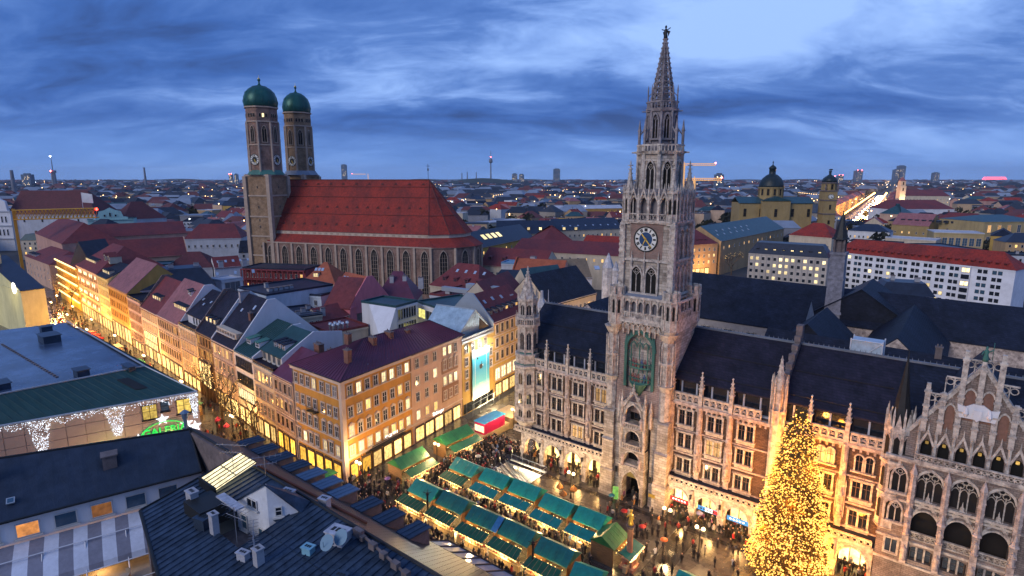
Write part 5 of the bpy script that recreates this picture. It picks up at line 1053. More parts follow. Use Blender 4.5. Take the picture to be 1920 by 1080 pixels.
b = MB(); b.box(1.4, 9.2, -.5, 0, 3.6, 9.6); b.obj('glass_bay', emit('bay_glow', (1, .7, .28), 1.7, .1, 'AUTO'), t)
b = MB()
for i in range(5): x = 1.3 + i * 2.0; b.box(x - .12, x + .12, -.65, 0, 0, 9.8)
b.box(1.2, 9.4, -.7, 0, 9.6, 10); b.box(1.2, 9.4, -.62, 0, 6.4, 6.6); b.obj('bay_frame', BFRAME, t)
t = terr(66.2, 53, nm='cream_house', lb='cream plastered house with four rows of small windows and set back slate roof', e=16.6, r=16.8, d=18, roof='flat', wall=CREAM, rm=SLATE2, rows=[(z, 6, wset(1.1, 1.8, WFRAME, PALE, 2, tp, .12), .5, 12.8) for z, tp in ((13.6, None), (10.6, 'cor'), (7.6, 'cor'), (4.9, None))], shop=(4, .4, 12.8, 3.2, SHOPB), bands=(12.9, 4.1))
b = MB(); b.box(0, 13.2, 2.4, 18, 16.7, 19.4); b.obj('attic_wall', WHITEP, t); b = MB(); b.slab([(-.1, 2, 19.3), (13.2, 2, 19.3), (13.2, 9.5, 25.0), (-.1, 9.5, 25.0)], .2); b.slab([(-.1, 9.5, 25.0), (13.2, 9.5, 25.0), (13.2, 18.3, 19.3), (-.1, 18.3, 19.3)], .2); b.obj('attic_roof', SLATE2, t)
for i in range(4): inst('window', win(1.0, 1.9, WFRAME, GLASS, 1, 1), t, (5 + i * 2.1, 2.38, 17))
for i in range(4): o = inst('roof_window', skylight_mesh(.8, .8, ROOFGLASS), t, (2 + i * 2.8, 6 - i % 2, 22.5 - .8 * (i % 2))); o.rotation_euler = (.65, 0, 0)
t = terr(85.4, 66.3, nm='bronze_house', lb='wide bronze tinted house with pink roof and a strip of six dark dormers', e=16.2, r=26, d=20, ry=8.5, wall=TAN, rm=ROSE, rows=[(z, 9, wset(1.1, 2.1, BFRAME, PALE, 2, tp, .12), .4, 18.6) for z, tp in ((13, None), (9.3, 'ped'), (5.7, 'cor'))], shop=(5, .4, 18.6, 3.8, SHOPB), bands=(12.2, 8.4, 4.7), fire=[('r', .4)], dorm=[(8.6 + i * 1.65, 2.6, dwl) for i in range(6)] + [(11, 5.8, dw), (13, 5.6, dw)], bandm=PALE)
t = terr(102, 85.5, nm='glass_fronted_house', lb='cream house with a broad glazed shop front and maroon roof with four cream dormers', e=16, r=24.8, d=18, ry=8, wall=CREAM, rm=MAROON, rows=[(13, 7, wset(1.0, 2.2, WFRAME, PALE, 2, None, .08), .6, 15.8), (9.4, 7, wset(1.0, 2.2, WFRAME, PALE, 2, None, .08), .6, 15.8)], shop=(4, .4, 16, 3.6, SHOPB), dorm=[(5 + i * 2, 2.6, dwl) for i in range(4)], fire=[('l', .4)], firem=SOOT)
b = MB(); b.box(2, 15, -.3, 0, 4.2, 8.6); b.obj('glass_bay', MATS['bay_glow'], t); b = MB()
for i in range(9): x = 2 + i * 1.62; b.box(x - .1, x + .1, -.4, 0, 4, 8.8)
b.box(1.9, 15.1, -.42, 0, 6.2, 6.4); b.obj('bay_frame', BFRAME, t)
t = terr(116.6, 102.1, nm='pink_modern_house', lb='flat pink modern house with closely set tall windows and terrace penthouse', e=17.2, r=17.4, d=14, roof='flat', wall=ROSEP, rm=SLATE, rows=[(z, 9, wset(.9, 2.3, BFRAME, ROSEP, 1, None, .05), .4, 14.2) for z in (13.6, 10.2, 6.8, 3.6)], shop=(4, .4, 14, 2.9, SHOPB))
t = terr(141, 116.7, nm='orange_house', lb='glowing orange house with paired window bays and light coloured gable roof behind', e=18.2, r=27, d=20, ry=10, wall=ORN, rm=ROSE, rows=[(z, 10, wset(1.3, 2.1, BFRAME, ORN, 2, None, .15), .5, 23.8) for z in (14.6, 11, 7.4)], shop=(6, .4, 24, 5.2, SHOPB), bands=(13.8, 10.2, 6.4))
t = terr(156.3, 141.1, nm='lemon_house', lb='narrow pale lemon house with green cornice between orange and peach houses', e=20.2, r=24, d=16, wall=LEM, rm=SLATE, rows=[(z, 6, wset(1.1, 2, WFRAME, LEM, 2, None, .12), .5, 14.8) for z in (16.6, 13, 9.6, 6.2)], shop=(4, .4, 15, 4, SHOPB), dorm=[(3 + i * 2.6, 1.6, dwl) for i in range(4)])
t = terr(191, 156.4, nm='star_lit_house', lb='long peach house hung with glowing star lights under a hipped maroon roof with dormer row', e=20.2, r=29, d=24, roof='hip', hx0=9, hx1=9, wall=PEACH, rm=MAROON, rows=[(z, 12, wset(1.3, 2.2, BFRAME, PEACH, 2, None, .2), .5, 34) for z in (16.4, 12.6, 9, 5.6)], shop=(8, .4, 34, 4, SHOPB), dorm=[(5 + i * 2.1, 2.8, dwl) for i in range(8)] + [(26, 5, dormer_mesh(2.6, 2, 4, CREAM, MAROON, GLASS, True)), (32, 5, dormer_mesh(2.6, 2, 4, CREAM, MAROON, GLASS, True))])
STAR = MB()
def starpoly(r, ri, n=5): return [((r if k % 2 == 0 else ri) * sin(pi * k / n), (r if k % 2 == 0 else ri) * cos(pi * k / n)) for k in range(2 * n)]
STAR.ext(starpoly(.8, .34), -.25, -.1); STARM = STAR.mesh('light_star', emit('star_glow', (1, .75, .4), 2.4, .2))
for i in range(11):
    for z in (6.2, 10.4, 14.8, 18.4):
        if (i * 7 + int(z)) % 3: inst('light_star', STARM, t, (2.5 + i * 3, -.1, z))
t = terr(236, 191.2, nm='lamp_strung_house', lb='floodlit yellow corner house with string lights along every storey at the far street bend', e=18.6, r=20, d=20, roof='mans', hx=3, wall=plaster('deep_amber', (.55, .36, .07)), rm=MAROON, rows=[(z, 16, wset(1.3, 2, BFRAME, YEL, 2, None, .25), .5, 44) for z in (15, 11.2, 7.4, 3.8)], bands=(14, 10.2, 6.4))
b = MB(); rr = random.Random(4)
for z in (3.4, 7, 10.8, 14.6, 18.2):
    for i in range(44): b.fr(.5 + i, -.5, z, z + .5, .28, .2, 5)
b.obj('string_lights', emit('string_glow', (1, .68, .25), 2.4, .1), t, kind='stuff')
# ---------------------------------------------------------------- town hall: rear wings and court roofs (still parts of the town hall)
def wing(x0, y0, x1, y1, hw, e, r, m, wallm=None):
    """roof ridge from (x0,y0) to (x1,y1), half width hw"""
    d = Vector((x1 - x0, y1 - y0, 0)).normalized(); n = Vector((-d.y, d.x, 0)) * hw; a = Vector((x0, y0, 0)); c = Vector((x1, y1, 0)); up = Vector((0, 0, 1))
    b = MB(); b.slab([tuple(a - n + up * e), tuple(c - n + up * e), tuple(c + up * r), tuple(a + up * r)], .2); b.slab([tuple(a + up * r), tuple(c + up * r), tuple(c + n + up * e), tuple(a + n + up * e)], .2); b.obj('roof', m, TH)
    b = MB(); k = .97; b.pri([tuple((a - n * k))[:2], tuple((c - n * k))[:2], tuple((c + n * k))[:2], tuple((a + n * k))[:2]], 0, e - .05); b.add([tuple(a - n * k + up * e), tuple(a + n * k + up * e), tuple(a + up * (r - .2))], [(0, 2, 1)]); b.add([tuple(c - n * k + up * e), tuple(c + n * k + up * e), tuple(c + up * (r - .2))], [(0, 1, 2)]); b.obj('wall', wallm or STONE, TH)
wing(-2, 70, 100, 66, 9, 23, 30, SLATE); wing(40, 24, 100, 20, 7.5, 22.5, 28.5, SLATE); wing(5, 17, 5, 62, 8, 23, 29.5, SLATE); wing(60, 28, 60, 62, 7, 22.5, 29, SLATE)
wing(14, 50, 42, 50, 6.5, 23.6, 29.5, SLATE, mat('court_stone', (.42, .36, .34), .8, .3))
for i in range(5): inst('window', win(1.9, 4.2, STONE2, GLASS, 2, 3, STONE2, .3), TH, (16.5 + i * 5, 43.6, 17.6))
for x in (66, 84): inst('chimney', chimney_mesh(.9, .7, 1.3, SOOT, 2), TH, (x, 22, 28.5))
for i in range(9): o = inst('roof_window', skylight_mesh(.9, 1.2, ROOFGLASS), TH, (48 + i * 5.6, 13.6 + (i % 3), 25.0 + .0)); o.rotation_euler = (.67, 0, 0); o.location.z = 22.6 + (o.location.y - 14.4 + 2.2) * .8 if False else 23.4 + (o.location.y - 14.6) * .78
b = MB(); b.box(55.6, 59.6, 9.9, 12.4, 26.5, 32); b.obj('roof_lift_house', mat('frosted_panel', (.45, .52, .6), .4, .25, 1.5, metal=.1), TH)
b = MB()
for x in (55.5, 59.6): 
    for y in (9.8, 12.5): b.tube((x, y, 26), (x, y, 32.2), .09, 4)
for z in (28, 30, 32): b.tube((55.5, 9.8, z), (59.6, 9.8, z), .07, 4)
b.tube((55.5, 9.8, 28), (59.6, 9.8, 32), .06, 4); b.obj('lift_frame', WHITEP, TH)
b = MB()   # valley gables between the court roofs
for x, y, z0, w, h in ((46, 31, 23, 7, 6.5), (50, 64, 24, 11, 7.5)):
    b.slab([(x - w, y - 4, z0), (x, y - 4, z0 + h), (x, y + 14, z0 + h), (x - w, y + 14, z0)], .2); b.slab([(x, y - 4, z0 + h), (x + w, y - 4, z0), (x + w, y + 14, z0), (x, y + 14, z0 + h)], .2)
    b.add([(x - w + .2, y - 3.6, z0), (x + w - .2, y - 3.6, z0), (x, y - 3.6, z0 + h - .2)], [(0, 1, 2)])
b.obj('cross_roof', [SLATE], TH)
# slim court tower with black spire
CT = (44.5, 62); b = MB(); b.fr(0, 0, 18, 39, 2.5, 2.1, 4); b.fr(0, 0, 38.7, 39.3, 2.4, 2.4, 4); b.fr(0, 0, 25, 25.6, 2.8, 2.6, 4); b.fr(0, 0, 33, 33.3, 2.4, 2.4, 4); b.obj('court_tower', mat('grey_court_stone', (.26, .24, .27), .8, .45, 1.2, .3, 4, col2=(.06, .055, .06), c2scale=.4), TH, loc=(*CT, 0))
b = MB(); b.fr(0, 0, 39.3, 42.3, .9, .9, 8); 
for k in range(4): a = pi / 4 + k * pi / 2; b.fr(1.4 * cos(a), 1.4 * sin(a), 39.3, 42.3, .3, .3, 4)
b.obj('court_tower_belfry', SOOT, TH, loc=(*CT, 0)); b = MB(); b.fr(0, 0, 42.2, 42.6, 1.9, 1.7, 8); b.fr(0, 0, 42.6, 48.6, 1.5, .05, 8); b.fr(0, 0, 48.4, 49.4, .06, .03, 4); b.obj('court_spire', MATS['black_slate'], TH, loc=(*CT, 0))
# white Gothic gable on the street wing
b = MB(); w = 12
for k, (x0, x1, h) in enumerate(((-7, -4.6, 25), (-4.6, -2.6, 29), (-2.6, -.9, 33), (-.9, .9, 36), (.9, 2.6, 33), (2.6, 4.6, 29), (4.6, 7, 25))):
    b.box(x0, x1, -.6, .6, 0, h); b.fr(x0 + .3, -.4, h, h + 2.6, .4, .05, 4); b.fr(x1 - .3, -.4, h, h + 2.4, .4, .05, 4)
    if k % 2 == 0: b.box(x0 - .2, x1 + .2, -.9, -.6, h - .6, h)
b.fr(0, 0, 36, 40, .5, .05, 6)
GG = b.obj('street_gable', mat('grey_white_stone', (.5, .48, .5), .8, .35, 1.2, .3, 5, col2=(.17, .16, .18), c2scale=.5, c2amt=.8), TH, loc=(-6.5, 60, 0), rz=-.9)
for x, z in ((-1.6, 27), (0, 30), (1.6, 27), (-3.6, 23), (-1.2, 23), (1.2, 23), (3.6, 23)): inst('window', win(.9, 2.3, GST, GLASS, 2, 2, GST), GG, (x, -.62, z))
b = MB(); b.fr(0, 0, 0, 32, 1.6, 1.6, 8); b.fr(0, 0, 32, 36, 1.7, .1, 8); b.fr(2.6, -.5, 20, 31.5, 1.0, .9, 6); b.fr(2.6, -.5, 31.5, 34, 1.1, .1, 6); b.obj('street_stair_turret', MATS['grey_white_stone'], TH, loc=(-8.5, 50, 0))
b = MB(); b.fr(0, 0, 24, 29, .9, .9, 6); b.fr(0, 0, 29, 31, 1.3, .4, 6); b.fr(0, 0, 30, 32.5, .45, .3, 6); b.fr(1.4, .4, 24, 32.8, .28, .05, 4); b.obj('corner_ornament', MATS['grey_white_stone'], TH, loc=(-2.0, 10, 0))
# ---------------------------------------------------------------- twin-towered brick cathedral
FO = (-109.7, 285.5); FR = atan2(-.3, .954)
CA = thing('cathedral', 'huge brick cathedral with twin domed clock towers and steep red roof', 'church', FO, FR)
CBR = brickmat('cathedral_brick', (.25, .145, .11), (.31, .19, .145), (.2, .13, .11), .9, .3, .85, msize=.03, var=.35)
CBR2 = brickmat('tower_brick', (.3, .185, .11), (.36, .235, .145), (.2, .13, .08), .9, .3, .85, msize=.03, var=.3)
CST = mat('cathedral_trim', (.42, .31, .24), .8, .3, .6)
ap = [(2, -18), (85, -18), (94, -13), (99, -4.5), (99, 4.5), (94, 13), (85, 18), (2, 18)]
b = MB(); b.pri(ap, 0, 27.2); b.obj('wall', CBR, CA)
b = MB(); b.pri([(x * 1.004, y * 1.02) for x, y in ap], 26.6, 27.1)
for i in range(12): x = .2 + i * 7.7; b.box(x - .5, x + .5, -18.5, -18, 0, 26.6)
for (x0, y0), (x1, y1) in zip(ap[1:4], ap[2:5]): b.box(x1 - .5, x1 + .5, y1 - .6, y1 + .5, 0, 26.6)
b.obj('buttress_strip', CST, CA)
CHGL = mat('church_glass', (.02, .017, .018), .35, .5, 1.5)
def church_win():
    q = MB(); a = 1.55; h = 18.5; p = archpts(-a, a, h - 3, h, 'point', 8); q.add([(x, -.04, z) for x, z in p] + [(a, -.04, 0), (-a, -.04, 0)], [tuple(range(len(p) + 1, -1, -1))], 1); q.hood(-a, a, h - 3, h, -.3, 0, .3, 'point', 8); q.box(-a - .3, -a, -.25, 0, 0, h - 3); q.box(a, a + .3, -.25, 0, 0, h - 3)
    for x in (-.5, .5): q.box(x - .06, x + .06, -.12, -.04, 0, h - 1.5)
    for j in range(9): q.box(-a, a, -.1, -.04, 1 + j * 1.8, 1.08 + j * 1.8)
    return q.mesh('window', [CST, CHGL])
CWM = church_win()
for x in (4.0, 11.7, 19.4, 27.1, 34.8, 42.5, 50.2, 57.9, 65.6, 73.3, 82): inst('window', CWM, CA, (x, -18.02, 7))
for (x0, y0), (x1, y1) in zip(ap[1:4], ap[2:5]): inst('window', CWM, CA, ((x0 + x1) / 2 + .02, (y0 + y1) / 2 - .02, 7), atan2(y1 - y0, x1 - x0))
inn = [(2, -14.6), (82, -14.6), (90, -10.5), (94.5, -3.6), (94.5, 3.6), (90, 10.5), (82, 14.6), (2, 14.6)]
b = MB()
for i in range(len(ap) - 1):
    a, c, e_, f = ap[i], ap[i + 1], inn[i + 1], inn[i]; k = 1.012; b.quad((a[0] * k, a[1] * k, 26.9), (c[0] * k, c[1] * k, 26.9), (e_[0], e_[1], 30.6), (f[0], f[1], 30.6))
b.obj('aisle_roof', REDTILE, CA)
b = MB(); b.pri(inn, 30.2, 32.2); b.obj('clerestory_band', mat('cream_band', (.56, .44, .34), .8, .2, 1), CA)
b = MB()
for i in range(26): b.box(3 + i * 3.1, 4.4 + i * 3.1, -14.72, -14.6, 30.9, 31.6)
b.obj('band_recess', CST, CA)
b = MB(); rid = [(2, 0, 55), (76.5, 0, 55)]
o_ = [(x * 1.008, y * 1.03, 32.1) for x, y in inn]
b.add([o_[0], o_[1], rid[1], rid[0]], [(0, 1, 2, 3)])
for i in range(1, 6): b.add([o_[i], o_[i + 1], rid[1]], [(0, 1, 2)])
b.add([o_[6], o_[7], rid[0], rid[1]], [(0, 1, 2, 3)]); b.obj('roof', REDTILE, CA)
b = MB()
for t_ in (.33, .66, .86):
    for i in range(5):
        a, c = Vector(o_[i]), Vector(o_[i + 1]); r_ = Vector(rid[1]); a2 = a.lerp(Vector(rid[0]) if i == 0 else r_, t_); c2 = c.lerp(r_, t_); b.tube(tuple(a2 + Vector((0, -.05, .1))), tuple(c2 + Vector((0, -.05, .1))), .14, 4)
b.tube(rid[0], rid[1], .25, 6)
for i in (1, 2, 3, 4): b.tube(o_[i], rid[1], .18, 5)
b.obj('roof_ledge', mat('roof_ledge_red', (.12, .03, .025), .7, .3), CA)
dmm = MB(); dmm.add([(-.9, 0, 0), (.9, 0, 0), (0, 0, .9), (0, 1.8, .95)], [(0, 1, 2), (1, 3, 2), (0, 2, 3)]); DM = dmm.mesh('roof_vent', [MATS['roof_ledge_red']])
for t_, n in ((.12, 12), (.45, 13), (.9, 10)):
    for i in range(n): x = 8 + i * (68 / n) + (5 if t_ > .4 else 0); inst('roof_vent', DM, CA, (x, -14.9 * (1 - t_) - .15, 32.2 + 22.8 * t_))
b = MB(); b.tube((76, 0, 55), (76, 0, 62), .1, 4); b.fr(76, 0, 59, 60, .3, .3, 6); b.tube((75.2, 0, 61), (76.8, 0, 61), .08, 4); b.obj('ridge_cross', IRON, CA)
for nm, ty in (('tower', -11), ('tower', 13)):
    cx = -1.4 if ty < 0 else -.4; a = 6.4 if ty < 0 else 6.0; b = MB()
    b.box(cx - a, cx + a, ty - a, ty + a, 0, 57.5)
    t = b.obj('tower', CBR2, CA)
    b = MB()
    for z in (20, 29, 38, 47.5, 56.6): b.box(cx - a - .35, cx + a + .35, ty - a - .35, ty + a + .35, z, z + .7)
    for sx_ in (-1, 1):
        for sy in (-1, 1): b.box(cx + sx_ * a - .9, cx + sx_ * a + .9, ty + sy * a - .9, ty + sy * a + .9, 0, 56.6)
    b.obj('tower_trim', CST, t)
    b = MB(); b.fr(cx, ty, 57.3, 59.4, 8.6, 7.1, 8)
    b.obj('tower_shoulder', COPPER if ty < 0 else MATS['lead_roof'], t)
    R8 = 7.1 if ty < 0 else 6.5; ds = 1 if ty < 0 else .9; b = MB(); b.fr(cx, ty, 57.3, 87.2, R8, R8 - .1, 8); b.obj('octagon', CBR if ty < 0 else CBR2, t)
    b = MB()
    for z, r_ in ((70.3, R8 + .3), (80.5, R8 + .35), (86.8, R8 + .5)): b.fr(cx, ty, z, z + .6, r_, r_, 8)
    for k in range(8): an = pi / 8 + k * pi / 4; b.fr(cx + R8 * cos(an), ty + R8 * sin(an), 57.3, 80.5, .55, .5, 5)
    b.obj('octagon_trim', CST, t)
    ap_ = R8 * cos(pi / 8)
    for k in range(8):
        an = k * pi / 4; gothic_window('belfry_window', 1.9, 7, 5.2, t, (cx + (ap_ + .02) * cos(an), ty + (ap_ + .02) * sin(an), 71.8), an + pi / 2, CST)
        for dx in (-1.3, 0, 1.3):
            q = WIN.setdefault(('cw',), None) or win(.95, 1.7, CST, DARK, 1, 1, None, sill=False); WIN[('cw',)] = q
            inst('window', WIN[('cw',)] if not (k == 7 and dx == 0 and ty < 0) else win(.95, 1.7, CST, LITW, 1, 1, None, sill=False), t, (cx + (ap_ + .03) * cos(an) - dx * sin(an), ty + (ap_ + .03) * sin(an) + dx * cos(an), 82.6), an + pi / 2)
        if k in (6, 0): clock(t, (cx + (ap_ + .1) * cos(an), ty + (ap_ + .1) * sin(an), 64.0), 2.35, an + pi / 2, (('hour_hand', radians(165), 1.2, .25), ('minute_hand', radians(150), 2.0, .15)), CW, BLK, GOLDP, BLK, BLK)
    for z in (24, 33, 36, 42, 51): inst('window', win(.7, 1.3, CST, DARK, 1, 1, None, sill=False), t, (cx, ty - a - .02, z)); inst('window', win(.7, 1.3, CST, DARK, 1, 1, None, sill=False), t, (cx + a + .02, ty, z), pi / 2)
    b = MB(); b.lathe([(r_ * ds, z) for r_, z in ((6.9, 87.2), (7.25, 88.2), (7.4, 89.8), (7.1, 91.8), (6.2, 93.8), (4.7, 95.4), (2.8, 96.5), (.9, 97.0), (.45, 97.6), (.3, 98.6), (.65, 99.0), (.65, 99.5), (.1, 100.2))], cx, ty, 24); b.obj('dome', mat('dark_copper_dome', (.015, .09, .075), .38, .5, .5, col2=(.008, .035, .04), c2scale=.25, c2amt=.85, stretch=(1, 1, .25), metal=.3), t, smooth=True)
    b = MB()
    for k in range(16): an = 2 * pi * k / 16; pts = [(7.0 * ds, 87.4), (7.45 * ds, 89.8), (6.25 * ds, 93.8), (2.8 * ds, 96.55)]; [b.tube((cx + p[0] * cos(an), ty + p[0] * sin(an), p[1]), (cx + q[0] * cos(an), ty + q[0] * sin(an), q[1]), .09, 3) for p, q in zip(pts[:-1], pts[1:])]
    b.obj('dome_rib', MATS['dark_copper_dome'], t); b = MB(); b.fr(cx, ty, 99.2, 100, .5, .5, 8); b.fr(cx, ty, 100, 101.4, .12, .05, 5); b.obj('dome_finial', GOLD, t)
# ---------------------------------------------------------------- mid-distance buildings, placed from eave corners read off the photograph
sw_ = win(1.1, 1.7, WFRAME, GLASS, 2, 1); swl = win(1.1, 1.7, WFRAME, LIT, 2, 1); sww = win(1.1, 1.7, WFRAME, LITW, 2, 1)
def mid(nm, lb, L, Rr, e, d, r, roof='par', wall=None, rm=None, n=0, nz=(), lit=.12, w=None, cat='building', **k):
    p0, p1 = P(*L, e), P(*Rr, e); wdt = hypot(p1[0] - p0[0], p1[1] - p0[1])
    rows = [(z, n, mix(w or sw_, swl if w is None else k.get('wl', w), lit), .6, wdt - .6) for z in nz] if n else []
    k.pop('wl', None)
    return house(nm, lb, cat, p0, p1, d, e, r, roof, wall, rm, rows, **k)
GREYW = plaster('grey_white', (.46, .46, .5)); BLUEW = plaster('pale_blue', (.5, .56, .64)); SALMON = plaster('salmon', (.5, .28, .22)); PINKW = plaster('bright_pink', (.6, .17, .2)); AQUA = plaster('aqua', (.3, .5, .5))
DTEAL = mat('dark_teal_roof', (.025, .07, .08), .4, .3, .5, col2=(.02, .04, .05), c2scale=.3); NAVY = mat('navy_roof', (.02, .027, .048), .4, .3, .5, col2=(.012, .015, .03), c2scale=.3); TANR = mat('tan_roof', (.2, .14, .085), .6, .3, 1); ORT = mat('orange_tile', (.36, .09, .04), .7, .35, .8, .3, col2=(.16, .045, .03), c2scale=.2); BLUR = mat('blue_sheet', (.12, .24, .38), .35, .3, .7)
skg = skylight_mesh(1.0, 1.4, ROOFGLASS); skl = skylight_mesh(1.0, 1.4, SKYL)
drw = dormer_mesh(1.5, 1.4, 2, plaster('maroon_dormer', (.2, .07, .08)), MAROON, GLASS); drl = dormer_mesh(1.5, 1.4, 2, MATS['plaster_maroon_dormer'], MAROON, LITW)
# far left church and its neighbours
mc = mid('church', 'long white church with steep dark red roof and baroque street gable behind the yellow crane', (15, 402), (178, 402), 28, 30, 46, 'hip', GREYW, mat('dark_red_tile', (.11, .028, .032), .75, .3, .8, .3, col2=(.06, .02, .025)), cat='church', hx0=0.5, hx1=14)
wch = mc['wd']
b = MB(); b.ext([(-15, 0), (4, 0), (4, 30), (2, 31), (1, 38), (-3, 40), (-5, 46), (-8, 48), (-12, 44), (-15, 40)], -2.5, -.5); b.obj('street_gable', WHITEP, mc)
for z in (9, 19, 30): b = MB(); b.box(-15, 4.4, -3.2, -2.5, z, z + 1); b.obj('gable_cornice', GREYW, mc)
for x in (-9, -6, -3, 0):
    for z in (12, 22): inst('window', win(1.2, 4.6, GREYW, GLASS, 1, 2, WHITEP), mc, (x, -2.52, z))
for i in range(4): inst('window', win(1.6, 2.6, GREYW, GLASS, 1, 1, WHITEP), mc, (12 + i * 14, -.02, 22))
mid('abbey_hall', 'tall hipped hall with maroon roof in front of the white church', (66, 437), (116, 457), 21, 26, 31, 'hip', SALMON, MAROON, 4, (12,), .0, hx=11)
mid('arched_house', 'low salmon house with round dormers under a maroon roof at the street corner', (46, 479), (92, 496), 13, 22, 18, 'hip', PINK, MAROON, 7, (8, 4), .1, hx=8, dorm=[(4 + i * 3.4, 1.5, dormer_mesh(2, 1.2, 2, GREYW, SLATE, GLASS)) for i in range(5)])
t = mid('baroque_house', 'pale aqua baroque house with curved gable and three dark arched windows', (164, 412), (250, 410), 24, 14, 24.4, 'flat', AQUA, DTEAL)
w_ = t['wd']; b = MB(); b.ext([(w_ * .12, 24), (w_ * .88, 24), (w_ * .88, 25.5), (w_ * .78, 26), (w_ * .74, 30), (w_ * .62, 31), (w_ * .5, 33), (w_ * .38, 31), (w_ * .26, 30), (w_ * .22, 26), (w_ * .12, 25.5)], -.2, .8); b.box(-.5, w_ + .5, -.9, 0, 23.4, 24); b.obj('curved_gable', AQUA, t)
for x in (.25, .5, .75): inst('window', win(2.2, 4.5, AQUA, GLASS, 1, 2, AQUA), t, (w_ * x, -.02, 15))
for x in (.38, .5, .62): inst('window', win(1.3, 3 if x == .5 else 1.6, AQUA, GLASS, 1, 1, AQUA), t, (w_ * x, -.22, 26))
mid('red_hall', 'long dark red roof right of the aqua baroque gable', (232, 412), (312, 408), 22, 30, 36, 'hip', GREYW, MATS['dark_red_tile'], 5, (15,), .1, hx=12)
mid('cloister_roof', 'long maroon roof of the former cloister below the aqua gable', (152, 446), (350, 436), 20, 24, 27, 'par', SALMON, MAROON, 10, (15,), .05)
mid('cloister_wing', 'maroon roofed wing beside the cathedral tower above green lit court', (345, 448), (452, 446), 20, 22, 28, 'hip', GREYW, MAROON, 9, (14.5,), .1, hx=6)
t = mid('green_lit_house', 'court building bathed in green light with small round dormers left of the cathedral tower', (352, 459), (455, 452), 15, 10, 19, 'par', plaster('court', (.3, .36, .24)), REDTILE, 10, (9, 4.5), .1, dorm=[(3 + i * 4.2, 1, dormer_mesh(1.8, 1.4, 2, plaster('greenish', (.25, .38, .22)), DTEAL, GLASS, True)) for i in range(9)])
for x in (8, 22, 36): lamp_light((x, -7, 3), 1500, (.12, 1, .15), 1, t, 'green_floodlight')
mid('gable_ended_house', 'long red roofed house with bare pink triangular gable wall', (186, 488), (352, 477), 18, 22, 26, 'par', PINK, MAROON, 0, (), fire=[('r', .1)], firem=PINK, dorm=[(4, 4, drw), (9, 4, drw)])
t = mid('black_gabled_house', 'house with pointed gable and black sheet covered fire wall at the street bend', (132, 496), (172, 497), 19, 14, 29, 'perp', NAVY, NAVY)
mid('teal_penthouse', 'white penthouse with teal flat roof behind the street terrace', (270, 499), (318, 497), 20, 10, 23, 'flat', WHITEP, DTEAL, 4, (18,), .2)
t = mid('navy_mansard', 'long house with steep navy mansard and rounded pink street corner', (262, 545), (402, 533), 18.5, 16, 24.5, 'mans', plaster('lilac', (.45, .36, .4)), NAVY, 0, (), hx=3.4, sky=())
for i in range(6): o = inst('roof_window', skg, t, (6 + i * 6, 1.6, 21.2)); o.rotation_euler = (1.05, 0, 0)
for i in range(4): inst('vent', chimney_mesh(1.6, 1.6, 1.1, CHW, 0), t, (10 + i * 8, 8, 24.5))
mid('red_back_house', 'dark red hipped house behind the navy mansard', (308, 503), (398, 501), 18, 16, 24, 'hip', GREYW, MATS['dark_red_tile'], hx=7)
t = mid('skylit_house', 'red roofed house with slanted skylights and white wall left of the red galleried house', (402, 502), (452, 498), 18, 10, 22, 'par', WHITEP, MAROON, sky=[(2 + i * 3, 2, skg) for i in range(5)])
mid('glass_stair_house', 'white house with tall teal glass stair hall', (415, 528), (455, 522), 18, 9, 18.4, 'flat', WHITEP, GREYW, 1, (13,), 0, w=win(6, 4.5, WFRAME, GLASS2, 3, 1))
t = mid('galleried_house', 'dark red house with black balconies and lamps below the cathedral tower', (455, 503), (572, 507), 20, 12, 20.3, 'flat', plaster('oxblood', (.24, .045, .05)), NAVY, 12, (16.6, 12.4), .25)
b = MB()
for z in (15.6, 11.4, 19.6): b.box(0, t['wd'], -1.4, 0, z, z + .3)
for i in range(13): x = i * t['wd'] / 12; b.box(x - .2, x + .2, -1.4, -1.1, 8, 20)
b.obj('gallery', MATS['plaster_oxblood'], t)
mid('long_white_house', 'big plain white fire wall with flat roof terraces behind the terrace houses', (447, 541), (500, 555), 22, 22, 22.3, 'flat', BLUEW, NAVY, chim=[(6, 6, chimney_mesh(1, 1, 1.6, CHW, 0))])
t = mid('white_block', 'white windowless block with vents and planted roof behind the slate house', (500, 556), (570, 545), 21.5, 16, 21.8, 'flat', BLUEW, NAVY, chim=[(3 + i * 1.7, 4, chimney_mesh(1.2, 1.4, 1.5, CHW, 0)) for i in range(5)])
mid('white_annex', 'small white annex with one lit doorway beside the orange roofs', (566, 553), (602, 556), 20, 10, 20.3, 'flat', BLUEW, NAVY, 2, (17,), .6)
t = mid('curved_terrace_house', 'dark roofed house with curved balcony and roof terrace plant behind the green roofs', (500, 604), (604, 590), 18.5, 14, 18.8, 'flat', CREAM, NAVY, 8, (15.4,), .15, chim=[(2 + i * 2.3, 3 + (i % 3) * 3, chimney_mesh(1.2, .8, 1.2, CHW, 0)) for i in range(7)])
b = MB()
for z in (18.9, 19.4, 19.9): b.tube((0, -.1, z), (t['wd'], -.1, z), .04, 4)
b.obj('terrace_rail', MATS['zinc_frame'], t)
mid('hidden_court_house', 'cream court house with lit windows behind the purple hip roof', (606, 602), (655, 590), 16.5, 10, 19.5, 'par', CREAM, MAROON, 4, (13.2,), .5)
t = mid('ventilated_roof_house', 'low maroon roof carrying a cluster of round steel vents', (618, 626), (690, 612), 17.5, 12, 18, 'flat', CREAM, MAROON)
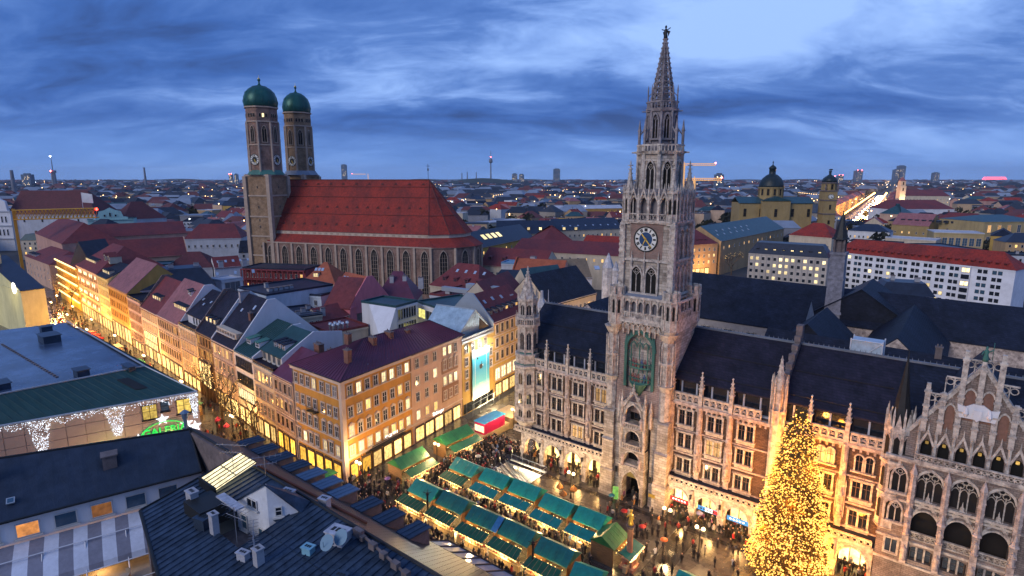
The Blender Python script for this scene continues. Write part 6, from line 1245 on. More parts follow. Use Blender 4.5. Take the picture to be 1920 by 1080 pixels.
for i in range(7): b = MB(); b.tube((0, 0, 0), (0, 0, 1.6), .28, 8); b.fr(0, 0, 1.6, 2.1, .5, .35, 8); b.obj('steel_vent', mat('bright_steel', (.6, .62, .66), .3, .2, metal=.8), t, loc=(1.5 + (i % 4) * 1.3, 1 + (i // 4) * 1.6, 17.6))
t = mid('orange_hipped_house', 'small orange red hipped roof with lit loft below the cathedral', (564, 531), (628, 533), 18, 14, 25, 'hip', CREAM, ORT, hx=6, sky=[(4 + i * 1.3, 4, skg) for i in range(3)])
inst('dormer', dormer_mesh(2.2, 1.6, 2.5, GOLD if False else CREAM, ORT, LITW), t, (5, 2, 20))
t = mid('skylight_roof_house', 'orange tiled house with two rows of skylights beside the pink gable', (610, 565), (654, 578), 18, 15, 26.5, 'par', SOOT, ORT, sky=[(1.5 + i * 1.7, 5.6, skg) for i in range(4)] + [(1 + i * 1.4, 2.4, skg) for i in range(4)], fire=[('r', .3)], firem=PINKW)
mid('pink_gable_house', 'bright pink painted gable house in front of the cathedral windows', (656, 577), (712, 556), 18.5, 9, 26, 'perp', PINKW, MAROON)
mid('violet_roof_house', 'dark violet roof with chimneys and cream gable before the cathedral choir', (700, 566), (778, 566), 18, 15, 26.5, 'hip', CREAM, PURPLE, 5, (14.5,), .3, hx=5, chim=[(5, 5, chimney_mesh(1.2, 1.2, 3, CHW)), (9, 5.5, chimney_mesh(1.2, 1.2, 3, CHW)), (14, 6, chimney_mesh(1.6, 1, 2.4, CHW))])
t = mid('office_house', 'modern white office with dark strip windows and sloping white fire wall', (742, 577), (782, 566), 23.5, 12, 23.8, 'flat', WHITEP, DTEAL, 7, (20, 16), .0, w=win(.9, 3.0, WFRAME, GLASS, 1, 1))
b = MB(); b.add([(-.3, -.3, 0), (-.3, -.3, 23.5), (-.3, 9, 23.5), (-.3, 9, 0), (-9, -3, 0), (-8, -3, 15)], [(0, 1, 5, 4), (1, 2, 5), (2, 3, 4, 5)]); b.obj('fire_wall', WHITEP, t)
mid('office_wing', 'glazed office wing with bright yellow lit floors behind the purple roof', (782, 567), (846, 588), 22.5, 14, 22.8, 'flat', WHITEP, DTEAL, 4, (18.6, 14.4), .6, w=win(3.6, 2.6, WFRAME, GLASS, 2, 1), wl=win(3.6, 2.6, WFRAME, emit('office_light', (1, .9, .25), 1.8), 2, 1))
t = mid('plant_roof_house', 'flat roofed house crowded with grey ducts and round exhausts', (806, 553), (905, 566), 22, 16, 22.3, 'flat', GREYW, MAROON, 5, (19,), .5, chim=[(4 + i * 3.2, 4 + (i % 2) * 4, chimney_mesh(1.6, 1.6, .9, CHW, 0)) for i in range(8)])
b = MB(); b.box(2, 26, 3, 4.6, 23, 24.2); b.box(8, 20, 7, 9, 23, 25); b.obj('roof_duct', MATS['zinc_frame'], t)
mid('mansard_house', 'maroon mansard with row of dormers and skylights at the cathedral choir', (806, 534), (896, 546), 18, 18, 25.5, 'hip', CREAM, MAROON, 6, (14,), .1, hx=6, dorm=[(5 + i * 5, 2, drw) for i in range(4)], sky=[(8 + i * 4, 5.5, skg) for i in range(4)])
mid('black_roofed_house', 'black slate house right of the maroon mansard', (903, 548), (990, 552), 17, 16, 24, 'hip', CREAM, NAVY, 7, (13.5,), .3, hx=5)
mid('maroon_gable_house', 'maroon roof and blue edged gable behind the corner turret', (930, 571), (985, 545), 21, 12, 27, 'par', CREAM, MAROON)
# right of the cathedral
mid('skylit_navy_house', 'navy roofed house with four glowing roof windows right of the cathedral', (900, 465), (1000, 444), 18, 20, 26, 'par', YEL, NAVY, 10, (14,), .5, sky=[(14 + i * 6, 4, skylight_mesh(4, 4, SKYL)) for i in range(4)])
mid('red_dormered_house', 'red roofed cream house with round topped dormers beside the cathedral choir', (898, 496), (1018, 505), 17, 20, 24, 'par', CREAM, MAROON, 12, (12.5,), .25, dorm=[(4 + i * 7, 3, drw) for i in range(7)])
mid('purple_market_roof', 'very long flat pitched purple roof left of the clock tower', (960, 468), (1172, 480), 18, 26, 23, 'par', CREAM, MAROON, 14, (14,), .35)
mid('blue_trimmed_house', 'orange red tiled house edged with bright blue sheet metal', (958, 518), (1052, 524), 20, 14, 26, 'par', SALMON, ORT, chim=[(6, 8, chimney_mesh(2, 2, 1.5, CHW, 0))], fire=[('l', .4)], firem=ORT)
mid('blue_roof_house', 'flat house with bright blue sheet roof between red and tan roofs', (940, 494), (1062, 500), 22, 8, 23, 'flat', GREYW, BLUR)
mid('tan_roofed_house', 'tan sheet roofed house with one skylight left of the white Gothic gable', (1046, 522), (1110, 520), 20, 16, 26, 'par', WHITEP, TANR, sky=[(16, 3, skylight_mesh(2, 2, ROOFGLASS))])
mid('slate_street_house', 'dark slate roofed house with lit cornice beside the Gothic gable', (1030, 572), (1118, 548), 20, 16, 28, 'par', CREAM, SLATE, 10, (16,), .35)
mid('dark_teal_house', 'dark teal roofed house with solar panels left of the Gothic gable', (1000, 555), (1070, 545), 19, 14, 27, 'par', CREAM, DTEAL, sky=[(14, 3, skylight_mesh(5, 3, NAVY))])
mid('navy_block', 'row of navy roofs with lit dormers behind the purple roof', (930, 438), (1040, 438), 19, 24, 27, 'par', CREAM, NAVY, 12, (14,), .5, dorm=[(6 + i * 8, 3, dormer_mesh(2.4, 2, 3, NAVY, NAVY, LITW)) for i in range(7)])
mid('navy_block', 'wide navy roof with dotted roof windows directly left of the clock tower', (1045, 432), (1168, 428), 20, 26, 27, 'par', CREAM, NAVY, 14, (15,), .4, sky=[(6 + i * 6, 4, skg) for i in range(12)])
mid('cream_gable_house', 'maroon pyramid roofed pavilion with two cream gables left of the clock tower', (1018, 452), (1072, 450), 20, 20, 28, 'hip', CREAM, MAROON, 4, (16,), .3, hx=10)
mid('brick_red_house', 'plain brick red block with tiled roof just left of the clock tower', (1092, 456), (1172, 460), 20, 14, 24, 'par', SALMON, REDTILE)
mid('bright_market_hall', 'low long hall with warm lit shop floors near the rail yards', (880, 422), (985, 412), 14, 18, 15, 'flat', plaster('hall', (.5, .4, .3)), GREYW, 18, (9, 4), .85)
mid('lit_arcade_house', 'long cream house with lit arcade left of the clock tower, far', (1030, 392), (1168, 390), 15, 20, 19, 'par', ORN, GREYW, 22, (9, 4), .7)
# right hand side
t = mid('orange_corner_house', 'orange lit corner house with pale bands and maroon roof right of the clock tower', (1296, 459), (1346, 456), 19, 30, 27, 'hip', plaster('apricot', (.5, .3, .16)), MAROON, 5, (15, 11.4, 7.8), .2, rrows=[(15, 8, mix(sw_, swl, .25), 1, 29), (11.4, 8, mix(sw_, swl, .25), 1, 29), (7.8, 8, mix(sw_, swl, .25), 1, 29)], hx=9, shop=(4, .5, 14, 5, SHOPB), dorm=[(3 + i * 3, 2, drw) for i in range(4)])
lamp_light((t['wd'] + 8, 10, 6), 9000, (1, .6, .22), 1, t); lamp_light((7, -8, 6), 6000, (1, .6, .22), 1, t)
mid('teal_roofed_house', 'long dark teal roof with rows of skylights before the yellow domed church', (1352, 452), (1470, 428), 20, 26, 28, 'par', TAN, DTEAL, 14, (15,), .4, sky=[(6 + i * 5, 4 + (i % 2) * 3, skg) for i in range(12)])
t = mid('beige_office', 'beige grid fronted office with warm lit windows and dark mansard', (1404, 474), (1553, 484), 17.5, 16, 23, 'mans', plaster('beige_grid', (.46, .4, .36)), NAVY, 0, (), hx=3)
ww = t['wd']; rr = random.Random(9); sq1 = win(1.5, 1.7, WFRAME, GLASS, 1, 1, sill=False); sq2 = win(1.5, 1.7, WFRAME, LITW, 1, 1, sill=False)
for j in range(5):
    for i in range(13): inst('window', sq2 if rr.random() < (.3 if j > 2 or j == 0 else .12) or (i in (5, 6) and j > 1) else sq1, t, (1.6 + i * (ww - 3.2) / 12, -.02, 1.2 + j * 3.25))
b = MB()
for i in range(14): x = .4 + i * (ww - .8) / 13; b.box(x - .22, x + .22, -.35, 0, 0, 17.3)
b.obj('pilaster', MATS['plaster_beige_grid'], t)
for i in range(8): inst('dormer', dormer_mesh(1.6, 1.4, 2, NAVY, NAVY, LITW if i % 3 else GLASS), t, (4 + i * (ww - 8) / 7, .9, 18.8))
t = mid('white_office', 'long white office block with square windows under bright red roof', (1562, 471), (1905, 507), 18.5, 15, 25, 'hip', mat('bright_white_wall', (.74, .72, .76), .8, .1, .4), REDTILE, 0, (), hx=7)
ww = t['wd']; q1 = win(1.5, 1.6, IRON, GLASS, 1, 1, sill=False); q2 = win(1.5, 1.6, IRON, LITW, 1, 1, sill=False); q3 = win(1.5, 1.6, IRON, GLASS2, 1, 1, sill=False)
for j in range(6):
    x = 1.6; i = 0
    while x < ww - 3:
        m_ = q2 if rr.random() < .06 else (q3 if rr.random() < .2 else q1)
        if not (ww * .755 < x < ww * .8): inst('window', m_, t, (x, -.02, 1.0 + j * 2.95))
        x += 1.95 if i % 2 == 0 else 3.2; i += 1
b = MB(); b.box(ww * .755, ww * .8, -.9, 0, 0, 18.3); b.obj('stair_bay', WHITEP, t)
for j in range(6): inst('window', win(3, 1.9, IRON, LITW if j in (5, 3) else GLASS, 2, 1, sill=False), t, (ww * .777, -.92, .8 + j * 2.95))
for i in range(24): inst('dormer', dormer_mesh(1.4, 1.0, 2.0, REDTILE, REDTILE, GLASS), t, (4 + i * (ww - 8) / 23, 1.3, 19.8))
# yellow twin-towered domed church
Y = 520; c0 = PY(1385, 408, Y); c1 = PY(1512, 408, Y)
t = thing('domed_church', 'ochre baroque church with dark dome, lantern and twin clock towers', 'church', (c0[0], Y, 0), -.1)
OCH = plaster('church_ochre', (.34, .235, .1)); b = MB(); b.box(0, 62, 0, 26, 0, 34); b.box(18, 42, -4, 0, 0, 36); b.obj('wall', OCH, t)
b = MB(); b.slab([(-1, -1, 34), (63, -1, 34), (63, 13, 39), (-1, 13, 39)], .3); b.slab([(-1, 13, 39), (63, 13, 39), (63, 27, 34), (-1, 27, 34)], .3); b.add([(17, -5, 36), (43, -5, 36), (30, -5, 40), (30, 13, 40)], [(0, 1, 2), (1, 3, 2), (0, 2, 3)]); b.obj('roof', DTEAL, t)
b = MB(); b.fr(30, 13, 36, 47, 10.6, 10.6, 12); b.obj('drum', OCH, t); b = MB(); b.fr(30, 13, 46.6, 47.6, 11.3, 11.3, 16); b.obj('drum_cornice', OCH, t)
for k in range(12): an = 2 * pi * k / 12; inst('window', win(2.2, 5.5, OCH, DARK, 1, 2, OCH), t, (30 + 10.35 * cos(an), 13 + 10.35 * sin(an), 40.5), an + pi / 2)
b = MB(); b.lathe([(10.7, 47.4), (10.6, 49), (9.7, 52.2), (7.8, 55.4), (5, 58), (3, 59), (2.8, 59.2), (2.8, 63.6), (3.3, 63.8), (2.7, 65.3), (1.1, 66.6), (.35, 67.3), (.35, 69), (.7, 69.4), (.1, 70.5)], 30, 13, 20); b.obj('dome', mat('dark_dome', (.014, .024, .028), .45, .4, .6, col2=(.012, .02, .025)), t, smooth=True)
for x, y in ((72, -6), (76, 6)):
    b = MB(); b.box(x - 5, x + 5, y - 5, y + 5, 0, 54); b.fr(x, y, 54, 62, 5.6, 5.4, 8); s = b.obj('church_tower', OCH, t); s.scale = (1, 1, .83)
    b = MB()
    for z in (30, 44, 53.5): b.box(x - 5.6, x + 5.6, y - 5.6, y + 5.6, z, z + 1)
    b.fr(x, y, 61.6, 62.8, 6.4, 6.4, 8)
    for q in (-1, 1): b.lathe([(.4, 54.5), (1, 56.5), (.4, 59), (.7, 61)], x + q * 5, y - 5, 6)
    b.obj('tower_cornice', SOOT, s)
    b = MB(); b.lathe([(5.4, 62.8), (5.6, 64.5), (4.6, 67), (2, 69.4), (.6, 70.5), (.5, 73), (.9, 73.6), (.1, 75)], x, y, 12); b.obj('tower_cap', MATS['dark_dome'], s, smooth=True)
    b = MB(); b.box(x - .8, x + 1.4, y - .05, y + .05, 75, 76.2); b.tube((x, y, 74), (x, y, 76.4), .12, 4); b.obj('weather_vane', IRON, s)
    inst('window', win(1.8, 5, OCH, DARK, 1, 1, OCH), s, (x, y - 5.02, 35)); inst('window', win(2, 5.5, OCH, DARK, 1, 1, OCH), s, (x, y - 5.3, 55.3)); inst('window', win(2, 4, OCH, DARK, 1, 1, OCH), s, (x, y - 5.02, 20)); inst('window', win(1.8, 5, OCH, DARK, 1, 1, OCH), s, (x + 5.02, y, 35), pi / 2); inst('window', win(1.8, 5, OCH, DARK, 1, 1, OCH), s, (x + 5.02, y, 20), pi / 2)
    clock(s, (x, y - 5.1, 48.2), 2.4, 0, (('hour_hand', 2.6, 1.2, .3), ('minute_hand', 2.2, 2, .2)), CW, CW, BLK, BLK, BLK)
for i in range(5): inst('window', win(2.6, 7, OCH, DARK, 1, 2, OCH), t, (5 + i * 13.5 if i not in (2,) else 30, -.02 if i != 2 else -4.02, 22))
# palace, roofs and the bright avenue
t = mid('palace', 'yellow sandstone palace block with tall arched windows at the right edge', (1846, 416), (1960, 415), 24, 40, 28, 'hip', plaster('sandstone', (.42, .31, .15)), DTEAL, 6, (16, 7.5), .5, w=win(2.8, 5.4, PALE, GLASS2, 2, 3, PALE), wl=win(2.8, 5.4, PALE, ROOMLIT, 2, 3, PALE), bands=(14, 5.5), hx=16)
mid('palace_wing', 'lower yellow palace wing with arched windows left of the palace block', (1752, 436), (1846, 439), 21, 20, 22, 'flat', MATS['plaster_sandstone'], GREYW, 7, (13, 5), .2, w=win(2.6, 5, PALE, GLASS2, 2, 3, PALE))
mid('slatted_roof_house', 'pale pink shed roof with stepped skylights left of the palace', (1672, 420), (1742, 424), 18, 26, 27, 'par', OCH, ROSE, 5, (11,), .3, dorm=[(6 + i * 5, 5, dormer_mesh(3, .8, 3, NAVY, NAVY, GLASS)) for i in range(8)])
mid('domed_hall', 'squat beige hall with shallow dark dome before the bright avenue', (1650, 400), (1690, 402), 20, 24, 30, 'hip', PINK, DTEAL, 3, (12, 5), .3, hx=12)
for nm, lb, L, R_, e, d, r, rm, n in (
    ('barrack_roof', 'long maroon roofed palace stables with white window rows', (1668, 392), (1790, 392), 20, 40, 30, MAROON, 18),
    ('barrack_roof', 'far long maroon roof right of the bright avenue', (1680, 367), (1782, 368), 20, 60, 32, MAROON, 16),
    ('library_house', 'dark maroon roofed house with glowing skylights left of the palace', (1738, 418), (1845, 424), 18, 30, 27, MAROON, 12),
    ('white_roof_house', 'pale flat roofed houses with blue skylights before the palace wing', (1660, 446), (1755, 452), 17, 16, 19, GREYW, 9),
    ('red_roofed_block', 'red roofed block between beige office and domed church', (1480, 440), (1560, 446), 19, 22, 27, REDTILE, 9),
    ('navy_roofed_block', 'low navy roofs with white cornices below the bright avenue', (1590, 432), (1668, 436), 17, 18, 22, NAVY, 9),
    ('grey_roofed_block', 'grey and white roofscape right of the court spire', (1592, 452), (1690, 458), 17, 12, 20, SLATE, 10),
    ('dark_block', 'black flat roofed block behind the long white office', (1700, 458), (1775, 470), 22, 18, 23, NAVY, 0),
    ('white_terrace_house', 'white terraced house with blue lit windows behind the long white office', (1778, 478), (1850, 484), 20, 14, 22, NAVY, 6)):
    mid(nm, lb, L, R_, e, d, r, 'hip' if r - e > 3 else 'flat', CREAM if 'white' not in lb else WHITEP, rm, n, (12, 7) if n else (), .3, hx=min(10, d / 2))
# glowing avenue towards the far church
def on(px, py): return P(px, py, 0)
A0, A1 = on(1588, 418), on(1650, 366)
b = MB(); q = [on(1575, 418), on(1632, 418), on(1664, 366), on(1640, 366)]; b.add([(x, y, .02) for x, y in q], [(0, 1, 2, 3)]); b.obj('avenue', mat('wet_avenue', (.06, .055, .05), .25, .3, .05), kind='structure')
b = MB(); b.fr(0, 0, 0, 1.5, .9, .9, 5); HL = b.mesh('street_lamp_globe', emit('avenue_lamp', (1, .5, .13), 12, .3, 'NONE'))
pl_ = MB(); pl_.tube((0, 0, 0), (0, 0, 8), .15, 4); PLM = pl_.mesh('lamp_post', IRON)
for i in range(26):
    for side, (l0, l1) in (('l', ((1578, 416), (1640, 367))), ('r', ((1628, 418), (1662, 367)))):
        u = (i + .5) / 26; a, c = on(*l0), on(*l1); u = u ** 1.3; x, y = a[0] + (c[0] - a[0]) * u, a[1] + (c[1] - a[1]) * u
        t = thing('avenue_lamp', 'globe street lamp in one of the two rows along the glowing avenue', 'street lamp', (x, y), 0, 'lamps along the glowing avenue'); inst('lamp_post', PLM, t); inst('lamp_globe', HL, t, (0, 0, 8), scale=1 + u)
for u in (.04, .12, .22, .34, .48, .64, .82):
    a, c = on(1605, 418), on(1652, 367); u = u ** 1.3; lamp_light((a[0] + (c[0] - a[0]) * u, a[1] + (c[1] - a[1]) * u, 13), 65000 * (1 + 2 * u), (1, .45, .1), 3)
b = MB(); b.box(-1, 1, -2.3, 2.3, .3, 1.0); b.box(-.85, .85, -1.2, 1.3, 1.0, 1.6); b.box(-.9, .9, -2.35, -2.3, .5, .8, 1); CARM = b.mesh('car', [objcol('car_paint', .3), emit('headlight', (1, .9, .6), 60, .2)])
rc = random.Random(2)
for i in range(44):
    u = (i / 44) ** 1.2; a, c = on(1596 + (i % 3) * 11, 418), on(1648 + (i % 3) * 5, 367); x, y = a[0] + (c[0] - a[0]) * u, a[1] + (c[1] - a[1]) * u
    tag(inst('car', CARM, None, (x, y, .03), -.5, scale=1.4, color=(.1, .1, .12)), 'car with glowing headlights on the far bright avenue', 'car', 'cars on the glowing avenue')
a, c = Vector(on(1605, 418)), Vector(on(1652, 367)); dv = (c - a).normalized(); lf = Vector((-dv.y, dv.x))
for i in range(5):
    for sd in (1, -1):
        o = a + dv * (30 + i * 175) + lf * 27 * sd; e_ = o + dv * 165
        p0, p1 = (o, e_) if sd > 0 else (e_, o)
        house('avenue_house', '%s orange lit palace front along the %s of the bright avenue' % (('first', 'second', 'third', 'fourth', 'fifth')[i], 'left' if sd > 0 else 'right'), 'building', tuple(p0), tuple(p1), 18, 19, 24, 'hip', plaster('avenue_ochre', (.55, .36, .2)), ROSE if sd > 0 else MAROON, [(z, 26, mix(sw_, swl, .35), 2, 163) for z in (14.5, 9.5, 4.5)], hx=8, cor=False)
c = PY(1689, 362, 900); t = thing('pale_church_tower', 'slim pale lit church tower at the end of the bright avenue', 'church tower', (c[0], 900, 0)); b = MB(); b.box(-4.4, 4.4, -4.4, 4.4, 0, 44); b.box(-3.6, 3.6, -3.6, 3.6, 44, 51); b.obj('wall', plaster('tower_cream', (.6, .48, .36)), t); b = MB(); b.fr(0, 0, 51, 57, 5.6, .2, 4); b.obj('roof', ROSE, t)
for z in (36, 45): inst('window', win(2, 4.6, PALE, DARK, 1, 1, PALE), t, (0, -4.42 if z < 40 else -3.62, z))
lamp_light((0, -14, 22), 14000, (1, .7, .4), 2, t, 'floodlight')
# ---------------------------------------------------------------- near roofs south of the square (built in square coordinates s, b)
def sqthing(name, label, cat, s0, b0, group=None):
    t = thing(name, label, cat, (*SQ(s0, b0), 0), TH_ROT, group); t['o'] = (s0, b0); return t
def NB(t):
    b = MB(); b.T = Matrix.Translation((-t['o'][0], -t['o'][1], 0)); return b
SEAM = mat('blue_seamed_metal', (.04, .06, .095), .4, .5, 1.1, .15, 5, col2=(.014, .02, .032), c2scale=.5, c2amt=.9, metal=.2)
WETTILE = mat('wet_brown_tile', (.05, .034, .026), .3, .45, 1.2, .15, 4, col2=(.025, .02, .018), c2scale=.3, spec=.7)
t = sqthing('seamed_roof_house', 'big near house with low blue standing seam metal roof full of chimneys and vents', 'building', 20, -56)
b = NB(t); b.pri([(-5, -60.5), (46, -60.5), (46, -50.8), (-5, -50.8)], 0, 18.0); b.pri([(8.5, -70), (19, -73), (46, -79), (46, -60.5), (8.5, -60.5)], 0, 22.4); b.obj('wall', CREAM, t)
NZ = lambda bb: 26 - .18 * (-61 - bb)
def lim(s): return -70.6 if s < 8 else (-70.6 - (s - 8) * .24 if s < 19 else -73.2 - (s - 19) * .22)
s = 7.9; k = 0
while s < 46:
    e = min(46, s + .74); b = NB(t); l0, l1 = lim(s), lim(e)
    cut = 15.9 < s < 21.5; tp = -68.0 if cut else -61
    b.slab([(s, l0, NZ(l0)), (e, l1, NZ(l1)), (e, tp, NZ(tp)), (s, tp, NZ(tp))], .1)
    if cut: b2 = NB(t); b2.slab([(s, -64.4, NZ(-64.4)), (e, -64.4, NZ(-64.4)), (e, -61, 26), (s, -61, 26)], .1); b2.obj('roof_panel', SEAM, t)
    b.add([(s - .05, l0, NZ(l0)), (s + .05, l0, NZ(l0)), (s + .05, tp, NZ(tp)), (s - .05, tp, NZ(tp)), (s - .02, l0, NZ(l0) + .11), (s + .02, l0, NZ(l0) + .11), (s + .02, tp, NZ(tp) + .11), (s - .02, tp, NZ(tp) + .11)], [(0, 4, 7, 3), (1, 2, 6, 5), (4, 5, 6, 7), (0, 1, 5, 4)])
    if not cut: b.tube((s, -65.6 - (k % 3) * .02, NZ(-65.6) + .05), (e, -65.6, NZ(-65.6) + .05), .03, 3)
    b.obj('roof_panel', SEAM, t); s = e; k += 1
b = NB(t); b.tube((-5, -61, 26.05), (46, -61, 26.05), .16, 6); b.tube((7.9, -70.7, 24.3), (7.9, -61, 26.05), .1, 5); pts = [(7.9, -70.7), (19, -73.3), (46, -79.2)]
for a, c in zip(pts[:-1], pts[1:]): b.tube((*a, NZ(a[1]) - .05), (*c, NZ(c[1]) - .05), .16, 6)
b.obj('ridge_cap', IRON, t)
b = NB(t); b.box(-5, 7.9, -61.4, -61.05, 15, 25.9); b.box(7.6, 7.95, -70.4, -61.1, 15, 24); b.obj('court_wall', SOOT, t)
# wet tiled slope towards the square: lapped courses
FZ = lambda bb: 26 - .75 * (bb + 61)
for i in range(22):
    b0, b1 = -61 + i * .475, -61 + (i + 1) * .475 + .05; b = NB(t); b.slab([(-5, b0, FZ(b0) - .02), (46, b0, FZ(b0) - .02), (46, b1, FZ(b1) + .09), (-5, b1, FZ(b1) + .09)], .07)
    for j in range(85): x = -4.7 + j * .6 + (i % 2) * .3; b.box(x - .03, x + .03, b0, b1, FZ(b1) + .06, FZ(b1) + .12) if x > 18 else None
    b.obj('tile_course', WETTILE, t)
b = NB(t); b.tube((9, -60.6, 25.9), (27, -58.5, 24.4), .14, 6); b.obj('copper_pipe', mat('rust_pipe', (.2, .06, .03), .6, .3), t)
for s_ in (-8.3 + 4.5, -.2, 3.4, 7, 10.2, 13.4, 16.4, 20.6, 24.2, 28.0):
    b = MB(); b.box(-.85, .85, -1.5, 1.0, -1.4, .9); b.quad((-.75, 1.02, -.2), (.75, 1.02, -.2), (.75, 1.02, .75), (-.75, 1.02, .75), 1)
    d = b.obj('dormer', [SOOT, GLASS], t, loc=(s_ - 20, -53.4 + 56, 20.6))
    b = MB(); b.slab([(-1, -1.7, 1.15), (1, -1.7, 1.15), (1, 1.3, .95), (-1, 1.3, .95)], .1)
    for j in range(4): x = -1 + j * .666; b.add([(x - .03, -1.7, 1.16), (x + .03, -1.7, 1.16), (x + .03, 1.3, .96), (x - .03, 1.3, .96), (x, -1.7, 1.22), (x, 1.3, 1.02)], [(0, 4, 5, 3), (4, 1, 2, 5)])
    b.obj('dormer_roof', mat('zinc_blue', (.12, .17, .24), .35, .3, 1, metal=.3) if s_ in (10.2, 13.4, 16.4) else SEAM, d)
# white two-sided gable with windows, its roof running back to the ridge
GA, GCN, GR = (16.0, -65.2), (21.0, -64.7), (22.4, -62.6); GZ = 29.0
b = NB(t); b.box(15.9, 22.2, -68, -60, 22.5, 22.9); b.obj('terrace_floor', SOOT, t)
b = NB(t); b.add([(*GA, 22.9), (*GCN, 22.9), (*GCN, GZ), (*GA, 25.6)], [(0, 1, 2, 3)]); b.add([(*GCN, 22.9), (*GR, 22.9), (*GR, 25.8), (*GCN, GZ)], [(0, 1, 2, 3)])
b.obj('gable_wall', mat('white_brick', (.66, .66, .7), .8, .12, 2, .4, 14), t)
b = NB(t); b.slab([(15.7, -65.4, 25.6), (21.1, -64.95, GZ + .15), (19.6, -61.2, 26.1), (14.8, -62.3, 25.9)], .14); b.slab([(21.1, -64.95, GZ + .15), (22.8, -62.5, 25.8), (22.2, -61.2, 26.1), (19.6, -61.2, 26.1)], .14); b.obj('gable_roof', SEAM, t)
G = lambda s, bb, z: (s - 20, bb + 56, z)
ga = atan2(.5, 5.0); gb = atan2(2.1, 1.4)
inst('window', win(1.5, .9, WFRAME, GLASS, 2, 1), t, G(18.7, -64.96, 25.9), ga); inst('window', win(.6, .9, WFRAME, GLASS, 1, 2), t, G(21.5, -63.98, 25.7), gb); inst('window', win(1.2, 1.2, WFRAME, GLASS2, 2, 1), t, G(20.0, -64.82, 23.0), ga); inst('window', win(.9, 1.5, WFRAME, GLASS2, 1, 2), t, G(17.2, -65.1, 23.2), ga)
VENTW = mat('white_vent_metal', (.4, .4, .45), .45, .35, 2, col2=(.16, .16, .19), c2scale=1.2)
for nm, s_, bb, w, d, h, m_ in (('chimney', 12.3, -67.6, 1.4, .9, 1.9, CHW), ('chimney', 18.0, -68.2, .9, .7, 2.2, CHW), ('chimney', 25.3, -68.0, .9, .8, 1.7, CHW), ('vent_box', 28.9, -62.8, 2.2, 1.6, 1.1, VENTW), ('vent_box', 23.5, -68.4, 1.2, .7, .7, VENTW), ('vent_box', 27.8, -65, 1.1, .8, .6, mat('teal_vent', (.2, .4, .5), .4)), ('vent_box', 19.6, -61.9, 1.5, .9, .8, VENTW), ('vent_box', 16.2, -68.3, 1.6, 1.4, 1.1, SEAM), ('vent_box', 22.7, -60, 1.2, .8, .9, VENTW), ('vent_box', 14.6, -66.2, .8, .7, .5, SEAM), ('vent_box', 33, -65.5, 1.3, .9, .8, SEAM)):
    w, d, h = w * .8, d * .8, h * .85; b = MB(); b.box(-w / 2, w / 2, -d / 2, d / 2, -.8, h); b.box(-w / 2 - .08, w / 2 + .08, -d / 2 - .08, d / 2 + .08, h, h + .1)
    for j in range(3): x = (j - 1) * w * .25; b.box(x - w * .08, x + w * .08, -d * .2, d * .2, h + .1, h + .13, 1)
    b.obj(nm, [m_, BLK], t, loc=G(s_, bb, NZ(bb) if bb < -61 else FZ(bb)), rz=.25 if nm == 'vent_box' else 0)
b = MB(); b.box(-1.7, 1.7, -1.3, 1.3, -.5, 1.3); o = b.obj('dark_shaft', BLK, t, loc=G(14.2, -67.2, 24.6)); b = MB(); b.box(-1.9, 1.9, -.4, .4, 1.3, 1.45); b.obj('shaft_hood', VENTW, t, loc=G(17.2, -66.3, 25.2))
# glowing pitched skylight
b = NB(t); S0, S1 = (9.4, -61.5), (12.6, -65.6)
b.slab([(9.6, -65.6, 26.0), (12.9, -65.6, 26.0), (12.6, -61.3, 27.0), (9.3, -61.3, 27.0)], .1); sk = b.obj('skylight', emit('skylight_cream', (1, .85, .5), 1.15, .05, 'AUTO'), t)
b = NB(t)
for j in range(6): a, c = 9.6 + j * .66, 9.3 + j * .66; b.tube((a, -65.6, 26.06), (c, -61.3, 27.06), .06, 4)
for q in (-65.6, -63.5, -61.3): z = 26.06 + (q + 65.6) / 4.3; b.tube((9.45, q, z), (12.8, q, z), .06, 4)
b.box(9.4, 12.9, -65.75, -65.6, 24.9, 26.1); b.box(9.2, 9.5, -65.6, -61.2, 25, 26.1); b.obj('skylight_bar', IRON, sk)
DISH = MB(); DISH.lathe([(.05, 0), (.3, .06), (.52, .2), (.6, .34)], n=14); DISH.tube((0, 0, 0), (0, 0, -.5), .05, 5); DISH.tube((0, -.5, .2), (0, 0, .75), .025, 4); DM_ = DISH.mesh('satellite_dish', mat('dish_blue', (.14, .24, .32), .4, .1))
for s_, bb in ((29.7, -64.2), (30.2, -63.2)): o = inst('satellite_dish', DM_, t, G(s_, bb, NZ(bb) + 1.1)); o.rotation_euler = (.9, .2, 0); o.scale = (1.1,) * 3
def antenna(t, x, y, z, h, rz=0):
    b = MB(); b.tube((0, 0, -.5), (0, 0, h), .035, 4)
    for zz, L_ in ((h - .1, 1.6), (h - .9, 1.1)):
        b.tube((-L_, 0, zz), (L_, 0, zz), .025, 4)
        for j in range(7): x_ = -L_ + j * L_ / 3; b.tube((x_, -.4, zz), (x_, .4, zz), .018, 3)
    b.obj('antenna', mat('aerial_metal', (.3, .3, .34), .4, .2, metal=.5), t, loc=(x, y, z), rz=rz)
for s_, bb, h, rz in ((11.2, -63, 3.6, .6), (20.8, -67.6, 3.2, .2), (24.8, -68, 3.0, -.5), (14.2, -61.2, 2.2, 1)): antenna(t, *G(s_, bb, NZ(bb)), h, rz)
b = NB(t); b.tube((30.2, -61.6, 26.4), (37.5, -62.6, 26.2), .12, 5)
for x, w_ in ((30.3, .5), (31.0, .2), (32.6, .35), (34.2, .3), (35.9, .35), (37.3, .3)): y = -61.7 - (x - 30) * .13; b.box(x - w_, x + w_, y - .25, y + .2, 26.1, 26.3 + w_)
b.obj('cable_tray', SOOT, t)
b = NB(t)
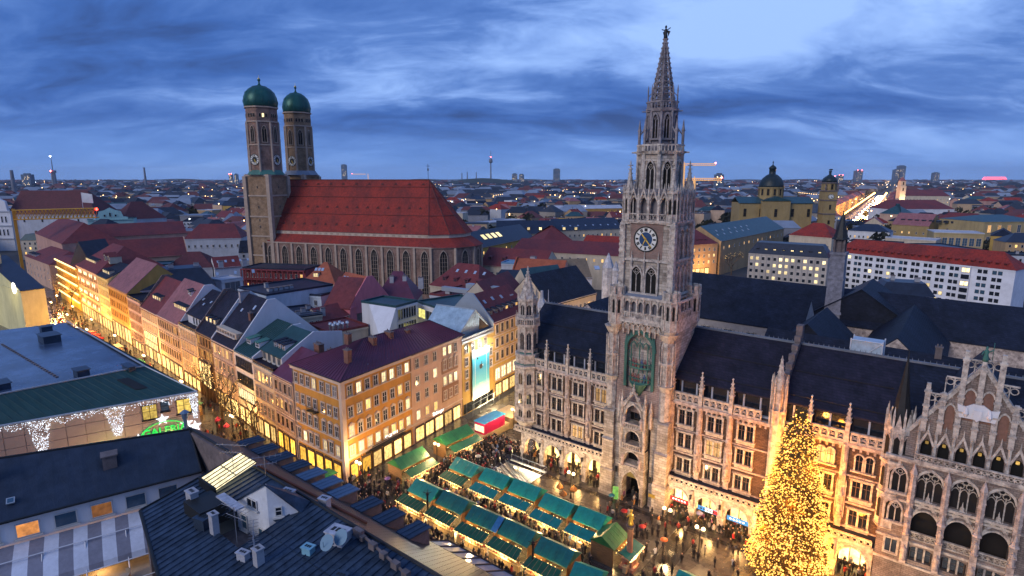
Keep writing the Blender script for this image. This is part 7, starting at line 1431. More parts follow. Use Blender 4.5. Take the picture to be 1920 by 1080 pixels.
for j in range(6): b.slab([(26.5 + j * 1.6, -50.4, 18.0), (28.0 + j * 1.6, -50.4, 18.0), (28.0 + j * 1.6, -47.4, 16.4), (26.5 + j * 1.6, -47.4, 16.4)], .05)
b.obj('glass_canopy', mat('canopy_glass', (.3, .34, .4), .05, .2, spec=.9), t)
b = NB(t)
for j in range(7): x = 26.45 + j * 1.6; b.tube((x, -50.5, 18.1), (x, -47.3, 16.4), .08, 4); b.tube((x, -47.4, 16.4), (x, -50.4, 14), .06, 4)
for q, z in ((-50.4, 18.05), (-47.4, 16.45)): b.tube((26.4, q, z), (36.2, q, z), .09, 4)
b.obj('canopy_frame', IRON, t)
t2 = sqthing('corner_roof_house', 'near house edge with blue metal roof at the bottom of the square', 'building', 52, -56)
b = NB(t2); b.pri([(46.3, -60), (58, -60), (58, -50), (46.3, -50)], 0, 19); b.obj('wall', CREAM, t2)
b = NB(t2); b.slab([(46.2, -61, 26), (58, -61, 26), (58, -49.8, 18.8), (46.2, -49.8, 18.8)], .2); b.slab([(46.2, -76, 23.4), (58, -78, 23), (58, -61, 26), (46.2, -61, 26)], .2); b.obj('roof', SEAM, t2)
# left: dark hipped roof above the striped awning
t = sqthing('dark_hipped_house', 'near house with plain dark navy hipped roof, small vents and a striped terrace awning', 'building', -8, -72)
NAVYS = mat('navy_slate', (.022, .03, .05), .38, .35, .8, .25, 6, col2=(.012, .017, .03), c2scale=.3)
r0, r1 = (-20, -95.2, 26.5), (-3.1, -61.3, 26.2); e0, e1 = (-8.6, -95, 22.3), (1.3, -62.2, 22.5)
for i in range(28):
    a, c = i / 28, (i + 1) / 28; b = NB(t); b.slab([lerp(e0, e1, a), lerp(e0, e1, c), lerp(r0, r1, c), lerp(r0, r1, a)], .12); b.obj('roof_panel', NAVYS, t)
b = NB(t); b.add([r1, e1, (-4, -56, 20), (-12, -58, 20)], [(0, 1, 2), (0, 2, 3)]); b.add([r0, r1, (-12, -58, 20), (-28, -92, 20)], [(0, 1, 2, 3)]); b.obj('roof_end', BLK if False else mat('black_roof_end', (.012, .014, .02), .5, .3), t)
b = NB(t); b.tube(r0, r1, .14, 5); b.tube(r1, e1, .1, 5); b.tube(lerp(e0, e1, 0), e1, .14, 5); b.obj('ridge_cap', IRON, t)
d = Vector((e1[0] - e0[0], e1[1] - e0[1], 0)); L_ = d.length; d.normalize(); ang = atan2(d.y, d.x); n_ = Vector((d.y, -d.x, 0))
def AW(u, o, z): v = Vector(e0) + d * u + n_ * o; return (v.x, v.y, z)
b = NB(t); a = [AW(0, -.6, 0), AW(L_, -.6, 0), (-4, -57, 0), (-20, -90, 0)]; b.pri([p[:2] for p in a], 0, 22.2); b.obj('wall', WHITEP, t)
lw = [win(1.9, 1.5, WFRAME, emit('bedroom_glow', (1, .38, .1), .4, .6), 1, 1), win(1.9, 1.5, WFRAME, GLASS2, 1, 1)]
for i in range(9): p = AW(6 + i * 3.1, -.58, 20.1); inst('window', lw[0 if i in (4, 6) else 1], t, (p[0] + 8, p[1] + 72, p[2]), ang)
b = NB(t); b.slab([AW(0, 9, 16.3), AW(L_ - 3, 9, 16.3), AW(L_ - 3, -.5, 16.3), AW(0, -.5, 16.3)], .5); b.obj('terrace_floor', mat('terrace_stone', (.3, .26, .2), .7), t)
b = NB(t); b.pri([AW(0, 9, 0)[:2], AW(L_ - 3, 9, 0)[:2], AW(L_ - 3, -.5, 0)[:2], AW(0, -.5, 0)[:2]], 0, 15.8); b.obj('terrace_wall', OCHRE, t)
AWW, AWG = mat('awning_white', (.6, .6, .66), .8, .12, 2, .2, 12), mat('awning_grey', (.22, .21, .25), .8, .15, 2, .2, 12)
i = 0; u = 4.0; aw = None
while u < L_ - 1.5:
    b = NB(t); rows = [(-.4, 19.6), (1.6, 19.2), (3.4, 18.6), (4.8, 17.9), (5.1, 17.3)]
    for (o0, z0), (o1, z1) in zip(rows[:-1], rows[1:]): b.quad(AW(u, o1, z1), AW(u + 1.2, o1, z1), AW(u + 1.2, o0, z0), AW(u, o0, z0))
    b.obj('awning_stripe', AWW if i % 2 else AWG, t); u += 1.2; i += 1
b = NB(t)
for u in (16, 19.5, 23, 26.5, 30): b.tube(AW(u, 2.0, 19.25), AW(u, 5.2, 17.4), .06, 4); b.tube(AW(u, 5.2, 17.4), AW(u, 6.4, 16.4), .06, 4)
b.tube(AW(14, 5.2, 17.45), AW(L_ - 1, 5.2, 17.45), .07, 4); b.tube(AW(14, 2.2, 19.3), AW(L_ - 1, 2.2, 19.3), .06, 4); b.tube(AW(2, 8.8, 17.3), AW(L_ - 3, 8.8, 17.3), .05, 4); b.obj('awning_frame', WHITEP, t)
CAFE = [(.45, .2, .08), (.5, .4, .3), (.2, .08, .05), (.4, .3, .2)]; CM = MB(); CM.fr(0, 0, .7, .76, .45, .45, 8); CM.tube((0, 0, 0), (0, 0, .7), .05, 4)
for q in (-.7, .7): CM.box(q - .2, q + .2, -.2, .2, .42, .48); CM.box(q + (.16 if q > 0 else -.2), q + (.2 if q > 0 else -.16), -.2, .2, .48, .95); CM.box(q - .18, q + .18, -.18, .18, 0, .42)
CMM = CM.mesh('cafe_table', objcol('cafe_wood', .6))
for i in range(9): p = AW(5 + i * 3, 6.4 + (i % 2) * .8, 16.3); tag(inst('cafe_table', CMM, None, (*SQ(p[0], p[1]), p[2]), i * .7, color=CAFE[i % 4]), 'round cafe table with two chairs on the roof terrace under the striped awning', 'table', 'cafe tables on the roof terrace')
for u in (8, 16, 24, 31): p = AW(u, 4.2, 17.3); lamp_light((*SQ(p[0], p[1]), p[2]), 160, (1, .55, .2), .3, None, 'terrace_lamp_light')
for u, z, w, h in ((L_ - 8.5, 24.6, 1.3, 1.1), (L_ - 19, 25.6, .8, 1.3), (L_ - 30, 26, .6, .9)):
    f = (z - 22.5) / 3.8; p = Vector(AW(u, 0, z)).lerp(Vector(AW(u, 0, z)) - n_ * 6.2, f); b = MB(); b.box(-w / 2, w / 2, -w / 2, w / 2, -.8, h); b.box(-w / 2 - .15, w / 2 + .15, -w / 2 - .15, w / 2 + .15, h, h + .14); b.obj('chimney', [SOOT], t, loc=(p.x + 8, p.y + 72, z), rz=ang)
for u, f in ((L_ - 17, .25), (L_ - 29, .3), (L_ - 7, .45)): p = Vector(AW(u, 0, 22.4 + 3.9 * f)) - n_ * 6.6 * f; o = inst('roof_window', skylight_mesh(.7, .7, GLASS2), t, (p.x + 8, p.y + 72, p.z + .1)); o.rotation_euler = (.55, 0, ang)
# ---------------------------------------------------------------- department store with icicle lights
t = sqthing('department_store', 'flat roofed department store with green metal skirt roof, icicle lights and glowing stars', 'building', -46, -72)
E0_, E1_ = (-55.0, -96.2), (-38.2, -45.9); E2_ = (-104, -44.2); T0, T1, T2 = (-54, -97), (-48.4, -50.4), (-101, -48.6)
BP_ = mat('store_stone', (.40, .28, .22), .7, .15, .8, .15, 6, col2=(.28, .2, .15), c2scale=.3)
b = NB(t); b.pri([E0_, E1_, E2_, (-112, -90)], 0, 18); b.obj('wall', BP_, t)
FLAT = mat('flat_roof_felt', (.07, .11, .19), .22, .5, .3, .2, 3, col2=(.018, .025, .05), c2scale=.1, c2amt=.9, spec=.6)
b = NB(t); b.pri([T0, T1, T2, (-112, -92)], 17.5, 21.6); b.obj('flat_roof', FLAT, t)
for i in range(40):
    a, c = i / 40, (i + 1) / 40; b = NB(t); p0, p1 = lerp((*E0_, 18.1), (*E1_, 18.1), a), lerp((*E0_, 18.1), (*E1_, 18.1), c); q0, q1 = lerp((*T0, 21.9), (*T1, 21.9), a), lerp((*T0, 21.9), (*T1, 21.9), c); b.slab([p0, p1, q1, q0], .12); b.tube(p0, q0, .06, 4); b.obj('roof_panel', GREENM, t)
for i in range(36):
    a, c = i / 36, (i + 1) / 36; b = NB(t); p0, p1 = lerp((*E1_, 18.1), (*E2_, 18.1), a), lerp((*E1_, 18.1), (*E2_, 18.1), c); q0, q1 = lerp((*T1, 21.9), (*T2, 21.9), a), lerp((*T1, 21.9), (*T2, 21.9), c); b.slab([p0, p1, q1, q0], .12); b.tube(p0, q0, .06, 4); b.obj('roof_panel', GREENM, t)
b = NB(t); b.tube((*T0, 22), (*T1, 22), .16, 5); b.tube((*T1, 22), (*T2, 22), .16, 5); b.tube((*E0_, 18.1), (*E1_, 18.1), .18, 5); b.tube((*E1_, 18.1), (*T1, 22), .12, 5); b.obj('roof_edge', MATS['zinc_frame'], t)
for s_, bb, w, d_, h in ((-52.5, -59, 2.6, 1.8, 1.1), (-49.6, -52.6, 3.4, 1, .7), (-55.5, -69.5, 3.2, 2.2, .9), (-84, -56, 4.5, 3, 1.4), (-95, -54, 2, 2, 1)):
    b = MB(); b.box(-w / 2, w / 2, -d_ / 2, d_ / 2, -.2, h); b.box(-w / 2 - .2, w / 2 + .2, -d_ / 2 - .2, d_ / 2 + .2, h, h + .12); b.obj('roof_hatch', SEAM, t, loc=(s_ + 46, bb + 72, 21.7))
b = NB(t)
for j in range(26): q = lerp((-55, -62, 0), (-90, -63, 0), j / 26); b.box(q[0] - .35, q[0] + .35, q[1] - .2, q[1] + .2, 21.62, 21.75)
b.obj('walkway_slab', SOOT, t)
b = NB(t); b.box(-100, -62, -97, -72, 21.5, 22.2); b.box(-100, -63, -72.3, -71.8, 21.6, 23); b.box(-82, -81.3, -97, -72, 22.2, 23); b.obj('plant_deck', mat('dark_deck', (.03, .035, .05), .6, .4, .4), t)
b = NB(t)
for j in range(8): b.box(-98 + j * 4.6, -95 + j * 4.6, -95, -76, 22.2, 23.2)
b.obj('cooling_unit', SEAM, t)
for a in (.42, .47, .87):
    p, q = Vector(lerp((*E0_, 18.1), (*E1_, 18.1), a)), Vector(lerp((*T0, 21.9), (*T1, 21.9), a)); p2 = Vector(lerp((*E0_, 18.1), (*E1_, 18.1), a + .035)); q2 = Vector(lerp((*T0, 21.9), (*T1, 21.9), a + .035)); up = Vector((0, 0, .14)); b = NB(t); b.slab([tuple(p.lerp(q, .35) + up), tuple(p2.lerp(q2, .35) + up), tuple(p2.lerp(q2, .75) + up), tuple(p.lerp(q, .75) + up)], .1); b.obj('roof_hatch', BLK, t)
d = Vector((E1_[0] - E0_[0], E1_[1] - E0_[1], 0)); L_ = d.length; d.normalize(); n_ = Vector((d.y, -d.x, 0)); ang = atan2(d.y, d.x)
def GP(u, o, z): v = Vector((*E0_, 0)) + d * u + n_ * o; return (v.x + 46, v.y + 72, z)
pan = MB(); pan.box(.05, 2.55, -.1, 0, .05, 1.85); PANM = pan.mesh('stone_panel', mat('store_panel', (.42, .29, .225), .65, .2, .5, .12, 6, col2=(.32, .22, .16), c2scale=.12, c2amt=.8))
pan = MB(); pan.box(.05, 2.55, -.1, 0, .05, 1.85); PANM2 = pan.mesh('stone_panel', mat('store_panel_pale', (.52, .36, .25), .65, .2, .5, .12, 6))
nu = int(L_ / 2.6); wins = {(nu - 3, 8), (nu - 1, 8)}; rr = random.Random(8)
for i in range(nu):
    for j in range(2, 9):
        if (i, j) in wins: inst('window', win(2.2, 2.6, IRON, emit('store_window_glow', (1, .68, .14), .6, .5), 2, 2), t, GP(i * 2.6 + 1.3, .02, 14.6), ang)
        elif (i, j + 1) in wins: continue
        else: inst('stone_panel', PANM2 if rr.random() < .15 else PANM, t, GP(i * 2.6, .01, .8 + j * 1.9), ang)
inst('window', win(1.3, 1.8, IRON, GLASS2, 1, 2), t, GP((nu - 2) * 2.6 + 1, .12, 15.6), ang)
ICE = random.Random(6)
def bulbs_mesh(pts, r, nm, m):
    b = MB(); oc = [(r, 0, 0), (-r, 0, 0), (0, r, 0), (0, -r, 0), (0, 0, r), (0, 0, -r)]; fc = [(0, 2, 4), (2, 1, 4), (1, 3, 4), (3, 0, 4), (2, 0, 5), (1, 2, 5), (3, 1, 5), (0, 3, 5)]
    for p in pts: b.add([(p[0] + o[0], p[1] + o[1], p[2] + o[2]) for o in oc], fc)
    return b.mesh(nm, m)
pts = []
for k in range(700):
    u = ICE.uniform(2, L_); dep = (.5 + .5 * sin(u * 2.1)) * .8 + .35 + ICE.random() * .3; pts.append(GP(u, .35 + ICE.random() * .1, 18 - ICE.random() ** 1.3 * dep))
for uc, hw, dz in ((L_ - 22.5, 1.6, 5.5), (L_ - 12.4, 1.5, 5.0), (L_ - .7, .8, 4.6)):
    for k in range(260):
        z = ICE.random(); pts.append(GP(uc + ICE.uniform(-hw, hw) * (1 - .65 * z), .4, 17.9 - dz * z))
inst('icicle_lights', bulbs_mesh(pts, .06, 'icicle_lights', COOLBULB), t, kind='stuff')
st = MB(); st.ext(starpoly(1.05, .45), -.3, -.1); STW = st.mesh('light_star', emit('white_star_glow', (.95, .93, 1), 1.6, .1, 'AUTO'))
for u, z in ((L_ - 5.8, 14.2), (L_ - 9.6, 11.4), (L_ - 2.2, 12.6), (L_ - .9, 11.8)): inst('light_star', STW, t, GP(u, .05, z), ang)
NEON = emit('green_neon', (.02, .9, .1), .8, .1, 'AUTO'); b = MB()
for k in range(40):
    a, c = 2 * pi * k / 40, 2 * pi * (k + 1) / 40; b.tube((3.9 * cos(a), -.25, 2.9 * sin(a)), (3.9 * cos(c), -.25, 2.9 * sin(c)), .09, 5)
sg = b.obj('neon_ring', NEON, t, loc=GP(L_ - 5.6, .1, 10.9), rz=ang); inst('neon_lettering', text_mesh('neon_lettering', 'GALERIA', 1.75, NEON, .06, bold=.03), sg, (0, -.3, 1.25))
for u in (L_ - 14, L_ - 5): p = GP(u, 6, 9); lamp_light(p, 1000, (1, .62, .32), .6, t)
lamp_light(GP(L_ - 13.5, 2.5, 11), 120, (.4, 1, .2), .5, t, 'green_sign_light')
b = MB(); b.tube((0, 0, 0), (0, 0, 1.6), .22, 8); b.fr(0, 0, 1.6, 2.3, .35, .4, 8); b.fr(0, 0, 2.3, 2.6, .55, .2, 8); p = SQ(-3.5, -61.5); tag(b.obj('roof_flue', mat('blue_flue', (.15, .22, .3), .4, .2, metal=.4), None, loc=(*p, 26)), 'blue steel flue standing on the tip of the dark hipped roof', 'flue')
# floodlit pale gable at the far left
p0, p1 = P(-75, 508, 17), P(38, 545, 17)
t = house('floodlit_gable_house', 'pale yellow floodlit gable house at the left end of the shopping street', 'building', p0, p1, 7, 17, 26, 'perp', plaster('pale_yellow', (.62, .56, .3)), NAVY, [(9, 5, mix(sww, sw_, .3), 3, 22)])
w_ = t['wd']; b = MB(); b.lathe([(1.9, 0), (2.1, .15), (1.9, .3)], n=16); o = b.obj('lit_clock_sign', WHITE_GLOW, t, loc=(w_ - 4.5, -.4, 17.5)); o.rotation_euler = (pi / 2, 0, 0)
b = MB(); b.ext([(w_ / 2 - 5, 15.8), (w_ / 2 + 5, 15.8), (w_ / 2 + 5, 20), (w_ / 2, 24), (w_ / 2 - 5, 20)], -.3, 0); b.obj('gable_niche', plaster('yellow_relief', (.5, .45, .2)), t)
b = MB(); b.box(w_ * .55, w_ * .62, 1, 3, 20, 27.5); b.obj('chimney', MATS['plaster_pale_yellow'], t); lamp_light((w_ * .5, -8, 10), 1500, (1, .85, .35), 1, t, 'floodlight'); lamp_light((w_ * .9, -6, 14), 500, (1, .85, .35), 1, t, 'floodlight')
# ---------------------------------------------------------------- Christmas market stalls
WOOD = mat('stall_wood', (.26, .14, .06), .7, .35, 1.5, .2, 8, col2=(.12, .07, .03), c2scale=.8, stretch=(1, 1, 4))
PLANKW = mat('pale_batten', (.45, .34, .18), .7, .3, 2)
def tarp(name, c): return mat(name, c, .42, .25, 1.2, .25, 3, col2=tuple(x * .55 for x in c), c2scale=.5, c2amt=.7, spec=.45)
TEAL, TEALD, GREENT = tarp('teal_tarpaulin', (.01, .25, .205)), tarp('dark_teal_tarpaulin', (.008, .14, .12)), tarp('green_tarpaulin', (.022, .15, .05))
STALLGLOW = emit('stall_interior_glow', (1, .62, .22), 1.5, .4)
gr = random.Random(21)
def stall(label, s, b, rot, w, mroof, maw, light=850, seams=5, awn=True, bat=True, rz=4.4):
    t = thing('market_stall', label, 'market stall', (*SQ(s, b), 0), TH_ROT + rot, 'green roofed stalls of the Christmas market')
    q = MB(); q.slab([(0, -2.15, 3.0), (w, -2.15, 3.0), (w, 0, rz), (0, 0, rz)], .08)
    q.slab([(0, 0, rz), (w, 0, rz), (w, 2.0, 3.1), (0, 2.0, 3.1)], .08); q.add([(.05, -2, 3.0), (.05, 2, 3.05), (.05, 0, rz - .1)], [(0, 2, 1)]); q.add([(w - .05, -2, 3.0), (w - .05, 2, 3.05), (w - .05, 0, rz - .1)], [(0, 1, 2)])
    for i in range(1, seams): x = w * i / seams + gr.uniform(-.1, .1); q.add([(x - .06, -2.15, 3.012), (x + .06, -2.15, 3.012), (x + .06, 0, rz + .012), (x - .06, 0, rz + .012), (x, -2.15, 3.05), (x, 0, rz + .05)], [(0, 4, 5, 3), (4, 1, 2, 5)])
    q.obj('roof', mroof, t)
    q = MB(); q.box(.1, w - .1, 1.7, 1.8, 0, 3.0); q.box(.1, .2, -1.9, 1.7, 0, 3.0); q.box(w - .2, w - .1, -1.9, 1.7, 0, 3.0); q.obj('wall', WOOD, t)
    q = MB(); q.box(.2, w - .2, 1.6, 1.69, .9, 2.7); q.obj('glowing_back_shelf', STALLGLOW, t)  # shelf made to glow itself, in place of light inside the stall
    q = MB(); cy_ = -4.1 if awn else -2.6; q.box(.1, w - .1, cy_, cy_ + .6, 0, 1.0); q.box(0, w, cy_ - .1, cy_ + .7, 1.0, 1.08); q.obj('counter', mat('counter_board', (.62, .45, .24), .7, .3, 2), t)
    q = MB()
    for i in range(int(w * 7)):
        x = gr.uniform(.2, w - .2); y = gr.uniform(cy_, cy_ + .6); h = gr.uniform(.1, .4); q.fr(x, y, 1.08, 1.08 + h, gr.uniform(.06, .16), gr.uniform(.03, .14), 5, gr.randrange(3))
    q.obj('goods', [mat('goods_red', (.4, .06, .04), .6, .3, 5), mat('goods_honey', (.5, .28, .08), .6, .3, 5), mat('goods_straw', (.5, .4, .24), .7, .3, 5)], t, kind='stuff')
    if awn:
        q = MB(); q.slab([(.1, -4.7, 2.35 + gr.uniform(-.1, .1)), (w - .1, -4.7, 2.35 + gr.uniform(-.1, .1)), (w - .15, -2.9, 2.95), (.15, -2.9, 2.95)], .05)
        q.obj('awning', maw, t)
        q = MB()
        if bat:
            n = int(w / .75) if maw is GREENT else int(w / 1.9)
            for i in range(n + 1): x = w * i / n; a = gr.uniform(-.3, .3); q.add([(x - .03, -4.7, 2.37), (x + .03, -4.7, 2.37), (x + .03 + a, -2.9, 2.97), (x - .03 + a, -2.9, 2.97), (x, -4.7, 2.42), (x + a, -2.9, 3.02)], [(0, 4, 5, 3), (4, 1, 2, 5)])
        for x in (.05, w / 2, w - .05): q.tube((x, -4.6, 0), (x, -4.6, 2.35), .05, 5)
        q.obj('awning_batten', PLANKW, t)
        pts = [(w * i / 30, -4.75 + .06 * sin(i * 2.2), 2.3 - .08 * abs(sin(i * .8))) for i in range(31)] + [(gr.uniform(.2, w - .2), -2.4, 2.6) for _ in range(10)]
        inst('bulb_garland', bulbs_mesh(pts, .065, 'bulb_garland', BULB), t, kind='stuff')
        lamp_light((w * .5, -4.5, 2.0), light, (1, .62, .24), .35, t); lamp_light((w * .5, -.6, 2.5), light * .5, (1, .62, .24), .3, t)
    return t
ordn = ('first', 'second', 'third', 'fourth', 'fifth')
for i in range(5): stall('teal roofed stall, %s from the ochre house in the row beside the station stairs' % ordn[i], -3.2 + i * 6.72 + (i % 2) * .25, -15.4 + (i % 3) * .25, (i % 3 - 1) * .02, 5.75 if i < 4 else 5, TEAL, GREENT if i == 0 else TEAL)
for i in range(5): stall('darker teal stall, %s from the ochre house in the row nearest the seamed roof' % ordn[i], -3.2 + i * 6.72 - (i % 2) * .2, -25.6 + (i % 2) * .3, (i % 3 - 1) * .018, 5.8, TEAL if i == 0 else TEALD, GREENT)
t = stall('sixth teal stall cut by the picture edge at the near row end', 30.6, -27.4, .12, 4.2, TEAL, TEALD)
stall('green stall with silvery garland standing before the ochre house corner', -11.6, -23.6, pi / 2, 7.2, GREENT, GREENT, bat=False)
stall('green stall with cream battened hood before the pink beige house', -12.2, -11.4, pi / 2 - .05, 8.2, GREENT, GREENT, bat=False)
stall('dark green ribbed stall at the right row end beside the column', 30.6, -20.2, pi / 2, 4.6, GREENT, TEALD)
stall('single teal tent roof at the bottom edge right of the column', 47.4, -20.6, pi - .1, 5.0, TEAL, TEAL, awn=False)
stall('small green flower stand beside the ochre corner pillar', -20.5, -33.5, 0, 2.8, GREENT, GREENT, 120, awn=False, rz=3.4)
for s, bb in ((3.2, -29.0), (24.5, -28.8)):
    q = MB(); q.tube((0, 0, 0), (0, 0, 5.2), .16, 6); q.fr(0, 0, 5.1, 5.5, .3, .2, 6)
    for k in range(4): q.tube((0, 0, 5.3), (.7 * cos(k * 1.57), .7 * sin(k * 1.57), 5.6), .05, 4)
    tag(q.obj('stove_pipe', IRON, None, loc=(*SQ(s, bb), 0)), 'black stove pipe mast rising through the %s dark teal stall roof' % ('second' if s < 10 else 'fifth'), 'chimney pipe')
q = MB(); q.slab([(0, -2.1, 3.1), (1.1, -2.1, 3.1), (1.1, 0, 4.52), (0, 0, 4.52)], .04); tag(q.obj('blue_tarpaulin', tarp('blue_tarp', (.04, .2, .42)), None, loc=(*SQ(15.6, -25.6), 0), rz=TH_ROT), 'bright blue tarpaulin strip bridging two dark teal stall roofs', 'tarpaulin')
# magenta booth on the boarded platform
t = thing('ice_booth', 'magenta sided booth with bright blue roof on a boarded platform below the lit poster', 'booth', (*SQ(-10.6, 2.0), 0), TH_ROT)
q = MB(); q.box(-3.2, 1.4, -5, 8, 0, 1.5); q.box(-3.6, 1.8, 6, 12, 0, 2.6); q.obj('platform', mat('hoarding_board', (.5, .38, .22), .7, .25, .6), t)
q = MB(); q.box(-1.5, 1.3, -2.6, 4.4, 1.5, 4.0); q.obj('wall', mat('magenta_panel', (.5, .015, .1), .5, .15), t)
q = MB(); q.box(-1.6, 1.4, -2.7, 4.5, 4.0, 4.2)
for i in range(12): q.box(-1.6, 1.4, -2.6 + i * .6, -2.5 + i * .6, 4.2, 4.26)
q.obj('roof', mat('sky_blue_sheet', (.05, .33, .58), .4, .2), t); q = MB(); q.box(-1.4, 1.2, -2.63, -2.6, 2, 3.4); q.obj('window', LITW, t)
for y in (-4, 1, 6): lamp_light((2.6, y, 4.5), 260, (1, .7, .35), .4, t)
# underground station stairs, glass railed and brightly lit
t = thing('station_stairs', 'bright lit station stair opening with escalators and glass railing between stalls and arcades', 'stairway', (*SQ(4.5, -6.3), 0), TH_ROT)
PLF = mat('stair_granite', (.62, .58, .5), .45, .15, 1); q = MB(); 
q.quad((-4.3, -3.1, -4), (4.3, -3.1, -4), (4.3, 3.1, -4), (-4.3, 3.1, -4)); q.quad((-4.3, 3.1, -4), (4.3, 3.1, -4), (4.3, 3.1, .02), (-4.3, 3.1, .02)); q.quad((4.3, -3.1, -4), (-4.3, -3.1, -4), (-4.3, -3.1, .02), (4.3, -3.1, .02)); q.quad((4.3, 3.1, -4), (4.3, -3.1, -4), (4.3, -3.1, .02), (4.3, 3.1, .02)); q.quad((-4.3, -3.1, -4), (-4.3, 3.1, -4), (-4.3, 3.1, .02), (-4.3, -3.1, .02)); q.obj('wall', PLF, t)
q = MB()
for i in range(14): q.box(-4.3 + i * .42, -4.3 + (i + 1) * .42, -3.1, -.8, -4, -.15 - i * .27)
q.obj('stair_flight', PLF, t)
q = MB(); 
for y in (-.5, .9): q.add([(-4.2, y, .6), (2.6, y, -3.4), (2.6, y, -2.8), (-4.2, y, 1.0)], [(0, 1, 2, 3), (3, 2, 1, 0)]); q.add([(-4.2, y, .0), (2.6, y, -4), (2.6, y + 1.2, -4), (-4.2, y + 1.2, .0)], [(0, 1, 2, 3)])
q.obj('escalator', mat('escalator_steel', (.4, .4, .4), .3, .3, 3, metal=.6), t)
q = MB()
for a, c in (((-4.4, 3.2), (4.4, 3.2)), ((4.4, 3.2), (4.4, -3.2)), ((-4.4, -3.2), (4.4, -3.2))):
    q.tube((*a, 1.1), (*c, 1.1), .05, 5); q.tube((*a, .1), (*c, .1), .05, 5)
    for i in range(7): p = lerp((*a, 0), (*c, 0), i / 6); q.tube(p, (p[0], p[1], 1.1), .035, 4)
q.obj('railing', MATS['zinc_frame'], t)
q = MB()
for i in range(6): q.box(-3.6 + i * 1.4, -2.9 + i * 1.4, 3.02, 3.08, -1.6, -1.3)
q.obj('light_panel', emit('stair_light', (1, .88, .6), 6, .1, 'AUTO'), t); lamp_light((1, 0, -1.0), 1600, (1, .86, .6), .6, t)
# golden statue on a column
t = thing('statue_column', 'reddish marble column carrying a gilded statue at the right end of the stalls', 'monument', (*SQ(34.3, -18.4), 0), TH_ROT)
PM = mat('red_marble', (.4, .2, .14), .45, .3, 2, col2=(.25, .12, .09)); q = MB(); q.box(-1.1, 1.1, -1.1, 1.1, 0, .5); q.box(-.75, .75, -.75, .75, .5, 1.5); q.box(-.9, .9, -.9, .9, 1.5, 1.7); q.obj('pedestal', PM, t)
q = MB(); q.lathe([(.6, 1.7), (.48, 2), (.46, 2.4), (.4, 6.2), (.5, 6.3)], n=14); q.obj('column_shaft', PM, t, smooth=True); q = MB(); q.fr(0, 0, 6.3, 6.8, .45, .7, 8); q.obj('capital', SOOT, t)
q = MB(); q.lathe([(.35, 0), (.42, .25), (.3, .8), (.26, 1.2), (.34, 1.55), (.2, 1.8), (.1, 1.88), (.2, 2.05), (.19, 2.25), (.24, 2.35), (.05, 2.5)], n=10); q.tube((.3, 0, 1.6), (.55, -.3, 1.3), .1, 5); q.fr(.5, -.35, 1.25, 1.75, .14, .12, 6); q.tube((-.3, 0, 1.55), (-.5, -.25, 1.2), .1, 5); q.obj('gilded_statue', GOLD, t, loc=(0, 0, 6.8), smooth=True); lamp_light((1.6, -2.2, 6.2), 90, (1, .75, .3), .2, t)
# ---------------------------------------------------------------- Christmas tree
TX, TY = SQ(52.8, -6.6); TR = random.Random(13); THT = 25.6
t = thing('christmas_tree', 'giant Christmas tree covered in golden lights before the town hall arcades', 'tree', (TX, TY, 0))
q = MB(); q.fr(0, 0, 0, THT - 1, .45, .06, 8); q.obj('trunk', mat('bark', (.08, .055, .035), .9, .3), t)
def trad(z): u = (z - 1.2) / (THT - 1.2); return max(.2, 4.9 * (1 - u) ** .58 * (1 + .07 * sin(z * 2.3)))
q = MB()
for i in range(9500):
    z = 1.2 + (THT - 1.6) * (1 - sqrt(TR.random())) if TR.random() < .8 else TR.uniform(1.2, THT); r = trad(z) * sqrt(TR.uniform(.25, 1)) * TR.uniform(.85, 1.08); a = TR.uniform(0, 2 * pi)
    c, s_ = cos(a), sin(a); x, y = r * c, r * s_; l = TR.uniform(.35, .75); w = TR.uniform(.12, .25); dz = -.35 * l + TR.uniform(-.1, .15)
    q.add([(x - s_ * w, y + c * w, z), (x + s_ * w, y - c * w, z), (x + c * l, y + s_ * l, z + dz)], [(0, 1, 2)])
q.obj('crown', mat('fir_needles', (.13, .08, .022), .8, .5, 1.2), t)
pos = []
for i in range(6800):
    z = 1.4 + (THT - 1.7) * (1 - sqrt(TR.random())); a = TR.uniform(0, 2 * pi); r = trad(z) * (1 + .1 * sin(a * 5 + z * 3) * sin(z * 1.7)) * TR.uniform(.78, 1.15); pos.append((r * cos(a), r * sin(a), z))
front = sorted(pos, key=lambda p: p[0] * .3 + p[1])[:300]; fs = set(front)
GBULB = emit('golden_bulb', (1, .44, .07), 2.3, .7); one = bulbs_mesh([(0, 0, 0)], .125, 'light_bulb', GBULB)
for p in front: inst('light_bulb', one, t, p, scale=TR.uniform(.75, 1.25))
inst('light_bulbs', bulbs_mesh([p for p in pos if p not in fs], .105, 'light_bulbs', GBULB), t, kind='stuff')
for i in range(12):
    z = 2.5 + i * 1.6; a = i * 2.4; r = trad(z) + .7; lamp_light((r * cos(a), r * sin(a), z), 1300 if sin(a) > -.2 else 600, (1, .34, .035), .5, t, 'tree_fill_light')
for s, b, z in ((56, -3.6, 5), (57, -3.6, 10), (55, -3.6, 15), (60, -4, 8), (50.5, -4, 13)): x, y = SQ(s, b); lamp_light((x - TX, y - TY, z), 800, (1, .34, .035), .6, t, 'tree_fill_light')  # fill lamps added clear of the tree to wash the facade orange
for i in range(7): z = 2 + i * 3; lamp_light((trad(z) * .45 * cos(i * 2.1), trad(z) * .45 * sin(i * 2.1), z), 900, (1, .42, .07), .4, t, 'tree_fill_light')
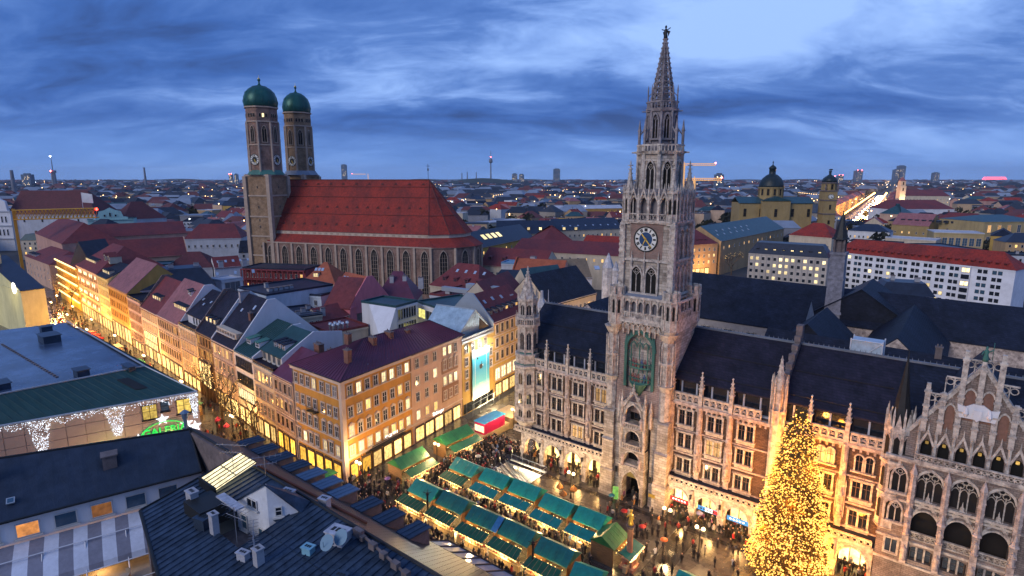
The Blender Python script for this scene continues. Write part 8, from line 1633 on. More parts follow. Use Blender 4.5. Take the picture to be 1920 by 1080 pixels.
# ---------------------------------------------------------------- people: one continuous skinned body per pose
def person_mesh(k, pose):
    v = {'pel': (0, 0, .92), 'ch': (0, .02, 1.32), 'nk': (0, .01, 1.5), 'hd': (0, -.02, 1.66), 'tp': (0, 0, 1.74)}
    st_ = pose.get('st', .08)
    for sd, sg in (('l', -1), ('r', 1)):
        f = st_ * sg; v['hp' + sd] = (.09 * sg, 0, .88); v['kn' + sd] = (.1 * sg, -.04 + f * .7, .48); v['an' + sd] = (.1 * sg, f * 1.6, .08); v['to' + sd] = (.1 * sg, f * 1.6 - .16, .04)
        v['sh' + sd] = (.19 * sg, 0, 1.42); ax = pose['arm' + sd]; v['el' + sd] = (.26 * sg, ax[0] * .5 + .03, 1.14); v['wr' + sd] = (.25 * sg * ax[2], ax[0] - .05, ax[1]); v['hn' + sd] = (.24 * sg * ax[2], ax[0] - .12, ax[1] - .05)
    R_ = {'pel': .17, 'ch': .19, 'nk': .07, 'hd': .115, 'tp': .08, 'hp': .12, 'kn': .075, 'an': .05, 'to': .045, 'sh': .09, 'el': .06, 'wr': .045, 'hn': .045}
    E = [('pel', 'ch'), ('ch', 'nk'), ('nk', 'hd'), ('hd', 'tp')]
    for sd in 'lr': E += [('pel', 'hp' + sd), ('hp' + sd, 'kn' + sd), ('kn' + sd, 'an' + sd), ('an' + sd, 'to' + sd), ('ch', 'sh' + sd), ('sh' + sd, 'el' + sd), ('el' + sd, 'wr' + sd), ('wr' + sd, 'hn' + sd)]
    ks = list(v); me = bpy.data.meshes.new('person_src'); me.from_pydata([v[x] for x in ks], [(ks.index(a), ks.index(c)) for a, c in E], [])
    o = bpy.data.objects.new('person_src', me); COL.objects.link(o); m = o.modifiers.new('skin', 'SKIN'); me.skin_vertices or me.attributes
    sv = me.skin_vertices[0].data if len(me.skin_vertices) else None
    if sv is None:
        with bpy.context.temp_override(object=o, active_object=o, selected_objects=[o]): bpy.ops.mesh.customdata_skin_add()
        sv = me.skin_vertices[0].data
    for i, x in enumerate(ks):
        r = R_.get(x) or R_[x[:-1]]; r *= pose.get('bulk', 1) if x in ('pel', 'ch') or x[:2] in ('sh', 'el', 'hp') else 1; sv[i].radius = (r, r * (.75 if x in ('pel', 'ch') else 1)); sv[i].use_root = x == 'pel'
    sb = o.modifiers.new('sub', 'SUBSURF'); sb.levels = 1; sb.render_levels = 1
    dg = bpy.context.evaluated_depsgraph_get(); dg.update(); out = bpy.data.meshes.new_from_object(o.evaluated_get(dg)); bpy.data.objects.remove(o); out.name = 'person'
    out.materials.clear()
    for m_ in (objcol('coat_cloth', .85), mat('trousers', (.02, .02, .028), .85, .4, 3), mat('skin', (.42, .25, .18), .6, .1), [mat('dark_hair', (.02, .014, .01), .6, .2), mat('wool_cap', (.12, .12, .14), .9, .3, 5), mat('fair_hair', (.2, .13, .06), .6, .2)][k % 3]): out.materials.append(m_)
    for p in out.polygons:
        c = p.center; z = c.z
        mi = 0
        if z > 1.53: mi = 2 if (c.y < -.03 and z < 1.72) else 3
        elif z < pose.get('hem', .8) and abs(c.x) < .2: mi = 1
        elif (abs(c.x) > .14 and c.y < -.1 and z < 1.05 and abs(z - pose['arml'][1]) < .1): mi = 2
        p.material_index = mi; p.use_smooth = True
    return out
PPL = [person_mesh(i, p) for i, p in enumerate((dict(arml=(0, .84, 1.1), armr=(0, .84, 1.1), st=.02), dict(arml=(-.1, .9, 1), armr=(.1, .86, 1), st=.16), dict(arml=(-.3, 1.12, .5), armr=(-.3, 1.12, .5), st=.03, hem=.55, bulk=1.15), dict(arml=(.1, .86, 1), armr=(-.32, 1.2, .8), st=.12, bulk=1.1), dict(arml=(-.05, .85, 1.1), armr=(-.36, 1.35, .7), st=.05, hem=.6), dict(arml=(0, .82, 1.05), armr=(-.02, .84, 1.05), st=.04, bulk=.92, hem=.68)))]
PR = random.Random(77); DARKC = [(.015, .015, .02), (.02, .018, .016), (.03, .028, .03), (.025, .03, .045), (.05, .035, .025), (.06, .06, .065), (.1, .08, .06), (.02, .03, .02)]
BRIGHT = [(.3, .02, .02), (.45, .4, .36), (.1, .16, .3), (.35, .16, .05), (.25, .22, .2), (.2, .05, .15)]
def blocked(s, b):
    if -.6 < s < 9.6 and -10.2 < b < -2.4: return True
    for b0 in (-15.4, -25.6):
        if -3.8 < s < 30.6 and b0 - 3.0 < b < b0 + 2.2: return True
    for s0, s1, b0, b1 in ((-14.2, -8.6, -24, -16), (-14.8, -9.2, -12, -2.8), (28.2, 34, -21, -15), (33.2, 35.5, -19.6, -17.2), (-14.5, -8.6, -3.2, 14)): 
        if s0 < s < s1 and b0 < b < b1: return True
    if b > 1.9: return True
    if b > -1.9 and min(abs(s - p) for p in LP + RP + YP + [22, 23, 30.5, 31.5]) < .8: return True
    if 20.5 < s < 24.8 and b > -3.4 or 28.4 < s < 33 and b > -3.4: return True
    if hypot(s - 52.8, b + 6.6) < 6.6: return True
    return False
REG = [(-9, 3.5, -14, 0.5, 120, 'dark coated visitor in the dense crowd between station stairs and ochre house'), (-8, 20, -2.5, 4, 42, 'dark coated visitor by the lit arcade left of the town hall tower'), (24, 29, -9, .5, 26, 'dark coated visitor before the town hall gate'), (31, 47, -3, 4, 46, 'dark coated visitor by the arcade shops right of the tower'),
       (-4, 30, -22.4, -18.6, 56, 'dark coated visitor in the aisle between the two stall rows'), (-18, -5, -34, -24, 40, 'dark coated visitor between ochre house and the first stalls'), (31, 47, -16, -4, 42, 'dark coated visitor crossing the open wet square right of the stalls'), (-8, 20, -12.5, -10.2, 14, 'dark coated visitor behind the teal stalls'), (50, 62, -3, 4, 14, 'dark coated visitor by the arcade behind the Christmas tree'), (-5, 30, -32.5, -30.6, 16, 'dark coated visitor walking along the near stall fronts')]
placed = []; nP = 0
for s0, s1, b0, b1, n, lb in REG:
    k = 0; tries = 0
    while k < n and tries < 4000:
        tries += 1; s, b = PR.uniform(s0, s1), PR.uniform(b0, b1)
        if blocked(s, b) or any((s - a) ** 2 + (b - c) ** 2 < .3 for a, c in placed): continue
        placed.append((s, b)); k += 1; br = PR.random() < .2
        if nP < 296:
            bc = PR.randrange(6); lab = lb.replace('dark coated visitor', 'visitor in %s coat' % ('dark red', 'cream', 'blue', 'rust orange', 'beige', 'plum')[bc]) if br else lb
            tag(inst('person', PR.choice(PPL), None, (*SQ(s, b), .01), PR.uniform(0, 6.28), scale=PR.uniform(.92, 1.06), color=BRIGHT[bc] if br else PR.choice(DARKC)), lab, 'person', lab.replace('visitor', 'visitors')); nP += 1
EXTRA = [(28.2, -8.6, 'red', (.5, .015, .015), 1), (32.5, -10.7, 'red', (.5, .015, .015), 1), (36.6, -11.8, 'orange', (.6, .12, .01), 1), (-10.7, -26.0, 'purple', (.25, .12, .4), 1), (44.3, -3.1, 'red', (.5, .02, .02), 0), (36.3, -13.9, 'white', (.6, .6, .62), 0), (47.7, -6.6, 'lime yellow', (.4, .45, .05), 0), (46.3, -9.3, 'pale grey', (.5, .5, .52), 0), (33.2, -5.9, 'orange', (.6, .15, .02), 0), (24.2, -5.6, 'teal', (.03, .25, .3), 1), (2.5, -1.2, 'red', (.45, .02, .02), 0), (-3.5, -9.2, 'white', (.6, .58, .55), 1), (38.2, -1.5, 'lilac', (.3, .3, .55), 1)]
UM = MB(); UM.lathe([(.75, 0), (.68, .12), (.45, .26), (.15, .34), (.03, .38)], n=10); UMM = None
def umbrella_mesh():
    q = MB(); q.lathe([(.75, 0), (.68, .12), (.45, .26), (.15, .34), (.03, .38)], n=10); n = len(q.f); q.tube((0, 0, -.75), (0, 0, .5), .015, 4, 1); return q.mesh('umbrella', [objcol('umbrella_cloth', .5), IRON])
UMM = umbrella_mesh(); where = {28.2: 'before the town hall gate', 32.5: 'left of the open wet square', 36.6: 'in the middle of the open wet square', -10.7: 'beside the green stall at the ochre house', 44.3: 'alone near the Christmas tree', 36.3: 'on the wet square behind the column', 47.7: 'at the foot of the Christmas tree', 46.3: 'left of the single teal tent', 33.2: 'in front of the tower buttress', 24.2: 'left of the town hall gate', 2.5: 'behind the station stairs', -3.5: 'in the dense crowd', 38.2: 'at the second shop arcade'}
for s, b, cn, c, um in EXTRA:
    col = c if not um else (.03, .03, .04)
    tag(inst('person', PPL[4 if um else PR.randrange(4)], None, (*SQ(s, b), .01), PR.uniform(0, 6), color=col), ('person in dark coat under a %s umbrella %s' if um else 'person in %s coat %s') % (cn, where[s]), 'person')
    if um: tag(inst('umbrella', UMM, None, (*SQ(s + .1, b), 1.95), .3, color=tuple(q_ * .6 for q_ in c), scale=.8), 'open %s umbrella held up %s' % (cn, where[s]), 'umbrella')
# crowd behind the first three hundred people, one mass
q = MB()
def blob(x, y, m_, h=1.72):
    a = PR.uniform(0, 6.28); c, s_ = cos(a), sin(a); k = h / 1.76
    for sd in (-1, 1): q.tube((x + .1 * sd * c, y + .1 * sd * s_, 0), (x + .09 * sd * c, y + .09 * sd * s_, .85 * k), .06, 5, 0, r1=.1); q.tube((x + .22 * sd * c, y + .22 * sd * s_, 1.42 * k), (x + .27 * sd * c + .1 * s_, y + .27 * sd * s_ - .1 * c, .9 * k), .07, 4, m_, r1=.05)
    q.lathe([(.15, .75 * k), (.19, .98 * k), (.22, 1.3 * k), (.18, 1.46 * k), (.06, 1.52 * k)], x, y, 7, m_); q.lathe([(.05, 1.5 * k), (.1, 1.58 * k), (.11, 1.68 * k), (.04, 1.77 * k)], x, y, 7, 3 if PR.random() < .6 else 4)
n_ = 0
while n_ < 760:
    s0, s1, b0, b1 = PR.choice(((-9, 4, -14, 3), (-9, 4, -14, 3), (-9, 20, -2.4, 4.5), (-4, 30, -22.6, -18.6), (-18, -5, -34, -24), (31, 47, -2.5, 4.5), (-8, 2, -20, -13), (31, 62, -22, -3), (-9, 10, -1.8, 1.8), (-6, 30, -33, -30.4), (50, 62, -2, 4)))
    s, bb = PR.uniform(s0, s1), PR.uniform(b0, b1)
    if blocked(s, bb) or any((s - a) ** 2 + (bb - c) ** 2 < .22 for a, c in placed): continue
    placed.append((s, bb)); n_ += 1; blob(*SQ(s, bb), 0 if PR.random() < .86 else PR.randrange(1, 3), PR.uniform(1.6, 1.85))
for i in range(520):
    s = PR.uniform(3, 230); bk = PR.uniform(-15, -2.5); x, y = RW(s, bk); blob(x, y, 0 if PR.random() < .8 else PR.randrange(1, 3), PR.uniform(1.6, 1.85))
q.obj('crowd', [mat('crowd_dark', (.025, .022, .025), .9, .3), mat('crowd_red', (.25, .03, .03), .9, .3), mat('crowd_grey', (.25, .23, .22), .9, .3), MATS['dark_hair'], MATS['skin']], None, kind='stuff')
# ---------------------------------------------------------------- lamps, parasols, bare trees, small street things
pq_ = MB(); pq_.tube((0, 0, 0), (0, 0, 4.6), .09, 6); pq_.tube((-.5, 0, 4.5), (.5, 0, 4.5), .05, 5); pq_.fr(0, 0, 0, .8, .2, .12, 8); LPM = pq_.mesh('lamp_post', IRON)
gl = MB(); gl.lathe([(.05, -.3), (.25, -.18), (.3, 0), (.22, .2), (.05, .3)], n=10); GLM = gl.mesh('lamp_globe', emit('lamp_globe_glow', (1, .68, .34), 5, .1))
def street_lamp(x, y, lb, e, grp=None, col=(1, .64, .28)):
    t = thing('street_lamp', lb, 'street lamp', (x, y, 0), TH_ROT, grp); inst('lamp_post', LPM, t)
    for q_ in (-.5, .5): inst('lamp_globe', GLM, t, (q_, 0, 4.85))
    lamp_light((0, 0, 5.5), e, col, .5, t)
for s, b, lb in ((41.4, -9.9, 'twin globed street lamp on the wet square left of the Christmas tree'), (-9.2, -14.8, 'tall market lamp post beside the pink beige house stall'), (17.5, -8, 'street lamp left of the town hall gate'), (35.5, -8.2, 'street lamp before the first arcade right of the tower'), (-15, -29, 'street lamp at the ochre corner pillar'), (64, -12, 'street lamp before the gabled town hall block'), (-8, 8, 'street lamp in the side street below the amber house')):
    street_lamp(*SQ(s, b), lb, 2300)
for i in range(14):
    s = 4 + i * 16; x, y = RW(s, -5 if i % 2 else -9.5); street_lamp(x, y, 'twin globed street lamp along the crowded shopping street', 2300 + i * 620, 'lamps along the shopping street', (1, .5, .11))
for i in range(6): x, y = SQ(-14 + (i % 2) * 8, 20 + i * 11); street_lamp(x, y, 'twin globed street lamp in the side street behind the amber house', 2500, 'lamps in the side street')
def parasol(x, y, z, r, c, lb):
    q = MB(); q.tube((0, 0, 0), (0, 0, 2.5), .04, 5, 1); q.lathe([(r, 2.1), (r * .7, 2.4), (.1, 2.75), (.03, 2.9)], n=8, m=0); q.lathe([(r, 2.08), (r * .98, 1.9)], n=8, m=0); t_ = q.obj('parasol', [objcol('parasol_cloth', .6), IRON], None, loc=(x, y, z), color=c); tag(t_, lb, 'parasol')
for i, (s, b) in enumerate(((15.8, -9.0), (18.2, -8.2), (17.6, -10.6))): parasol(*SQ(s, b), 0, .65, (.3, .12, .02), ('left', 'right', 'front')[i] + ' small orange parasol of the three behind the teal stalls')
for i, s in enumerate((128, 134, 139)): x, y = RW(s, -8); parasol(x, y, 0, 2.4, (.5, .02, .02), ('nearest', 'middle', 'farthest')[i] + ' big red parasol in the shopping street before the orange house')
for i, s in enumerate((22, 27)): x, y = RW(s, -5.5); parasol(x, y, 0, .7, (.4, .02, .08), ('nearer', 'farther')[i] + ' pink stall parasol under the bare street trees')
for i in range(4):
    s = 40 + i * 23; x, y = RW(s, -6.5); t = thing('street_booth', '%s lit selling booth in the shopping street counted from the square' % ordn[i], 'booth', (x, y, 0), TH_ROT - .05); q = MB(); q.box(-2.4, 2.4, -1.2, 1.2, 0, 1.0); q.box(-2.4, 2.4, 1.0, 1.2, 1, 2.6); q.obj('counter', WOOD, t); q = MB(); q.slab([(-2.8, -2, 2.5), (2.8, -2, 2.5), (2.8, 1.5, 3.1), (-2.8, 1.5, 3.1)], .06); q.obj('roof', PLANKW if i % 2 else GREENT, t); lamp_light((0, -1, 2.1), 500, (1, .7, .3), .3, t)
    inst('bulb_garland', bulbs_mesh([(-2.7 + j * .36, -2, 2.4) for j in range(16)], .08, 'bulb_garland', BULB), t, kind='stuff')
BARK = mat('wet_bark', (.06, .042, .03), .7, .3, 2)
def bare_tree(x, y, h, lb, seed, twig=1):
    r = random.Random(seed); t = thing('bare_tree', lb, 'tree', (x, y, 0), r.random() * 6); tr, cr = MB(), MB(); tips = []
    def grow(p, d, l, rad, dep, mb):
        q = p + d * l; mb.tube(tuple(p), tuple(q), rad, 5 if dep < 2 else 3, r1=rad * .65)
        if dep >= 5: tips.append(tuple(q)); return
        for k in range(3 if dep < 3 else 2):
            nd = (d + Vector((r.uniform(-1, 1), r.uniform(-1, 1), r.uniform(-.2, .7))) * .62).normalized(); grow(p.lerp(q, r.uniform(.65, 1)), nd, l * r.uniform(.6, .85), rad * .62, dep + 1, cr)
    grow(Vector((0, 0, 0)), Vector((0, 0, 1)), h * .3, h * .02, 0, tr); tr.obj('trunk', BARK, t); cr.obj('crown', BARK, t)
    inst('bulb_garland', bulbs_mesh(tips[::3], .055, 'bulb_garland', BULB), t, kind='stuff')
for i, (x, y) in enumerate(((-65.9, 124.8), (-58.5, 118.5), (-76, 137.5), (-69.5, 131), (-53, 112.5))): bare_tree(x, y, 13.5, '%s bare street tree from the far end of the row by the department store' % ordn[[1, 3, 0, 2, 4][i]] if i != 1 else 'fourth bare street tree from the far end of the row by the department store', 30 + i)
for i, (x, y) in enumerate(((-186, 240), (-205, 256))): bare_tree(x, y, 15, ('nearer', 'farther')[i] + ' bare tree at the far bend of the shopping street', 50 + i)
c0 = P(1372, 500, 5); bare_tree(c0[0], c0[1], 17, 'yellow lit bare tree beside the beige grid fronted office', 61); c0 = P(1880, 548, 5); bare_tree(c0[0], c0[1], 15, 'pale bare tree before the right end of the long white office', 62)
# shop banner at the gate
q = MB(); q.box(-.5, .5, -.06, .06, .2, 2.6); t_ = q.obj('green_banner', emit('banner_green', (.35, .8, .15), .5, .1), None, loc=(*SQ(24.0, -3.6), 0), rz=TH_ROT + .3); tag(t_, 'upright green advertising banner left of the town hall gate', 'banner')
# tower crane jib before the church, with flag and red lamp
p0 = Vector(PY(25, 412, 330)); p1 = Vector(PY(180, 408, 330)); t = thing('crane_jib', 'yellow lattice crane jib crossing in front of the church roof', 'crane', tuple(p0)); q = MB(); d = p1 - p0; n = 22; h = 5.2
CRY = mat('crane_yellow', (.5, .27, .03), .5, .2); up = Vector((0, 0, h))
for o_ in (Vector((0, 0, 0)), up, Vector((0, 2.5, 0)), up + Vector((0, 2.5, 0))): q.tube(tuple(o_), tuple(d + o_), .28, 4)
for i in range(n):
    a, c = d * (i / n), d * ((i + 1) / n); q.tube(tuple(a), tuple(c + up), .17, 4); q.tube(tuple(a + up), tuple(c), .17, 4); q.tube(tuple(a), tuple(a + up), .17, 4); q.tube(tuple(a + Vector((0, 2.5, 0))), tuple(c + up + Vector((0, 2.5, 0))), .15, 4)
q.obj('lattice', CRY, t); q = MB(); q.box(-2, 2, -1, 3.5, -50 - p0.z + 50, 3); q.obj('mast', CRY, t) if False else None
q = MB(); q.tube((0, 1, -p0.z), (0, 1, 6), 1.0, 4); q.obj('mast', CRY, t)
q = MB(); q.tube(tuple(d * .86 + up), tuple(d * .86 + up + Vector((0, 0, 9))), .14, 4); q.obj('flag_pole', WHITEP, t); q = MB(); b0 = d * .86 + up; q.add([tuple(b0 + Vector((0, 0, 3.5))), tuple(b0 + Vector((6, .3, 3))), tuple(b0 + Vector((6.3, -.3, 8))), tuple(b0 + Vector((0, 0, 9)))], [(0, 1, 2, 3)]); q.obj('flag', WHITEP, t)
inst('warning_lamp', bulbs_mesh([(0, 0, 0)], .9, 'warning_lamp', emit('red_lamp', (1, .03, .02), 14, .1)), t, tuple(d * 1.02 + up * .9))
# ---------------------------------------------------------------- distant city
FRN = random.Random(99)
ZH = lambda Y, px, py: PY(px, py, Y)
def tower_at(nm, lb, cat, px, Y, ztop_py, build):
    x, _, zt = PY(px, ztop_py, Y); t = thing(nm, lb, cat, (x, Y, 0)); build(t, zt); return t
HZM = mat('far_concrete', (.2, .2, .23), .8, .2, .05); HZG = mat('far_glass_tower', (.1, .14, .2), .3, .3, .03); FLIT = emit('far_window_light', (1, .72, .4), 2, .5); RLIT = emit('aviation_lamp', (1, .1, .08), 25, .2); WLIT = emit('far_white_light', (.85, .93, 1), 22, .4)
def b_tv(t, z):
    q = MB(); q.fr(0, 0, 0, z * .62, 7, 4, 10); q.fr(0, 0, z * .62, z * .66, 4, 15, 12); q.fr(0, 0, z * .66, z * .70, 15, 15, 12); q.fr(0, 0, z * .70, z * .73, 12, 12, 12); q.fr(0, 0, z * .73, z * .76, 14, 8, 12); q.fr(0, 0, z * .76, z * .9, 3, 2.4, 8); q.fr(0, 0, z * .9, z, 1.6, .8, 6); q.obj('tower_shaft', HZM, t); inst('aviation_lamp', bulbs_mesh([(0, -4, z * .8)], 3, 'aviation_lamp', RLIT), t)
tower_at('television_tower', 'tall slim television tower on the horizon left of the clock tower', 'tower', 920, 4400, 281, b_tv)
def slab(w, d, m=HZG, lit=14):
    def f(t, z):
        q = MB(); q.box(-w / 2, w / 2, 0, d, 0, z); q.obj('wall', m, t); q = MB()
        for i in range(lit): x = FRN.uniform(-w * .4, w * .4); zz = FRN.uniform(z * .3, z * .95); q.box(x - 1.3, x + 1.3, -.6, -.3, zz, zz + 2)
        if lit: q.obj('lit_windows', FLIT, t, kind='stuff')
        q = MB(); q.box(-w * .3, w * .3, d * .2, d * .7, z, z + 5); q.obj('roof_plant', m, t)
    return f
for nm, lb, px, Y, py, w in (('glass_tower', 'slim blue glass high rise on the horizon behind the cathedral roof', 644, 5200, 309, 45), ('office_tower', 'broad dark four cylinder office tower on the horizon left of the clock tower', 1044, 4600, 317, 52), ('office_tower', 'dark slab tower right of the clock tower', 1350, 2300, 327, 32), ('office_tower', 'grey office tower with red roof lamps left of the twin towers', 1612, 4200, 320, 50), ('twin_tower', 'left leaning half of the twin high rises at the avenue end', 1683, 4800, 318, 46), ('twin_tower', 'right taller half of the twin high rises at the avenue end', 1693, 4800, 311, 56), ('office_tower', 'single dark tower right of the twin high rises', 1757, 4500, 324, 46), ('apartment_tower', 'pinkish lit apartment tower pair left of the office tower', 1577, 4300, 329, 40), ('apartment_tower', 'second pinkish lit apartment tower', 1563, 4300, 331, 30), ('apartment_tower', 'low broad block on the horizon at far left', 47, 2600, 327, 40), ('apartment_tower', 'pale high rise pair left of the office tower on the horizon', 965, 4800, 326, 44), ('apartment_tower', 'second pale high rise behind the long hall', 978, 4700, 327, 40), ('far_church', 'small twin towered church on the horizon left of the cathedral', 432, 3400, 327, 20), ('far_church', 'second tower of the small far church left of the cathedral', 442, 3400, 327, 20)):
    t = tower_at(nm, lb, 'tower' if 'church' not in nm else 'church tower', px, Y, py, slab(w, w * .6))
    if 'red' in lb or 'pink' in lb: inst('aviation_lamp', bulbs_mesh([(-w * .3, -1, PY(px, py, Y)[2] + 3), (w * .3, -1, PY(px, py, Y)[2] + 3)], 3, 'aviation_lamp', RLIT), t)
def b_rad(t, z):
    q = MB(); q.fr(0, 0, 0, z * .5, 12, 9, 6); q.fr(0, 0, z * .5, z * .58, 13, 13, 6); q.fr(0, 0, z * .58, z, 2.5, 1, 5); q.obj('mast', HZM, t); inst('aviation_lamp', bulbs_mesh([(0, -3, z)], 4, 'aviation_lamp', WLIT), t); inst('aviation_lamp', bulbs_mesh([(0, -14, z * .56)], 4, 'aviation_lamp', RLIT), t)
tower_at('radio_tower', 'radio tower with white top lamp and red ring at the far left', 'tower', 95, 2800, 293, b_rad)
def b_chim(t, z): q = MB(); q.fr(0, 0, 0, z, 6, 3.5, 10); q.obj('chimney_shaft', HZM, t)
tower_at('factory_chimney', 'tall factory chimney on the left horizon', 'chimney', 270, 2600, 314, b_chim); tower_at('factory_chimney', 'thin chimney above the white church roof at left', 'chimney', 21, 1500, 319, b_chim)
for px, lb in ((866, 'left'), (876, 'middle'), (893, 'right')): tower_at('factory_chimney', lb + ' slim stack of the far power station right of the cathedral roof', 'chimney', px, 5000, 322 + (px % 4), b_chim)
def b_cr(sw):
    def f(t, z):
        q = MB(); q.fr(0, 0, 0, z, 1.6, 1.6, 4); q.fr(0, 0, z, z + 5, 1.2, .2, 4)
        for o_ in (-1, 1): q.tube((-10, o_, z), (sw, o_, z), .45, 4)
        q.tube((-10, 0, z + 2.2), (sw, 0, z + 2.2), .45, 4)
        for i in range(18): x = -10 + i * (sw + 10) / 18; q.tube((x, 1, z), (x + (sw + 10) / 18, 0, z + 2.2), .25, 3)
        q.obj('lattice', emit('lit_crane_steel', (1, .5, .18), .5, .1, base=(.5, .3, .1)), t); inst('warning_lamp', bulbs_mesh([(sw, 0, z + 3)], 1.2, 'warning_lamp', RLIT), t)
    return f
tower_at('tower_crane', 'tall lit tower crane directly right of the clock tower', 'crane', 1283, 800, 310, b_cr(42)); tower_at('tower_crane', 'lower yellow lit tower crane right of the clock tower', 'crane', 1302, 700, 338, b_cr(32)); tower_at('tower_crane', 'small far crane right of the blue glass tower', 'crane', 690, 2600, 327, b_cr(-70))
def b_ar(t, z): q = MB(); q.fr(0, 0, 0, z * .3, 120, 150, 24); q.fr(0, 0, z * .3, z, 150, 120, 24); q.obj('shell', emit('arena_glow', (1, .12, .2), 2.2, .1), t)
tower_at('arena', 'glowing pink red stadium on the right horizon', 'stadium', 1865, 8600, 331.5, b_ar)
# hills and woods along the horizon
WOODM = mat('far_wood', (.03, .04, .03), .9, .4, .02)
q = MB(); N_ = 240
for k in range(N_):
    a = -1.0 + 2.0 * k / N_; a2 = -1.0 + 2.0 * (k + 1) / N_; Rr = 9800; h = 30 + 26 * sin(a * 9) * sin(a * 23 + 1) + 18 * sin(a * 71); h2 = 30 + 26 * sin(a2 * 9) * sin(a2 * 23 + 1) + 18 * sin(a2 * 71)
    q.quad((Rr * sin(a), Rr * cos(a), 0), (Rr * sin(a2), Rr * cos(a2), 0), (Rr * 1.05 * sin(a2), Rr * 1.05 * cos(a2), 10 + max(4, h2 * .4)), (Rr * 1.05 * sin(a), Rr * 1.05 * cos(a), 10 + max(4, h * .4)))
q.obj('hills', WOODM, kind='structure')
c = PY(905, 333, 4300); q = MB(); q.lathe([(380, 0), (260, 25), (120, 46), (20, 52)], c[0], 4300, 20); q.obj('olympic_hill' if False else 'park_hill', WOODM, kind='structure')
# individual town houses filling the middle distance
occ = []
for o in COL.objects:
    if o.type == 'EMPTY' and 'wd' in o: occ.append((o.location.x + o['wd'] * .5 * cos(o.rotation_euler.z), o.location.y + o['wd'] * .5 * sin(o.rotation_euler.z), o['wd'] * .55 + 9))
for s, b, r in ((30, 40, 62), (75, 45, 60), (-8, 45, 20)): x, y = SQ(s, b); occ.append((x, y, r))
for lx in (5, 30, 55, 80): occ.append((FO[0] + lx * .954, FO[1] - lx * .3, 30))
for k in range(16): x, y = RW(k * 16, -8); occ.append((x, y, 15))
for u in range(8): x, y = P(1605 + u * 6, 418 - u * 7, 0); occ.append((x, y, 30))
occ.append((245, 540, 60))
for px, py, r in ((1450, 540, 50), (1530, 545, 50), (1620, 560, 50), (1700, 570, 50), (1800, 580, 50), (1880, 590, 50), (1350, 520, 26), (1400, 520, 26)): x, y = P(px, py, 3); occ.append((x, y, r))
AV0, AV1 = Vector(P(1605, 418, 0)), Vector(P(1652, 367, 0)); AVD = (AV1 - AV0).normalized()
def on_avenue(x, y, r): v = Vector((x, y)) - AV0; return v.dot(AVD) > -160 and abs(v.x * AVD.y - v.y * AVD.x) < r + 17
WM = [win(1.2, 1.7, WFRAME, GLASS, 1, 1, sill=False), win(1.2, 1.7, WFRAME, LIT, 1, 1, sill=False), win(1.2, 1.7, WFRAME, LITW, 1, 1, sill=False)]
FWALL = [CREAM, WHITEP, PEACH, YEL, GREYW, SALMON, TAN]; FROOF = [(MAROON, 'maroon'), (REDTILE, 'red'), (NAVY, 'navy'), (SLATE, 'slate'), (NAVY, 'navy'), (ROSE, 'rose'), (DTEAL, 'dark teal'), (GREYW, 'pale')]
WORD = {'plaster_cream': 'cream', 'white_plaster': 'white', 'plaster_peach': 'peach', 'plaster_amber': 'amber', 'plaster_grey_white': 'grey', 'plaster_salmon': 'salmon', 'plaster_tan': 'tan'}
def sector(x, y):
    px = 960 + F * x / (y * cos(PT)); d = 'near' if y < 420 else ('mid distant' if y < 650 else 'far')
    for lim_, nm in ((240, 'at the far left'), (450, 'left of the cathedral'), (900, 'behind the cathedral'), (1030, 'right of the cathedral choir'), (1170, 'left of the clock tower'), (1400, 'right of the clock tower'), (1560, 'round the domed church'), (1720, 'by the bright avenue'), (1960, 'at the far right')):
        if px < lim_: return d, nm
    return d, 'beyond the right edge'
placedh = 0; tries = 0; GR = []
while placedh < 235 and tries < 9000:
    tries += 1; y = 190 + 1000 * FRN.random() ** 1.25; px = FRN.uniform(-80, 2000); x = (px - 960) / F * y * cos(PT)
    w, d = FRN.uniform(14, 34), FRN.uniform(11, 17); r_ = max(w, d) * .62
    if any((x - a) ** 2 + (y - c) ** 2 < (r_ + rr_) ** 2 for a, c, rr_ in occ): continue
    if on_avenue(x, y, r_): continue
    occ.append((x, y, r_ * .8)); placedh += 1; rz = FRN.choice((-.67, -.3, .0, .35, .9)) + FRN.uniform(-.08, .08); e = FRN.uniform(12, 19); ty = FRN.choice(('par', 'par', 'hip', 'hip', 'flat', 'mans')); rm, rn = FRN.choice(FROOF[:7] if ty != 'flat' else FROOF[2:5] + FROOF[7:]); wl = FRN.choice(FWALL)
    rise = {'par': d * .38, 'hip': d * .36, 'flat': .4, 'mans': 4}[ty]; n = int(w / 3.2); lit = FRN.choice((.1, .2, .45)); pick = lambda r: WM[0] if r.random() > lit else WM[r.randrange(1, 3)]
    dd, nm = sector(x, y); lb = '%s %s house with %s %s roof %s' % (dd, WORD[wl.name], rn, {'par': 'gable', 'hip': 'hipped', 'flat': 'flat', 'mans': 'mansard'}[ty], nm)
    p0 = (x - w / 2 * cos(rz), y - w / 2 * sin(rz)); p1 = (x + w / 2 * cos(rz), y + w / 2 * sin(rz)); rows = []
    if y < 620: rows = [(e - 3.2 - j * 3.3, n, pick, .8, w - .8) for j in range(3 if y < 420 else 2)]
    t = house('town_house', lb, 'building', p0, p1, d, e, e + rise, ty, wl, rm, rows, hx=2.2 if ty == 'mans' else None, cor=False, rrows=[(e - 3.2, int(d / 3.4), pick, .8, d - .8)] if y < 420 and rz < .2 else (), chim=[(w * .3, d * .5, chimney_mesh(1.2, .8, 1.6, CHB if FRN.random() < .6 else CHW, 2)), (w * .75, d * .45, chimney_mesh(1.6, .9, 1.3, CHW, 0))] if y < 700 else (), sky=[(w * (.2 + .2 * k), d * .22, skg) for k in range(3)] if ty == 'par' and FRN.random() < .5 and y < 600 else ())
    GR.append((t, lb))
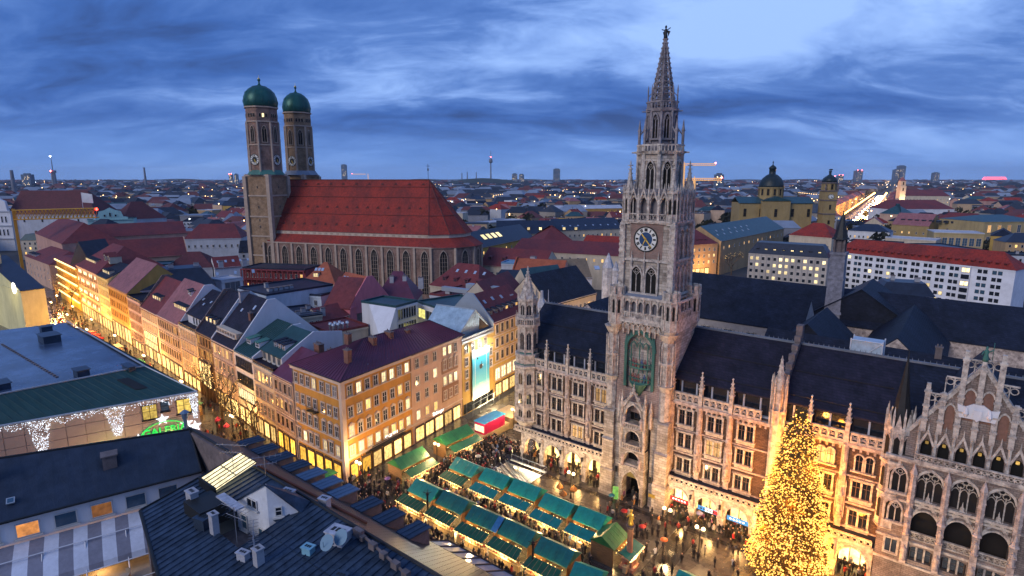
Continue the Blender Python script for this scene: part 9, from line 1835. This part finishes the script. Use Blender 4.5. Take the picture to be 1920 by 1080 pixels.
cnt = {}
for t, lb in GR: cnt[lb] = cnt.get(lb, 0) + 1
for t, lb in GR:
    if cnt[lb] > 1: t['group'] = lb.replace(' house with', ' houses with').replace(' roof ', ' roofs ')
# the rest of the city: one mass of roofs and blocks, its lamps and lit panes another
q = MB(); L2 = [[], [], []]
for i in range(9000):
    y = 420 + 7600 * FRN.random() ** 1.9; x = FRN.uniform(-1.0, 1.0) * y * .98; w, d, h = FRN.uniform(12, 46) * (1 + y / 6000), FRN.uniform(10, 24) * (1 + y / 6000), FRN.uniform(8, 19)
    if y < 1250 and any((x - a) ** 2 + (y - c) ** 2 < (max(w, d) * .6 + rr_) ** 2 for a, c, rr_ in occ): continue
    if on_avenue(x, y, max(w, d) * .6): continue
    a = FRN.choice((-.67, -.3, .0, .35, .9)) + FRN.uniform(-.1, .1); q.T = Matrix.Translation((x, y, 0)) @ Matrix.Rotation(a, 4, 'Z'); k = FRN.randrange(3); rmi = 3 + FRN.choice((0, 0, 1, 1, 2, 2, 3, 3)); q.box(-w / 2, w / 2, -d / 2, d / 2, 0, h, k)
    if FRN.random() < .7: q.add([(-w / 2 - .4, -d / 2 - .4, h), (w / 2 + .4, -d / 2 - .4, h), (w / 2 + .4, d / 2 + .4, h), (-w / 2 - .4, d / 2 + .4, h), (-w / 2 + d * .3, 0, h + d * .35), (w / 2 - d * .3, 0, h + d * .35)], [(0, 1, 5, 4), (1, 2, 5), (2, 3, 4, 5), (3, 0, 4)], rmi)
    else: q.box(-w / 2 - .2, w / 2 + .2, -d / 2 - .2, d / 2 + .2, h, h + .8, 5 if FRN.random() < .5 else 6)
    if FRN.random() < .3:
        for _ in range(FRN.randrange(1, 4)):
            u = FRN.uniform(-w / 2, w / 2); s_ = .45 + y / 3200; z = FRN.uniform(h * .3, h * .95); p = q.T @ Vector((u, -d / 2 - .5, z)); L2[0 if FRN.random() < .75 else 1].append((tuple(p), s_))
    q.T = None
q.obj('distant_city', [mat('city_wall_cream', (.28, .24, .21), .8, .4, .01), mat('city_wall_grey', (.22, .22, .25), .8, .4, .01), mat('city_wall_warm', (.4, .28, .18), .8, .4, .01), mat('city_roof_red', (.13, .04, .04), .8, .4, .01), mat('city_roof_navy', (.02, .026, .042), .8, .4, .01), mat('city_roof_dark', (.03, .035, .05), .6, .4, .01), mat('city_roof_pale', (.2, .23, .29), .6, .4, .01)], None, kind='stuff')
for i in range(26):
    y0 = FRN.uniform(650, 3500); x0 = FRN.uniform(-.9, .9) * y0; a = FRN.choice((-.35, .2, 1.3, -1.1)) + FRN.uniform(-.1, .1)
    for k in range(30): L2[0].append(((x0 + sin(a) * k * 24, y0 + abs(cos(a)) * k * 24, 16), .5 + y0 / 3000))
for i in range(500): y = 500 + 7000 * FRN.random() ** 1.5; L2[0 if FRN.random() < .7 else 1].append(((FRN.uniform(-.95, .95) * y, y, FRN.uniform(8, 24)), .5 + y / 2600))
for L_, nm, m in ((L2[0], 'distant_warm_lights', emit('distant_warm', (1, .6, .25), 7, .1)), (L2[1], 'distant_white_lights', emit('distant_white', (.9, .95, 1), 5, .1))):
    q = MB()
    for p, s_ in L_: q.fr(p[0], p[1], p[2], p[2] + s_ * 1.4, s_ * .7, s_ * .7, 4)
    q.obj(nm, m, None, kind='stuff')
# trees of parks and courts between the roofs
q = MB(); LF = random.Random(3)
for i in range(1300):
    y = 380 + 2600 * LF.random() ** 1.6; x = LF.uniform(-.95, .95) * y
    if any((x - a) ** 2 + (y - c) ** 2 < (rr_ * .8) ** 2 for a, c, rr_ in occ): continue
    h = LF.uniform(10, 20); r = h * .4
    for k in range(60 if y < 900 else 26):
        a, e_, rr_ = LF.uniform(0, 6.28), LF.uniform(-1, 1), r * LF.uniform(.5, 1); cx, cy_, cz = x + rr_ * cos(a) * sqrt(1 - e_ * e_), y + rr_ * sin(a) * sqrt(1 - e_ * e_), h * .62 + rr_ * e_ * .9; s_ = r * .3
        q.add([(cx - s_, cy_, cz - s_ * LF.random()), (cx + s_, cy_ + s_ * LF.uniform(-1, 1), cz), (cx, cy_ - s_ * LF.random(), cz + s_)], [(0, 1, 2)])
q.obj('park_trees', mat('winter_trees', (.04, .042, .03), .9, .5, .05), None, kind='stuff')
# evening haze over the whole city
q = MB(); q.box(-16500, 16500, -3500, 16500, -5.5, 310); hz = bpy.data.materials.new('evening_haze'); hz.use_nodes = True; nt = hz.node_tree; nt.nodes.clear(); o_ = nt.nodes.new('ShaderNodeOutputMaterial'); v_ = nt.nodes.new('ShaderNodeVolumePrincipled'); v_.inputs['Density'].default_value = HAZE; v_.inputs['Color'].default_value = (.72, .82, .95, 1); v_.inputs['Anisotropy'].default_value = .0; nt.links.new(v_.outputs[0], o_.inputs['Volume'])
q.obj('haze', hz, None, kind='stuff')
